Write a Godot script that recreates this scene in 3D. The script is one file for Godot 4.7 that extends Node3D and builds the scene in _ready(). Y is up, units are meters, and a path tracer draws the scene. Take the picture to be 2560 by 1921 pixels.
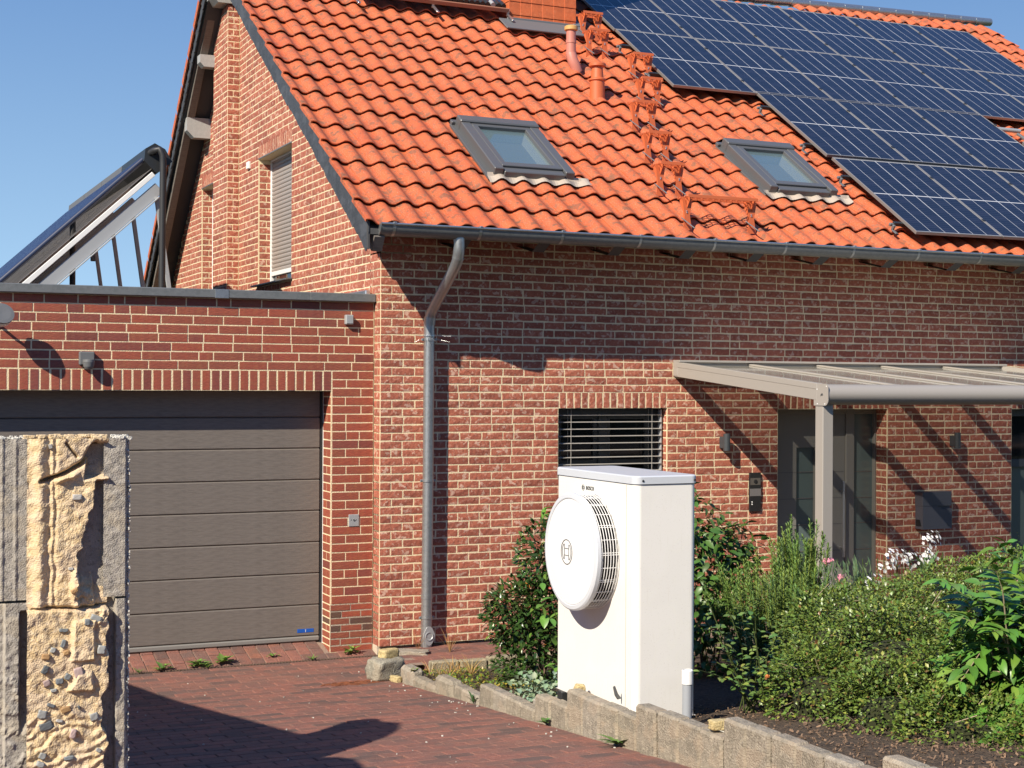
extends Node3D

# ---------------------------------------------------------------- helpers
class Geo:
	var v := PackedVector3Array()
	var n := PackedVector3Array()
	var c := PackedColorArray()
	var uv := PackedVector2Array()
	var ix := PackedInt32Array()

	func vert(p: Vector3, nn: Vector3, col := Color.WHITE, t := Vector2.ZERO) -> int:
		v.append(p)
		n.append(nn)
		c.append(col)
		uv.append(t)
		return v.size() - 1

	func tri(a: int, b: int, d: int) -> void:  # counter-clockwise from outside; Godot wants clockwise
		ix.append(a)
		ix.append(d)
		ix.append(b)

	func quad(a: Vector3, b: Vector3, d: Vector3, e: Vector3, col := Color.WHITE) -> void:
		var nn := (b - a).cross(e - a).normalized()
		var i := vert(a, nn, col, Vector2(0, 1))
		vert(b, nn, col, Vector2(1, 1))
		vert(d, nn, col, Vector2(1, 0))
		vert(e, nn, col, Vector2(0, 0))
		tri(i, i + 1, i + 2)
		tri(i, i + 2, i + 3)

	func tri3(a: Vector3, b: Vector3, d: Vector3, col := Color.WHITE) -> void:
		var nn := (b - a).cross(d - a).normalized()
		var i := vert(a, nn, col)
		vert(b, nn, col)
		vert(d, nn, col)
		tri(i, i + 1, i + 2)

	func add(g: Geo, t: Transform3D, tint := Color.WHITE) -> void:
		var base := v.size()
		var nb := t.basis.inverse().transposed()
		for i in g.v.size():
			v.append(t * g.v[i])
			n.append((nb * g.n[i]).normalized())
			c.append(g.c[i] * tint)
		uv.append_array(g.uv)
		for k in g.ix:
			ix.append(base + k)

	# box with chamfered edges; t places its centre
	func box(t: Transform3D, size: Vector3, bev := 0.004, col := Color.WHITE) -> void:
		var h := size * 0.5
		bev = minf(bev, minf(h.x, minf(h.y, h.z)) * 0.45)
		var q := func(s: Vector3, ax: int) -> Vector3:
			var r := Vector3(s.x * (h.x - bev), s.y * (h.y - bev), s.z * (h.z - bev))
			r[ax] = s[ax] * h[ax]
			return t * r
		for ax in 3:
			var u := (ax + 1) % 3
			var w := (ax + 2) % 3
			for sg in [-1.0, 1.0]:
				var p := []
				for k in [[-1, -1], [1, -1], [1, 1], [-1, 1]]:
					var s := Vector3.ZERO
					s[ax] = sg
					s[u] = k[0]
					s[w] = k[1]
					p.append(q.call(s, ax))
				if sg > 0:
					quad(p[0], p[1], p[2], p[3], col)
				else:
					quad(p[1], p[0], p[3], p[2], col)
		if bev < 0.0005:
			return
		for ax in 3:  # edges along ax
			var u := (ax + 1) % 3
			var w := (ax + 2) % 3
			for su in [-1.0, 1.0]:
				for sw in [-1.0, 1.0]:
					var a := Vector3.ZERO
					a[u] = su
					a[w] = sw
					var lo := a
					lo[ax] = -1.0
					var hi := a
					hi[ax] = 1.0
					var p := [q.call(lo, u), q.call(hi, u), q.call(hi, w), q.call(lo, w)]
					if su * sw > 0:
						quad(p[0], p[3], p[2], p[1], col)
					else:
						quad(p[0], p[1], p[2], p[3], col)
		for sx in [-1.0, 1.0]:
			for sy in [-1.0, 1.0]:
				for sz in [-1.0, 1.0]:
					var s := Vector3(sx, sy, sz)
					if sx * sy * sz > 0:
						tri3(q.call(s, 0), q.call(s, 1), q.call(s, 2), col)
					else:
						tri3(q.call(s, 0), q.call(s, 2), q.call(s, 1), col)

	func ring(pts: PackedVector3Array, nrm: PackedVector3Array, col: Color) -> int:
		var b := v.size()
		for i in pts.size():
			vert(pts[i], nrm[i], col)
		return b

	# round bar along a path
	func tube(path: Array, r: float, sides := 10, col := Color.WHITE, caps := true, r_end := -1.0) -> void:
		var last := -1
		var up := Vector3.UP
		var m := path.size()
		for k in m:
			var p: Vector3 = path[k]
			var d: Vector3
			if k == 0:
				d = (path[1] - p).normalized()
			elif k == m - 1:
				d = (p - path[k - 1]).normalized()
			else:
				d = ((path[k + 1] - p).normalized() + (p - path[k - 1]).normalized()).normalized()
			if k == 0:
				up = Vector3.RIGHT if absf(d.y) > 0.9 else Vector3.UP
			var x := d.cross(up).normalized()
			up = x.cross(d).normalized()
			var rr := r if r_end < 0 else lerpf(r, r_end, float(k) / (m - 1))
			var b := v.size()
			for i in sides + 1:
				var a := TAU * i / sides
				var nn := x * cos(a) + up * sin(a)
				vert(p + nn * rr, nn, col, Vector2(float(i) / sides, float(k)))
			if last >= 0:
				for i in sides:
					tri(last + i, b + i, b + i + 1)
					tri(last + i, b + i + 1, last + i + 1)
			if caps and (k == 0 or k == m - 1):
				var nd := -d if k == 0 else d
				var cc := vert(p, nd, col)
				var e := v.size()
				for i in sides + 1:
					vert(v[b + i], nd, col)
				for i in sides:
					if k == 0:
						tri(cc, e + i, e + i + 1)
					else:
						tri(cc, e + i + 1, e + i)
			last = b

	# surface of revolution round local y: profile points (radius, height), from bottom to top outside
	func lathe(t: Transform3D, prof: Array, sides := 24, col := Color.WHITE) -> void:
		for k in prof.size() - 1:
			var a: Vector2 = prof[k]
			var b: Vector2 = prof[k + 1]
			var d := (b - a).normalized()
			var nn := Vector2(d.y, -d.x)
			var s := v.size()
			for i in sides + 1:
				var an := TAU * i / sides
				var e := Vector3(cos(an), 0, sin(an))
				var q := (t.basis * (e * nn.x + Vector3.UP * nn.y)).normalized()
				vert(t * (e * a.x + Vector3.UP * a.y), q, col)
				vert(t * (e * b.x + Vector3.UP * b.y), q, col)
			for i in sides:
				var o := s + i * 2
				tri(o, o + 1, o + 3)
				tri(o, o + 3, o + 2)

	# polygon in local xy pushed out along local z from 0 to depth
	func prism(t: Transform3D, poly: PackedVector2Array, depth: float, col := Color.WHITE) -> void:
		if Geometry2D.is_polygon_clockwise(poly):
			poly = poly.duplicate()
			poly.reverse()
		var f := Geometry2D.triangulate_polygon(poly)
		var zz := t.basis.z.normalized()
		for side in 2:
			var b := v.size()
			for p in poly:
				vert(t * Vector3(p.x, p.y, depth if side else 0.0), zz if side else -zz, col, p)
			for i in range(0, f.size(), 3):
				var pa := poly[f[i]]
				var pb := poly[f[i + 1]]
				var pc := poly[f[i + 2]]
				var ccw := (pb - pa).cross(pc - pa) > 0
				if ccw == (side == 1):
					tri(b + f[i], b + f[i + 1], b + f[i + 2])
				else:
					tri(b + f[i], b + f[i + 2], b + f[i + 1])
		for i in poly.size():
			var p := poly[i]
			var q := poly[(i + 1) % poly.size()]
			quad(t * Vector3(p.x, p.y, 0), t * Vector3(q.x, q.y, 0), t * Vector3(q.x, q.y, depth), t * Vector3(p.x, p.y, depth), col)

	func smooth() -> void:  # rebuild normals from faces, welded by position
		var acc := {}
		for i in range(0, ix.size(), 3):
			var a := v[ix[i]]
			var b := v[ix[i + 2]]
			var d := v[ix[i + 1]]
			var nn := (b - a).cross(d - a)
			for k in 3:
				var key := Vector3i(v[ix[i + k]] * 20000.0)
				acc[key] = acc.get(key, Vector3.ZERO) + nn
		for i in v.size():
			var s: Vector3 = acc.get(Vector3i(v[i] * 20000.0), Vector3.ZERO)
			if s.length() > 0:
				n[i] = s.normalized()

	func mesh(m: Material) -> ArrayMesh:
		var arr := []
		arr.resize(Mesh.ARRAY_MAX)
		arr[Mesh.ARRAY_VERTEX] = v
		arr[Mesh.ARRAY_NORMAL] = n
		arr[Mesh.ARRAY_COLOR] = c
		arr[Mesh.ARRAY_TEX_UV] = uv
		arr[Mesh.ARRAY_INDEX] = ix
		var am := ArrayMesh.new()
		am.add_surface_from_arrays(Mesh.PRIMITIVE_TRIANGLES, arr)
		am.surface_set_material(0, m)
		return am


var rng := RandomNumberGenerator.new()
var M := {}
var names := {}
var cam_pos := Vector3(-4.49, 2.36, 12.84)
var cam_basis: Basis
const FOC := 3750.0


func rnd(a: float, b: float) -> float:
	return rng.randf_range(a, b)


func grey(a: float, warm := 0.0) -> Color:
	return Color(a * (1.0 + warm), a, a * (1.0 - warm))


func tf(p: Vector3, b := Basis.IDENTITY) -> Transform3D:
	return Transform3D(b, p)


func axes(x: Vector3, y: Vector3, z: Vector3) -> Basis:
	return Basis(x, y, z)


func top_name(s: String) -> String:
	var k: int = names.get(s, 0)
	names[s] = k + 1
	return s if k == 0 else "%s_%03d" % [s, k]


func tag(o: Node3D, label: String, category: String, group := "") -> Node3D:
	o.set_meta("label", label)
	o.set_meta("category", category)
	if group:
		o.set_meta("group", group)
	return o


func thing(called: String, label: String, category: String, at := Vector3.ZERO, group := "") -> Node3D:
	var o := Node3D.new()
	o.name = top_name(called)
	add_child(o)
	o.position = at
	return tag(o, label, category, group)


# geometry given in world coordinates becomes a named part of parent (whose own turn is zero)
func part(called: String, g: Geo, m: Material, parent: Node3D, stuff := false) -> MeshInstance3D:
	var o := MeshInstance3D.new()
	o.name = called
	o.mesh = g.mesh(m)
	parent.add_child(o, true)
	if parent != self:
		var p := Vector3.ZERO
		var q: Node = parent
		while q != self:
			p += q.position
			q = q.get_parent()
		o.position = -p
	if stuff:
		o.set_meta("kind", "stuff")
	return o


func struct(called: String, g: Geo, m: Material) -> MeshInstance3D:
	var o := part(top_name(called), g, m, self)
	o.set_meta("kind", "structure")
	return o


func one(called: String, g: Geo, m: Material, label: String, category: String, group := "") -> MeshInstance3D:
	var o := part(top_name(called), g, m, self)
	tag(o, label, category, group)
	return o


# where a world point falls in the picture, as fractions of width and height, and its depth
func seen_at(p: Vector3) -> Vector3:
	var q := cam_basis.inverse() * (p - cam_pos)
	return Vector3(0.5 + FOC * q.x / -q.z / 2560.0, 0.5 - FOC * q.y / -q.z / 1921.0, -q.z)


func in_view(p: Vector3, margin := 0.06) -> bool:
	var s := seen_at(p)
	return s.z > 0 and s.x > -margin and s.x < 1 + margin and s.y > -margin and s.y < 1 + margin


# ---------------------------------------------------------------- materials
func mat(col: Color, rough := 0.8, metal := 0.0) -> StandardMaterial3D:
	var m := StandardMaterial3D.new()
	m.albedo_color = col.linear_to_srgb()
	m.roughness = rough
	m.metallic = metal
	m.vertex_color_use_as_albedo = true
	return m


func noise_img(size: int, freq: float, sd: int, octaves := 4, kind := FastNoiseLite.TYPE_SIMPLEX_SMOOTH, sx := 1.0) -> Image:
	var f := FastNoiseLite.new()
	f.seed = sd
	f.frequency = freq
	f.noise_type = kind
	f.fractal_octaves = octaves
	var w := size
	var im := f.get_seamless_image(w, size)
	im.convert(Image.FORMAT_L8)
	return im


func stretched(im: Image, fx: int, fy: int) -> Image:  # squeeze a seamless picture so that it repeats fx by fy times
	var s := im.get_size()
	var small := im.duplicate()
	small.resize(maxi(1, s.x / fx), maxi(1, s.y / fy), Image.INTERPOLATE_LANCZOS)
	var out := Image.create(s.x, s.y, false, Image.FORMAT_L8)
	for a in fx:
		for b in fy:
			out.blit_rect(small, Rect2i(Vector2i.ZERO, small.get_size()), Vector2i(a * small.get_width(), b * small.get_height()))
	return out


func tex(im: Image) -> ImageTexture:
	return ImageTexture.create_from_image(im)


# colour picture: per pixel a mix between linear colours by grey pictures; layers = [[image, lo, hi, colour, strength], ...]
func blend(base: Color, layers: Array) -> ImageTexture:
	var size: Vector2i = layers[0][0].get_size()
	var cnt := size.x * size.y
	var out := PackedByteArray()
	out.resize(cnt * 3)
	var data := []
	for l in layers:
		var lut := PackedFloat32Array()
		lut.resize(256)
		for i in 256:
			lut[i] = smoothstep(l[1], l[2], i / 255.0) * l[4]
		data.append([l[0].get_data(), lut, l[3]])
	var g := PackedByteArray()
	g.resize(1025)
	for i in 1025:
		g[i] = int(clampf(Color(i / 1024.0, 0, 0).linear_to_srgb().r * 255.0 + 0.5, 0, 255))
	for i in cnt:
		var r := base.r
		var gg := base.g
		var b := base.b
		for d in data:
			var t: float = d[1][d[0][i]]
			if t > 0.0:
				var k: Color = d[2]
				r += (k.r - r) * t
				gg += (k.g - gg) * t
				b += (k.b - b) * t
		out[i * 3] = g[int(minf(r, 1.0) * 1024.0)]
		out[i * 3 + 1] = g[int(minf(gg, 1.0) * 1024.0)]
		out[i * 3 + 2] = g[int(minf(b, 1.0) * 1024.0)]
	return tex(Image.create_from_data(size.x, size.y, false, Image.FORMAT_RGB8, out))


func triplanar(m: StandardMaterial3D, metres: float, world := true) -> StandardMaterial3D:
	m.uv1_triplanar = true
	m.uv1_world_triplanar = world
	m.uv1_scale = Vector3.ONE / metres
	m.uv1_triplanar_sharpness = 6.0
	return m


func relief(m: StandardMaterial3D, im: Image, cm: float) -> StandardMaterial3D:
	m.heightmap_enabled = true
	m.heightmap_texture = tex(im)
	m.heightmap_scale = cm
	return m


func make_materials() -> void:
	var fine := noise_img(512, 0.03, 1, 5)
	var finer := noise_img(512, 0.09, 2, 4)
	var mid := noise_img(512, 0.012, 3, 4)
	var broad := noise_img(512, 0.005, 4, 3)
	var patch := noise_img(1024, 0.011, 5, 5)
	var patch2 := noise_img(1024, 0.02, 6, 4)
	var grain := noise_img(1024, 0.12, 7, 3)
	var crease := noise_img(1024, 0.03, 8, 4, FastNoiseLite.TYPE_PERLIN)
	var patch_s := noise_img(512, 0.016, 15, 5)
	var speck := noise_img(512, 0.2, 9, 2)
	var cell := noise_img(512, 0.02, 10, 3, FastNoiseLite.TYPE_CELLULAR)
	var streak := stretched(noise_img(512, 0.01, 11, 4), 1, 8)
	var streak_fine := stretched(noise_img(512, 0.02, 12, 4), 1, 16)
	var vstreak := stretched(noise_img(512, 0.01, 13, 4), 8, 1)

	var W := Color.WHITE
	var m := mat(W, 0.9)
	m.albedo_texture = blend(Color(0.40, 0.12, 0.072), [[crease, 0.35, 0.75, Color(0.30, 0.08, 0.05), 0.6], [grain, 0.55, 0.75, Color(0.48, 0.19, 0.125), 0.55], [grain, 0.42, 0.25, Color(0.2, 0.06, 0.04), 0.5], [patch2, 0.62, 0.74, Color(0.52, 0.25, 0.18), 0.6], [patch, 0.695, 0.75, Color(0.64, 0.43, 0.33), 0.7]])
	M.brick = relief(triplanar(m, 1.1), crease, 0.45)

	m = mat(W, 0.62)
	m.albedo_texture = blend(Color(0.34, 0.075, 0.042), [[streak, 0.4, 0.7, Color(0.25, 0.055, 0.036), 0.7], [streak_fine, 0.5, 0.75, Color(0.36, 0.12, 0.075), 0.5], [mid, 0.55, 0.75, Color(0.34, 0.10, 0.05), 0.6], [speck, 0.3, 0.2, Color(0.14, 0.05, 0.04), 0.5]])
	M.clinker = relief(triplanar(m, 0.5), streak_fine, 0.25)

	m = mat(W, 0.95)
	m.albedo_texture = blend(Color(0.78, 0.64, 0.41), [[fine, 0.4, 0.75, Color(0.66, 0.53, 0.34), 0.6], [speck, 0.55, 0.8, Color(0.84, 0.73, 0.52), 0.6], [broad, 0.45, 0.7, Color(0.72, 0.60, 0.41), 0.6]])
	M.mortar = relief(triplanar(m, 0.6), finer, 0.3)
	m = mat(W, 0.95)
	m.albedo_texture = blend(Color(0.56, 0.47, 0.36), [[fine, 0.4, 0.75, Color(0.44, 0.37, 0.29), 0.6], [speck, 0.55, 0.8, Color(0.66, 0.58, 0.46), 0.6]])
	M.mortar_grey = relief(triplanar(m, 0.6), finer, 0.3)

	m = mat(W, 0.72)
	m.albedo_texture = blend(Color(0.52, 0.118, 0.04), [[mid, 0.42, 0.7, Color(0.43, 0.095, 0.034), 0.7], [fine, 0.60, 0.74, Color(0.22, 0.10, 0.055), 0.6], [vstreak, 0.6, 0.8, Color(0.40, 0.13, 0.06), 0.55], [speck, 0.74, 0.8, Color(0.62, 0.5, 0.4), 0.7], [patch_s, 0.68, 0.76, Color(0.13, 0.085, 0.05), 0.6]])
	M.tile = relief(triplanar(m, 1.3), finer, 0.12)
	m = mat(Color(0.55, 0.13, 0.045), 0.5)
	M.orange_paint = m
	m = mat(W, 0.7)
	m.albedo_texture = blend(Color(0.56, 0.13, 0.04), [[mid, 0.4, 0.7, Color(0.47, 0.11, 0.035), 0.8], [fine, 0.6, 0.8, Color(0.6, 0.19, 0.08), 0.5]])
	M.clad = relief(triplanar(m, 0.8), finer, 0.1)

	m = mat(W, 0.6)
	m.albedo_texture = blend(Color(0.055, 0.06, 0.07), [[fine, 0.4, 0.7, Color(0.04, 0.045, 0.052), 0.8], [broad, 0.5, 0.7, Color(0.075, 0.082, 0.095), 0.7]])
	M.slate = relief(triplanar(m, 0.5), fine, 0.15)

	m = mat(W, 0.42, 0.85)
	m.albedo_texture = blend(Color(0.40, 0.42, 0.43), [[fine, 0.4, 0.7, Color(0.33, 0.35, 0.36), 0.7], [cell, 0.2, 0.5, Color(0.46, 0.48, 0.49), 0.5], [vstreak, 0.6, 0.8, Color(0.30, 0.31, 0.32), 0.5]])
	M.zinc = triplanar(m, 0.5)
	m = mat(W, 0.5, 0.25)
	m.albedo_texture = blend(Color(0.17, 0.18, 0.185), [[mid, 0.4, 0.7, Color(0.14, 0.15, 0.155), 0.7], [fine, 0.55, 0.75, Color(0.2, 0.21, 0.215), 0.5]])
	M.zinc_dark = triplanar(m, 0.7)
	M.lead = triplanar(mat(Color(0.16, 0.17, 0.18), 0.55, 0.3), 0.5)

	m = mat(W, 0.5)
	m.albedo_texture = blend(Color(0.165, 0.145, 0.128), [[streak, 0.4, 0.7, Color(0.138, 0.12, 0.107), 0.8], [streak_fine, 0.5, 0.7, Color(0.19, 0.168, 0.15), 0.6]])
	M.garage_foil = relief(triplanar(m, 0.9), streak_fine, 0.06)
	M.rubber = mat(Color(0.2, 0.19, 0.175), 0.8)
	M.anthracite = mat(Color(0.045, 0.052, 0.06), 0.5)
	M.black_plastic = mat(Color(0.02, 0.022, 0.024), 0.45)
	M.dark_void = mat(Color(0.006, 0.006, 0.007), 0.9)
	M.alu_warm = mat(Color(0.33, 0.305, 0.275), 0.42, 0.0)
	M.alu_dark = mat(Color(0.12, 0.115, 0.11), 0.5)
	M.door_grey = mat(Color(0.185, 0.178, 0.16), 0.5)
	M.grey_plastic = mat(Color(0.13, 0.135, 0.14), 0.5)
	M.white_plastic = mat(Color(0.78, 0.78, 0.77), 0.4)
	M.sill = mat(Color(0.12, 0.125, 0.13), 0.45, 0.3)
	m = mat(W, 0.55)
	m.albedo_texture = blend(Color(0.36, 0.36, 0.35), [[vstreak, 0.4, 0.7, Color(0.32, 0.32, 0.31), 0.8], [fine, 0.5, 0.7, Color(0.4, 0.4, 0.39), 0.5]])
	M.purlin = triplanar(m, 0.6)
	m = mat(W, 0.75)
	m.albedo_texture = blend(Color(0.19, 0.165, 0.145), [[streak, 0.4, 0.7, Color(0.14, 0.12, 0.105), 0.8]])
	M.rafter = triplanar(m, 0.6)
	M.soffit = mat(Color(0.06, 0.06, 0.062), 0.8)
	M.shutter = mat(Color(0.31, 0.275, 0.25), 0.45)
	M.slat = mat(Color(0.42, 0.40, 0.37), 0.4)

	m = mat(W, 0.34)
	m.albedo_texture = blend(Color(0.79, 0.775, 0.735), [[broad, 0.4, 0.7, Color(0.77, 0.755, 0.715), 0.7], [vstreak, 0.70, 0.85, Color(0.72, 0.695, 0.64), 0.3], [speck, 0.80, 0.84, Color(0.5, 0.47, 0.42), 0.5]])
	M.pump = triplanar(m, 1.2)
	M.pump_lid = mat(Color(0.55, 0.58, 0.62), 0.35)
	M.pump_disc = mat(Color(0.82, 0.815, 0.80), 0.35)
	M.print = mat(Color(0.05, 0.055, 0.06), 0.5)
	M.blue_print = mat(Color(0.01, 0.09, 0.42), 0.4)

	m = mat(W, 0.95)
	m.albedo_texture = blend(Color(0.30, 0.265, 0.215), [[mid, 0.4, 0.7, Color(0.22, 0.195, 0.155), 0.8], [vstreak, 0.5, 0.75, Color(0.17, 0.15, 0.12), 0.6], [fine, 0.58, 0.75, Color(0.42, 0.375, 0.30), 0.6], [speck, 0.72, 0.8, Color(0.52, 0.48, 0.41), 0.6], [broad, 0.55, 0.7, Color(0.36, 0.29, 0.22), 0.5]])
	M.kerb = relief(triplanar(m, 0.7), finer, 0.6)
	m = mat(W, 0.95)
	m.albedo_texture = blend(Color(0.36, 0.33, 0.285), [[mid, 0.4, 0.7, Color(0.27, 0.245, 0.21), 0.8], [speck, 0.6, 0.8, Color(0.5, 0.47, 0.41), 0.7], [fine, 0.35, 0.2, Color(0.18, 0.165, 0.14), 0.7], [broad, 0.55, 0.7, Color(0.42, 0.36, 0.27), 0.5]])
	M.concrete = relief(triplanar(m, 0.35), finer, 0.22)
	m = mat(W, 0.95)
	m.albedo_texture = blend(Color(0.64, 0.49, 0.30), [[mid, 0.4, 0.7, Color(0.58, 0.425, 0.235), 0.8], [fine, 0.55, 0.75, Color(0.70, 0.58, 0.41), 0.6], [speck, 0.3, 0.2, Color(0.4, 0.29, 0.17), 0.6], [broad, 0.5, 0.7, Color(0.60, 0.47, 0.33), 0.7]])
	M.core = relief(triplanar(m, 0.35), finer, 0.28)
	M.chip = relief(triplanar(mat(Color(0.62, 0.6, 0.54), 0.95), 0.3), finer, 0.5)
	m = mat(W, 0.85)
	m.albedo_texture = blend(Color(0.5, 0.4, 0.2), [[fine, 0.4, 0.7, Color(0.58, 0.47, 0.25), 0.8], [mid, 0.5, 0.7, Color(0.36, 0.28, 0.13), 0.7]])
	M.sandstone = relief(triplanar(m, 0.2), fine, 0.5)

	m = mat(W, 0.82)
	m.albedo_texture = blend(Color(0.24, 0.095, 0.068), [[mid, 0.4, 0.7, Color(0.19, 0.082, 0.062), 0.8], [fine, 0.5, 0.75, Color(0.28, 0.125, 0.095), 0.6], [speck, 0.75, 0.82, Color(0.5, 0.42, 0.36), 0.6], [broad, 0.5, 0.7, Color(0.17, 0.088, 0.07), 0.7]])
	M.paver = relief(triplanar(m, 0.8), finer, 0.3)
	m = mat(W, 0.95)
	m.albedo_texture = blend(Color(0.30, 0.215, 0.165), [[fine, 0.4, 0.7, Color(0.2, 0.14, 0.11), 0.7]])
	M.joint = relief(triplanar(m, 0.4), finer, 0.4)
	m = mat(W, 1.0)
	m.albedo_texture = blend(Color(0.075, 0.05, 0.032), [[fine, 0.45, 0.7, Color(0.14, 0.095, 0.062), 0.8], [speck, 0.6, 0.8, Color(0.2, 0.15, 0.1), 0.7], [mid, 0.5, 0.7, Color(0.05, 0.035, 0.024), 0.8]])
	M.soil = relief(triplanar(m, 0.5), fine, 2.5)
	m = mat(W, 1.0)
	m.albedo_texture = blend(Color(0.07, 0.085, 0.03), [[mid, 0.4, 0.7, Color(0.1, 0.1, 0.04), 0.8], [fine, 0.5, 0.7, Color(0.05, 0.065, 0.022), 0.7]])
	M.lawn = triplanar(m, 2.0)
	m = mat(W, 0.9)
	m.albedo_texture = blend(Color(0.055, 0.055, 0.058), [[speck, 0.5, 0.8, Color(0.085, 0.083, 0.08), 0.7]])
	M.asphalt = triplanar(m, 0.8)
	M.render_wall = relief(triplanar(mat(Color(0.6, 0.57, 0.5), 0.95), 0.8), finer, 0.3)
	M.rust = mat(Color(0.26, 0.085, 0.035), 0.9)

	M.glass = mat(Color(0.8, 0.9, 0.9, 0.12), 0.03)
	M.glass.transparency = BaseMaterial3D.TRANSPARENCY_ALPHA
	M.canopy_glass = mat(Color(0.62, 0.6, 0.52, 0.42), 0.08)
	M.canopy_glass.transparency = BaseMaterial3D.TRANSPARENCY_ALPHA
	M.pane_dark = mat(Color(0.012, 0.014, 0.016), 0.04)
	M.pane_frost = mat(Color(0.10, 0.135, 0.135), 0.12)
	M.frame_grey = mat(Color(0.115, 0.118, 0.122), 0.42, 0.2)
	M.skylight_glass = mat(Color(0.2, 0.3, 0.34, 0.3), 0.02)
	M.skylight_glass.transparency = BaseMaterial3D.TRANSPARENCY_ALPHA
	M.lining = mat(Color(0.40, 0.42, 0.36), 0.6)
	M.skylight_room = mat(Color(0.03, 0.05, 0.06), 0.6)
	M.apron_lead = triplanar(mat(Color(0.40, 0.34, 0.28), 0.7), 0.5)
	M.sky_pane = mat(Color(0.075, 0.12, 0.15), 0.06)
	M.tube_glass = mat(Color(0.012, 0.02, 0.055), 0.08)
	M.tube_glass.clearcoat_enabled = true
	M.tube_glass.clearcoat = 1.0
	M.alu = mat(Color(0.62, 0.63, 0.64), 0.3, 0.9)
	M.alu_matt = mat(Color(0.40, 0.41, 0.42), 0.45, 0.3)
	M.white_metal = mat(Color(0.75, 0.75, 0.74), 0.4)
	M.pipe_black = mat(Color(0.025, 0.025, 0.027), 0.5)
	M.pvc_pink = mat(Color(0.52, 0.2, 0.15), 0.45)
	M.pvc_cap = mat(Color(0.6, 0.34, 0.11), 0.5)
	M.pvc_grey = mat(Color(0.32, 0.34, 0.37), 0.5)
	M.terracotta = M.clad
	M.pv = panel_material()
	M.leaf = leaf_mat(0.38, 0.35)
	M.leaf_gloss = leaf_mat(0.25, 0.25)
	M.leaf_dull = leaf_mat(0.6, 0.3)
	M.petal = leaf_mat(0.6, 0.5)
	M.bark = relief(triplanar(mat(Color(0.16, 0.11, 0.075), 0.95), 0.2), vstreak, 0.4)
	M.twig_pale = mat(Color(0.36, 0.28, 0.19), 0.9)
	M.straw = leaf_mat(0.8, 0.4)


func leaf_mat(rough: float, through: float) -> StandardMaterial3D:
	var m := mat(Color.WHITE, rough)
	m.backlight_enabled = true
	m.backlight = Color(through, through, through * 0.6)
	return m


# the printed face of a solar module: six columns of cells, a silver ribbon across the middle, fine wires
func panel_material() -> StandardMaterial3D:
	var w := 504
	var h := 768
	var im := Image.create(w, h, false, Image.FORMAT_RGB8)
	var cell := Color(0.013, 0.017, 0.030).linear_to_srgb()
	var cell2 := Color(0.017, 0.021, 0.036).linear_to_srgb()
	var wire := Color(0.075, 0.09, 0.12).linear_to_srgb()
	var gap := Color(0.50, 0.51, 0.52).linear_to_srgb()
	im.fill(gap)
	var cw := w / 6
	for half in 2:
		for k in 6:
			for r in 9:
				var y0 := half * (h / 2) + 4 + int(r * (h / 2 - 8) / 9.0)
				var y1 := half * (h / 2) + 4 + int((r + 1) * (h / 2 - 8) / 9.0)
				var wide := 4 if k == 3 else 2
				im.fill_rect(Rect2i(k * cw + wide, y0, cw - 1 - wide, y1 - y0), cell if (k + r * 5 + half * 3) % 3 else cell2)
				im.fill_rect(Rect2i(k * cw + wide, y1 - 1, cw - 1 - wide, 1), wire)
				for b in 1:
					im.fill_rect(Rect2i(k * cw + wide, (y0 + y1) / 2, cw - 1 - wide, 1), wire)
	var m := mat(Color.WHITE, 0.18)
	m.albedo_texture = tex(im)
	m.metallic_specular = 0.32
	return m

# ---------------------------------------------------------------- scene
const SUN := Vector3(1.62, -1.43, -1.0)
const RT := 0.668   # rise of the front slope per metre
const RK := 4.26    # front slope through the tile crests: y = RK - RT * z


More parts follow.
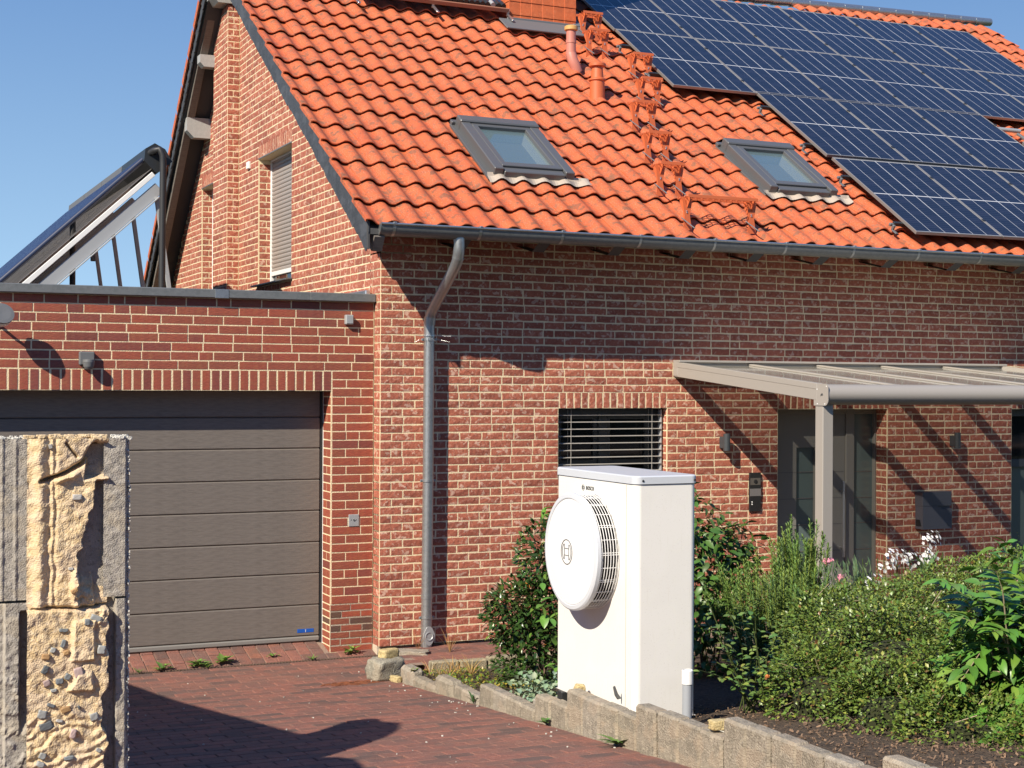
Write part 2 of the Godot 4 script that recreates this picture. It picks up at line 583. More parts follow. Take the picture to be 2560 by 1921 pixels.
func _ready() -> void:
	rng.seed = 20240611
	# camera
	var yaw := deg_to_rad(24.3)
	var roll := deg_to_rad(0.28)
	var fwd := Vector3(sin(yaw), 0, -cos(yaw))
	var rt := Vector3(cos(yaw), 0, sin(yaw))
	var right := rt * cos(roll) + Vector3.UP * sin(roll)
	var up := Vector3.UP * cos(roll) - rt * sin(roll)
	cam_basis = Basis(right, up, -fwd)
	var cam := Camera3D.new()
	cam.name = "camera"
	cam.transform = Transform3D(cam_basis, cam_pos)
	cam.keep_aspect = Camera3D.KEEP_HEIGHT
	cam.fov = rad_to_deg(2.0 * atan(960.5 / FOC))
	cam.near = 0.1
	cam.far = 900.0
	add_child(cam)
	cam.current = true
	# sky
	var sky := ProceduralSkyMaterial.new()
	sky.sky_top_color = Color(0.05, 0.18, 0.54).linear_to_srgb()
	sky.sky_horizon_color = Color(0.56, 0.86, 1.12).linear_to_srgb()
	sky.sky_curve = 0.14
	sky.ground_bottom_color = Color(0.10, 0.095, 0.085).linear_to_srgb()
	sky.ground_horizon_color = Color(0.30, 0.34, 0.36).linear_to_srgb()
	sky.sun_angle_max = 1.0
	var env := Environment.new()
	env.background_mode = Environment.BG_SKY
	env.sky = Sky.new()
	env.sky.sky_material = sky
	env.background_energy_multiplier = 0.64
	env.tonemap_mode = Environment.TONE_MAPPER_LINEAR
	env.tonemap_exposure = 1.45
	env.sdfgi_enabled = true
	env.ssao_enabled = true
	env.ssil_enabled = true
	var we := WorldEnvironment.new()
	we.name = "sky"
	we.environment = env
	add_child(we)
	# sun
	var sun := DirectionalLight3D.new()
	sun.name = "sun"
	sun.light_color = Color(1.0, 0.955, 0.88)
	sun.light_energy = 1.6
	sun.light_angular_distance = 0.5
	sun.shadow_enabled = true
	sun.basis = Basis.looking_at(SUN.normalized(), Vector3.UP)
	add_child(sun)

	make_materials()
	build_ground()
	build_house()
	build_garage()
	build_canopy()
	build_solar()
	build_roof_fittings()
	build_pump()
	build_kerb()
	build_wall_end()
	build_fixtures()
	build_plants()
	build_surroundings()


# driveway height
func gy(z: float) -> float:
	var a := -0.105
	if z > 0.9:
		a += 0.083 * (z - 0.9) * (z - 0.9) / 0.6 * 0.5 if z < 1.5 else 0.083 * (z - 1.2)
	return a


func sheet(x0: float, x1: float, z0: float, z1: float, f: Callable, nx := 1, nz := 1, col := Color.WHITE) -> Geo:
	var g := Geo.new()
	for i in nx:
		for k in nz:
			var xa := lerpf(x0, x1, float(i) / nx)
			var xb := lerpf(x0, x1, float(i + 1) / nx)
			var za := lerpf(z0, z1, float(k) / nz)
			var zb := lerpf(z0, z1, float(k + 1) / nz)
			g.quad(Vector3(xa, f.call(xa, zb), zb), Vector3(xb, f.call(xb, zb), zb), Vector3(xb, f.call(xb, za), za), Vector3(xa, f.call(xa, za), za), col)
	return g


# one paving clinker, top at y = 0, lying along x
func paver_geo(l: float, w: float, col: Color) -> Geo:
	var g := Geo.new()
	g.box(tf(Vector3(0, -0.03, 0)), Vector3(l, 0.06, w), 0.005, col)
	var q := Geo.new()  # drop the underside
	q.v = g.v
	q.n = g.n
	q.c = g.c
	q.uv = g.uv
	q.ix = g.ix
	return q


func paver_tone() -> Color:
	var t := rng.randf()
	if t < 0.16:
		return Color(1.75, 1.42, 1.2) * rnd(0.85, 1.05)
	if t < 0.32:
		return Color(1.3, 1.1, 1.0) * rnd(0.9, 1.1)
	if t < 0.75:
		return Color(0.92, 1.02, 1.05) * rnd(0.85, 1.08)
	return Color(0.70, 0.90, 0.98) * rnd(0.85, 1.05)


func build_ground() -> void:
	# one sheet to the horizon, sinking under the house plot and rising to the street
	var f := func(_x, z):
		return -0.5 if z < 4.0 else minf(0.78, -0.5 + (z - 4.0) * 0.16)
	var g := Geo.new()
	var zs := [-420.0, -60.0, -12.0, 4.0, 6.0, 8.0, 10.0, 12.0, 14.0, 60.0, 420.0]
	for k in zs.size() - 1:
		var a: float = zs[k]
		var b: float = zs[k + 1]
		g.quad(Vector3(-420, f.call(0, b), b), Vector3(420, f.call(0, b), b), Vector3(420, f.call(0, a), a), Vector3(-420, f.call(0, a), a))
	struct("ground", g, M.lawn)
	g = sheet(-60, 60, 14.6, 21, func(_x, _z): return 0.90, 1, 1)
	struct("road", g, M.asphalt)
	g = sheet(-60, 60, 12.9, 14.6, func(_x, _z): return 0.985, 1, 1)
	struct("pavement", g, M.joint)

	# driveway: sand joints with clinker pavers on them
	var jx0 := -6.2
	var jx1 := -0.26
	var bed := sheet(jx0, 0.03, -0.05, 12.9, func(_x, z): return gy(z) - 0.006, 1, 44)
	var drive := struct("driveway", bed, M.joint)
	var variants := []
	for i in 14:
		var gg := paver_geo(0.236, 0.113, paver_tone())
		variants.append([gg, gg.mesh(M.paver)])
	var rest := Geo.new()
	var list := []
	var z := 0.075
	var row := 0
	while z < 12.8:
		var off := 0.0 if row % 2 else 0.12
		off += rnd(-0.012, 0.012)
		jx1 = 0.0 if z < 1.16 else -0.24
		var x := jx1 - off
		if off > 0.06:
			list.append([Vector3(jx1 - off * 0.5, 0, z), (off - 0.005) / 0.236])
		while x > -4.6:
			list.append([Vector3(x - 0.12, 0, z), 1.0])
			x -= 0.24
		z += 0.1165
		row += 1
	var scored := []
	for e in list:
		var p: Vector3 = e[0]
		var s := seen_at(Vector3(p.x, gy(p.z), p.z))
		var near := s.z
		if not in_view(Vector3(p.x, gy(p.z), p.z), 0.02) or (s.x < 0.105):
			near += 1000.0
		scored.append([near, e])
	scored.sort_custom(func(a, b): return a[0] < b[0])
	for i in scored.size():
		var e = scored[i][1]
		var p: Vector3 = e[0]
		var sl := atan2(gy(p.z + 0.05) - gy(p.z - 0.05), 0.1)
		var b := Basis(Vector3.RIGHT, -sl) * Basis(Vector3.UP, rnd(-0.006, 0.006)) * Basis(Vector3.FORWARD, rnd(-0.008, 0.008))
		b = b * Basis.from_scale(Vector3(e[1], 1, 1))
		var t := tf(Vector3(p.x, gy(p.z) + 0.003 + rnd(-0.0015, 0.002), p.z), b)
		var vv = variants[rng.randi() % variants.size()]
		if i < 300:
			var o := MeshInstance3D.new()
			o.name = "paver"
			o.mesh = vv[1]
			o.transform = t
			drive.add_child(o, true)
		else:
			rest.add(vv[0], t)
	part("paving", rest, M.paver, drive, true)

	# drain channel along the garage front, a row of small slots
	g = Geo.new()
	g.box(tf(Vector3(-3.1, -0.113, -0.012)), Vector3(6.2, 0.02, 0.03), 0.003, Color(0.5, 0.5, 0.5))
	for i in 210:
		g.box(tf(Vector3(-0.02 - i * 0.0291, -0.101, -0.012), Basis(Vector3.UP, 0.5)), Vector3(0.009, 0.012, 0.034), 0.001)
	one("drain_channel", g, mat(Color(0.09, 0.055, 0.04), 0.8), "narrow rusty slotted drain channel across the driveway before the garage", "drain")

	# apron of upright rows falling from the garage door to the drain
	var ap := func(_x, zz): return lerpf(0.0, -0.10, clampf((zz + 0.47) / 0.43, 0, 1))
	var apron := struct("apron", sheet(-6.2, -0.002, -0.48, -0.03, func(x, zz): return ap.call(x, zz) - 0.006, 1, 4), M.joint)
	var x := -0.06
	var n := 0
	while x > -3.5:
		var zz := -0.04
		var first := 0.115 if n % 2 else 0.235
		var lens := [first, 0.235, 0.115]
		for l in lens:
			if zz - l < -0.56:
				break
			var mid: float = zz - l * 0.5
			if x > -0.44 and mid < -0.17:
				break
			var gg := paver_geo(l - 0.006, 0.108, paver_tone() * Color(1.05, 1.0, 0.98))
			var o := part("paver", gg, M.paver, apron)
			o.transform = tf(Vector3(x, ap.call(x, mid) + 0.003 + rnd(-0.002, 0.003), mid), Basis(Vector3.RIGHT, atan2(0.10, 0.43)) * Basis(Vector3.UP, PI / 2 + rnd(-0.03, 0.03)))
			zz -= l
		x -= 0.114
		n += 1

	# strip of red pavers along the house
	var path := struct("path", sheet(0.0, 7.5, 0.05, 0.86, func(_x, _z): return -0.042, 1, 1), M.joint)
	for r in 7:
		var px := 0.12 if r % 2 else 0.24
		while px < 2.7:
			var gg := paver_geo(0.236, 0.112, paver_tone() * Color(1.1, 1.0, 1.0))
			var o := part("paver", gg, M.paver, path)
			o.position = Vector3(px, -0.036 + rnd(-0.001, 0.002), 0.11 + r * 0.1165)
			px += 0.24
	# rear edging of the planting bed
	var edging := thing("bed_edging", "low row of mossy grey stone blocks between red path and planting bed", "edging", Vector3(0.2, -0.1, 0.95))
	var ex := 0.12
	while ex < 3.2:
		var l := rnd(0.24, 0.34)
		g = Geo.new()
		g.box(tf(Vector3(ex + l * 0.5, -0.1 + rnd(-0.008, 0.006), 0.95 + rnd(-0.006, 0.006))), Vector3(l - 0.012, 0.2, 0.09), 0.012, Color(0.95, 0.95, 0.8) * rnd(0.85, 1.1))
		part("block", g, M.kerb, edging)
		ex += l
	# planting bed
	var bedf := func(xx, zz):
		return -0.06 + 0.095 * maxf(0.0, zz - 1.0) + 0.015 * sin(xx * 5.0) * cos(zz * 4.1) - 0.03
	struct("soil", sheet(-0.16, 9.0, 0.99, 12.0, bedf, 24, 30), M.soil)


func bed_y(x: float, z: float) -> float:
	return -0.06 + 0.095 * maxf(0.0, z - 1.0) + 0.015 * sin(x * 5.0) * cos(z * 4.1) - 0.03


# ---------------------------------------------------------------- brickwork
func brick_geo(w: float, h: float, d: float, rough: float, col: Color) -> Geo:
	var g := Geo.new()
	var nx := 5
	var ny := 3
	var p := []
	for j in ny:
		for i in nx:
			var x := lerpf(-w / 2, w / 2, float(i) / (nx - 1))
			var y := lerpf(-h / 2, h / 2, float(j) / (ny - 1))
			var edge := i == 0 or i == nx - 1 or j == 0 or j == ny - 1
			x += rnd(-1, 1) * rough * 0.7
			y += rnd(-1, 1) * rough * (0.9 if edge else 0.5)
			var z := -rough * 0.9 if edge else rnd(-0.5, 1.0) * rough
			p.append(Vector3(x, y, z))
	var s := g.v.size()
	for q in p:
		g.vert(q, Vector3.BACK, col, Vector2(q.x, q.y))
	for j in ny - 1:
		for i in nx - 1:
			var a := s + j * nx + i
			g.tri(a, a + 1, a + nx + 1)
			g.tri(a, a + nx + 1, a + nx)
	g.smooth()
	var rim := []
	for i in nx:
		rim.append(i)
	for j in range(1, ny):
		rim.append(j * nx + nx - 1)
	for i in range(nx - 2, -1, -1):
		rim.append((ny - 1) * nx + i)
	for j in range(ny - 2, 0, -1):
		rim.append(j * nx)
	for k in rim.size():
		var a: Vector3 = p[rim[k]]
		var b: Vector3 = p[rim[(k + 1) % rim.size()]]
		g.quad(b, a, Vector3(a.x, a.y, -d), Vector3(b.x, b.y, -d), col)
	return g


# bricks for a wall lying in T's xy plane; returns [transform, length] pairs in world
func lay(T: Transform3D, x0: float, x1: float, y0: float, course: float, rows: int, bl: float, holes := [], half_chance := 0.06, joint := 0.011, skip = null, wild := 0.0) -> Array:
	var out := []
	for r in rows:
		var y := y0 + (r + 0.5) * course
		var cuts := [[x0, x1]]
		for hh in holes:
			if y > hh.position.y and y < hh.end.y:
				var nxt := []
				for c in cuts:
					if hh.end.x <= c[0] or hh.position.x >= c[1]:
						nxt.append(c)
						continue
					if hh.position.x > c[0] + 0.01:
						nxt.append([c[0], hh.position.x])
					if hh.end.x < c[1] - 0.01:
						nxt.append([hh.end.x, c[1]])
				cuts = nxt
		for c in cuts:
			var x: float = c[0]
			var first := true
			while x < c[1] - 0.015:
				var l := bl
				if first and r % 2 == 1:
					l = bl * 0.5
				elif rng.randf() < half_chance:
					l = bl * 0.5
				if wild > 0:
					l *= rnd(1.0 - wild, 1.0 + wild)
				else:
					l += rnd(-0.006, 0.006)
				if c[1] - x - l < bl * 0.28:
					l = c[1] - x
					if l > bl * 1.2:
						l *= 0.5
				first = false
				if skip == null or not skip.call(x + l * 0.5, y):
					out.append([T * tf(Vector3(x + l * 0.5, y, 0), Basis(Vector3.BACK, rnd(-0.004, 0.004))), l - joint])
				x += l
	return out


# a row of bricks set on end
func soldiers(T: Transform3D, x0: float, x1: float, y0: float, y1: float, w: float, joint := 0.011) -> Array:
	var out := []
	var n := int(round((x1 - x0) / w))
	var step := (x1 - x0) / n
	for i in n:
		out.append([T * tf(Vector3(x0 + (i + 0.5) * step, (y0 + y1) * 0.5, 0), Basis(Vector3.BACK, PI / 2)), y1 - y0 - joint * 0.5])
	return out


# the largest in the picture become bricks of their own, the rest one mesh
func set_bricks(list: Array, variants: Array, base_len: float, m: Material, parent: Node3D, single: int, lift := 0.0, rest_name := "brickwork") -> void:
	var sc := []
	for e in list:
		var s := seen_at(e[0].origin)
		var facing: float = e[0].basis.z.normalized().dot((cam_pos - e[0].origin).normalized())
		var k := s.z / maxf(facing, 0.05)
		if not in_view(e[0].origin, 0.01) or facing < 0.02 or e.size() > 2:
			k += 1000.0
		sc.append([k, e])
	sc.sort_custom(func(a, b): return a[0] < b[0])
	var rest := Geo.new()
	for i in sc.size():
		var e = sc[i][1]
		var vv = variants[rng.randi() % variants.size()]
		var t: Transform3D = e[0]
		t = t.translated_local(Vector3(0, 0, lift + rnd(-0.0015, 0.0015))).scaled_local(Vector3(e[1] / base_len, 1, 1))
		if i < single and sc[i][0] < 900:
			var o := MeshInstance3D.new()
			o.name = "brick"
			o.mesh = vv[1]
			parent.add_child(o, true)
			o.transform = t
		else:
			rest.add(vv[0], t)
	if rest.v.size():
		part(rest_name, rest, m, parent, true)


# wall leaf behind the bricks: T's xy plane with holes, t thick
func leaf_wall(T: Transform3D, x0: float, x1: float, y0: float, y1: float, holes: Array, thick: float) -> Geo:
	var g := Geo.new()
	var xs := [x0, x1]
	var ys := [y0, y1]
	for h in holes:
		for q in [h.position.x, h.end.x]:
			if q > x0 and q < x1 and not xs.has(q):
				xs.append(q)
		for q in [h.position.y, h.end.y]:
			if q > y0 and q < y1 and not ys.has(q):
				ys.append(q)
	xs.sort()
	ys.sort()
	var open := func(i: int, j: int) -> bool:
		if i < 0 or j < 0 or i >= xs.size() - 1 or j >= ys.size() - 1:
			return true
		var p := Vector2((xs[i] + xs[i + 1]) * 0.5, (ys[j] + ys[j + 1]) * 0.5)
		for h in holes:
			if h.has_point(p):
				return true
		return false
	for i in xs.size() - 1:
		for j in ys.size() - 1:
			if open.call(i, j):
				continue
			var a := Vector3(xs[i], ys[j], 0)
			var b := Vector3(xs[i + 1], ys[j + 1], 0)
			var k := Vector3(0, 0, -thick)
			var c0 := T * a
			var c1 := T * Vector3(b.x, a.y, 0)
			var c2 := T * b
			var c3 := T * Vector3(a.x, b.y, 0)
			var d0 := T * (a + k)
			var d1 := T * (Vector3(b.x, a.y, 0) + k)
			var d2 := T * (b + k)
			var d3 := T * (Vector3(a.x, b.y, 0) + k)
			g.quad(c0, c1, c2, c3)
			g.quad(d1, d0, d3, d2)
			if open.call(i - 1, j):
				g.quad(d0, c0, c3, d3)
			if open.call(i + 1, j):
				g.quad(c1, d1, d2, c2)
			if open.call(i, j - 1):
				g.quad(d0, d1, c1, c0)
			if open.call(i, j + 1):
				g.quad(c3, c2, d2, d3)
	return g

func roof_y(z: float) -> float:
	return RK - RT * z


func back_y(z: float) -> float:
	return 7.70 + 0.917 * (z + 5.15)


func ridge_z(x: float) -> float:
	return -5.10 - 0.065 * (x + 0.35)


func gable_top(z: float) -> float:
	return minf(roof_y(z), back_y(z))


func brick_tone() -> Color:
	var t := rng.randf()
	if t < 0.14:
		return Color(1.18, 1.28, 1.3) * rnd(0.95, 1.08)
	if t < 0.34:
		return Color(0.82, 0.80, 0.82) * rnd(0.9, 1.05)
	return Color(1.0, 1.0, 1.0) * rnd(0.88, 1.12)


func clinker_tone() -> Color:
	var t := rng.randf()
	if t < 0.16:
		return Color(0.95, 1.55, 1.75) * rnd(0.85, 1.0)
	if t < 0.30:
		return Color(0.70, 0.78, 0.98) * rnd(0.85, 1.05)
	if t < 0.62:
		return Color(1.12, 1.05, 1.0) * rnd(0.95, 1.08)
	return Color(1.0, 1.25, 1.25) * rnd(0.85, 1.02)


func build_house() -> void:
	var house := thing("brick_house", "red brick house with steep orange tiled roof carrying solar panels", "house", Vector3(0, 0, 0))
	var variants := []
	for i in 22:
		var g := brick_geo(0.206, 0.0605, 0.03, 0.0030, brick_tone())
		variants.append([g, g.mesh(M.brick)])
	var gable_t := tf(Vector3.ZERO, axes(Vector3(0, 0, 1), Vector3.UP, Vector3(-1, 0, 0)))
	var C := 0.0744
	var B := 0.2185

	# front wall
	var holes := [Rect2(1.795, 1.463, 1.194, 0.667), Rect2(4.291, -0.3, 1.386, 2.415), Rect2(7.377, -0.3, 1.5, 2.41)]
	var front := part("front_wall", leaf_wall(tf(Vector3(0, 0, -0.0035)), 0.0035, 12.2, -0.022, 3.86, holes, 0.3), M.mortar, house)
	var bh := holes.duplicate()
	bh.append(Rect2(1.803, 2.13, 1.178, 0.152))
	bh.append(Rect2(4.291, 2.115, 1.42, 0.17))
	bh.append(Rect2(7.377, 2.11, 1.5, 0.17))
	var list := lay(tf(Vector3.ZERO), 0.0, 8.6, -0.025, C, 51, B, bh)
	list.append_array(soldiers(tf(Vector3.ZERO), 1.803, 2.981, 2.130, 2.281, 0.0785))
	list.append_array(soldiers(tf(Vector3.ZERO), 4.291, 5.711, 2.118, 2.281, 0.0785))
	list.append_array(soldiers(tf(Vector3.ZERO), 7.377, 8.55, 2.112, 2.281, 0.0785))
	# reveals that face the camera, and the narrow side of the corner below the garage roof
	list.append_array(lay(gable_t.translated(Vector3(2.9855, 0, 0)), -0.19, -0.012, 1.463, C, 9, 0.178, [], 0.0))
	list.append_array(lay(gable_t.translated(Vector3(5.6735, 0, 0)), -0.19, -0.012, -0.025, C, 29, 0.178, [], 0.0))
	list.append_array(lay(gable_t, -0.175, -0.012, -0.025, C, 42, 0.163, [], 0.0))
	set_bricks(list, variants, 0.2085, M.brick, front, 300, 0.001)
	# glazed dark clinker plinth set back under the brick skin
	var g := Geo.new()
	g.box(tf(Vector3(4.0, -0.22, -0.2)), Vector3(8.0, 0.40, 0.3), 0.0)
	var plinth := part("plinth", g, M.mortar_grey, house)
	var dv := []
	for i in 5:
		var gg := brick_geo(0.24, 0.053, 0.02, 0.0006, Color(0.6, 0.6, 0.65) * rnd(0.8, 1.1))
		dv.append([gg, gg.mesh(M.clinker)])
	set_bricks(lay(tf(Vector3(0, 0, -0.044)), 0.02, 3.0, -0.42, 0.0625, 6, 0.25), dv, 0.24, M.clinker, plinth, 60)

	# gable wall with two tall windows either side of a pilaster
	var wr := Rect2(-4.33, 3.5, 1.40, 1.463)
	var wl := Rect2(-7.30, 2.6, 1.27, 2.363)
	var xs := []
	var gg := Geo.new()
	var zz := -10.7
	gg.add(leaf_wall(gable_t.translated(Vector3(0.0035, 0, 0)), -9.0, -0.0035, -0.022, 3.9, [wr, wl, Rect2(-0.28, -0.1, 0.3, 3.6)], 0.3), Transform3D.IDENTITY)
	while zz < -0.05:  # stepped under the roof
		var h := gable_top(zz + 0.1) - 0.17
		var h2 := gable_top(zz) - 0.17
		var hm := minf(h, h2)
		var lo := -0.022 if zz < -9.01 else 3.9
		if hm > lo:
			gg.add(leaf_wall(gable_t.translated(Vector3(0.0035, 0, 0)), zz, minf(zz + 0.1, -0.0035), lo, hm, [wr, wl], 0.3), Transform3D.IDENTITY)
		zz += 0.1
	gg.box(tf(Vector3(0.0035 + 0.145, 1.7, -0.155)), Vector3(0.29, 3.44, 0.27), 0.0)
	var gable := part("gable_wall", gg, M.mortar, house)
	var skip := func(x: float, y: float) -> bool: return y > gable_top(x) - 0.2
	var gl := lay(gable_t, -10.6, -0.012, -0.025 + 42 * C, C, 62, B, [wr, wl, Rect2(-6.0, 3.0, 0.75, 5.0), Rect2(-4.33, 4.963, 1.4, 0.172), Rect2(-7.3, 4.963, 1.27, 0.172)], 0.3, 0.011, skip)
	gl.append_array(soldiers(gable_t, -4.33, -2.93, 4.963, 5.135, 0.0745))
	gl.append_array(soldiers(gable_t, -7.30, -6.03, 4.963, 5.135, 0.0745))
	gl.append_array(lay(gable_t.translated(Vector3(-0.147, 0, 0)), -6.0, -5.262, -0.025 + 42 * C, C, 53, B, [], 0.3))
	gl.append_array(lay(tf(Vector3(-0.147, 0, -5.25)), 0.0, 0.147, -0.025 + 42 * C, C, 53, 0.147, [], 0.0))
	gl.append_array(lay(tf(Vector3(0, 0, -4.3265)), 0.012, 0.19, 3.505, C, 19, 0.178, [], 0.0))
	gl.append_array(lay(tf(Vector3(0, 0, -7.2965)), 0.012, 0.19, -0.025 + 42 * C, C, 25, 0.178, [], 0.0))
	set_bricks(gl, variants, 0.2085, M.brick, gable, 0, 0.001)
	g = Geo.new()
	g.box(tf(Vector3(-0.0725, 5.0, -5.625)), Vector3(0.142, 3.8, 0.743), 0.0)
	part("pilaster", g, M.mortar, gable)

	# plain outer walls that close the house behind
	g = Geo.new()
	g.box(tf(Vector3(12.1, 3.4, -5.3)), Vector3(0.3, 6.8, 10.4), 0.0)
	g.box(tf(Vector3(6.0, 1.5, -10.75)), Vector3(12.2, 3.0, 0.3), 0.0)
	part("rear_wall", g, M.mortar, house)

	# shuttered gable windows
	for k in 2:
		var z0: float = wr.position.x if k == 0 else wl.position.x
		var z1: float = wr.end.x if k == 0 else wl.end.x
		var y0 := 3.5
		var y1 := 4.963
		g = Geo.new()
		g.box(tf(Vector3(0.17, (y0 + y1) * 0.5, z0 + 0.02)), Vector3(0.05, y1 - y0, 0.035), 0.004)
		g.box(tf(Vector3(0.17, (y0 + y1) * 0.5, z1 - 0.02)), Vector3(0.05, y1 - y0, 0.035), 0.004)
		g.box(tf(Vector3(0.17, y1 - 0.012, (z0 + z1) * 0.5)), Vector3(0.048, 0.024, z1 - z0 - 0.02), 0.004)
		var win := part("window", g, M.white_plastic, house)
		g = Geo.new()
		g.box(tf(Vector3(0.19, (y0 + y1) * 0.5, (z0 + z1) * 0.5)), Vector3(0.02, y1 - y0, z1 - z0), 0.0)
		part("pane", g, M.pane_dark, win)
		g = Geo.new()
		g.box(tf(Vector3(0.10, y1 + 0.008, (z0 + z1) * 0.5)), Vector3(0.2, 0.016, z1 - z0), 0.002)
		part("lintel", g, M.grey_plastic, win)
		var ys := y1
		while ys > y0 + 0.16:
			g = Geo.new()
			var T := tf(Vector3(0.165, ys - 0.024, 0), Basis(Vector3(0, 0, 1), 0.1))
			g.prism(tf(Vector3(0.165, ys - 0.047, z0 + 0.04)), PackedVector2Array([Vector2(-0.003, 0), Vector2(-0.010, 0.012), Vector2(-0.011, 0.03), Vector2(-0.003, 0.045), Vector2(0.006, 0.045), Vector2(0.006, 0)]), z1 - z0 - 0.08)
			part("shutter_slat", g, M.shutter, win)
			ys -= 0.047
		g = Geo.new()
		g.box(tf(Vector3(0.158, ys - 0.02, (z0 + z1) * 0.5)), Vector3(0.02, 0.05, z1 - z0 - 0.08), 0.004)
		part("end_bar", g, M.white_metal, win)
		g = Geo.new()
		g.box(tf(Vector3(0.06, y0 - 0.005, (z0 + z1) * 0.5), Basis(Vector3(0, 0, 1), 0.1)), Vector3(0.27, 0.018, z1 - z0 + 0.10), 0.004)
		part("sill", g, M.sill, win)

	build_kitchen_window(house)
	build_entrance(house)
	build_roof(house)
	build_gutter(house)
	build_skylights(house)


func build_kitchen_window(house: Node3D) -> void:
	var g := Geo.new()
	var z := -0.16
	var x0 := 1.795
	var x1 := 2.989
	for b in [[x0, x0 + 0.07], [2.313, 2.40], [x1 - 0.10, x1]]:
		g.box(tf(Vector3((b[0] + b[1]) * 0.5, 1.8, z - 0.03)), Vector3(b[1] - b[0], 0.67, 0.06), 0.004)
	for y in [1.50, 2.105]:
		g.box(tf(Vector3(2.392, y, z - 0.032)), Vector3(1.19, 0.07, 0.056), 0.004)
	var win := part("window", g, M.anthracite, house)
	for s in [[1.865, 2.313], [2.40, 2.889]]:
		g = Geo.new()
		var w: float = s[1] - s[0]
		for e in [s[0] + 0.025, s[1] - 0.025]:
			g.box(tf(Vector3(e, 1.8, z - 0.045)), Vector3(0.05, 0.54, 0.05), 0.004)
		for y in [1.60, 2.045]:
			g.box(tf(Vector3(s[0] + w * 0.5, y, z - 0.046)), Vector3(w - 0.002, 0.05, 0.048), 0.004)
		part("casement", g, M.anthracite, win)
		g = Geo.new()
		g.box(tf(Vector3(s[0] + w * 0.5, 1.82, z - 0.055)), Vector3(w - 0.08, 0.46, 0.012), 0.0)
		part("pane", g, M.pane_dark, win)
	g = Geo.new()
	g.box(tf(Vector3(2.392, 1.456, -0.06)), Vector3(1.2, 0.02, 0.24), 0.003)
	part("sill", g, M.sill, win)
	for i in 9:
		var y := 2.065 - i * 0.0682
		g = Geo.new()
		var bas := Basis(Vector3.RIGHT, 0.10)
		g.box(tf(Vector3(2.392, y, -0.085), bas), Vector3(1.13, 0.0035, 0.07), 0.0012)
		part("blind_slat", g, M.slat, win)
	g = Geo.new()
	for x in [1.955, 2.845]:
		g.tube([Vector3(x, 1.47, -0.05), Vector3(x, 2.12, -0.05)], 0.0025, 5)
		g.tube([Vector3(x, 1.47, -0.122), Vector3(x, 2.12, -0.122)], 0.0025, 5)
	part("blind_cord", g, M.slat, win)
	for x in [1.812, 2.958]:
		g = Geo.new()
		g.box(tf(Vector3(x, 1.79, -0.09)), Vector3(0.02, 0.65, 0.05), 0.003)
		part("guide_rail", g, M.alu_matt, win)
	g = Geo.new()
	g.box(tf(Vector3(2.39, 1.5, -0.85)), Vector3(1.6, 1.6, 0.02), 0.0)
	part("dark_room", g, M.dark_void, win)


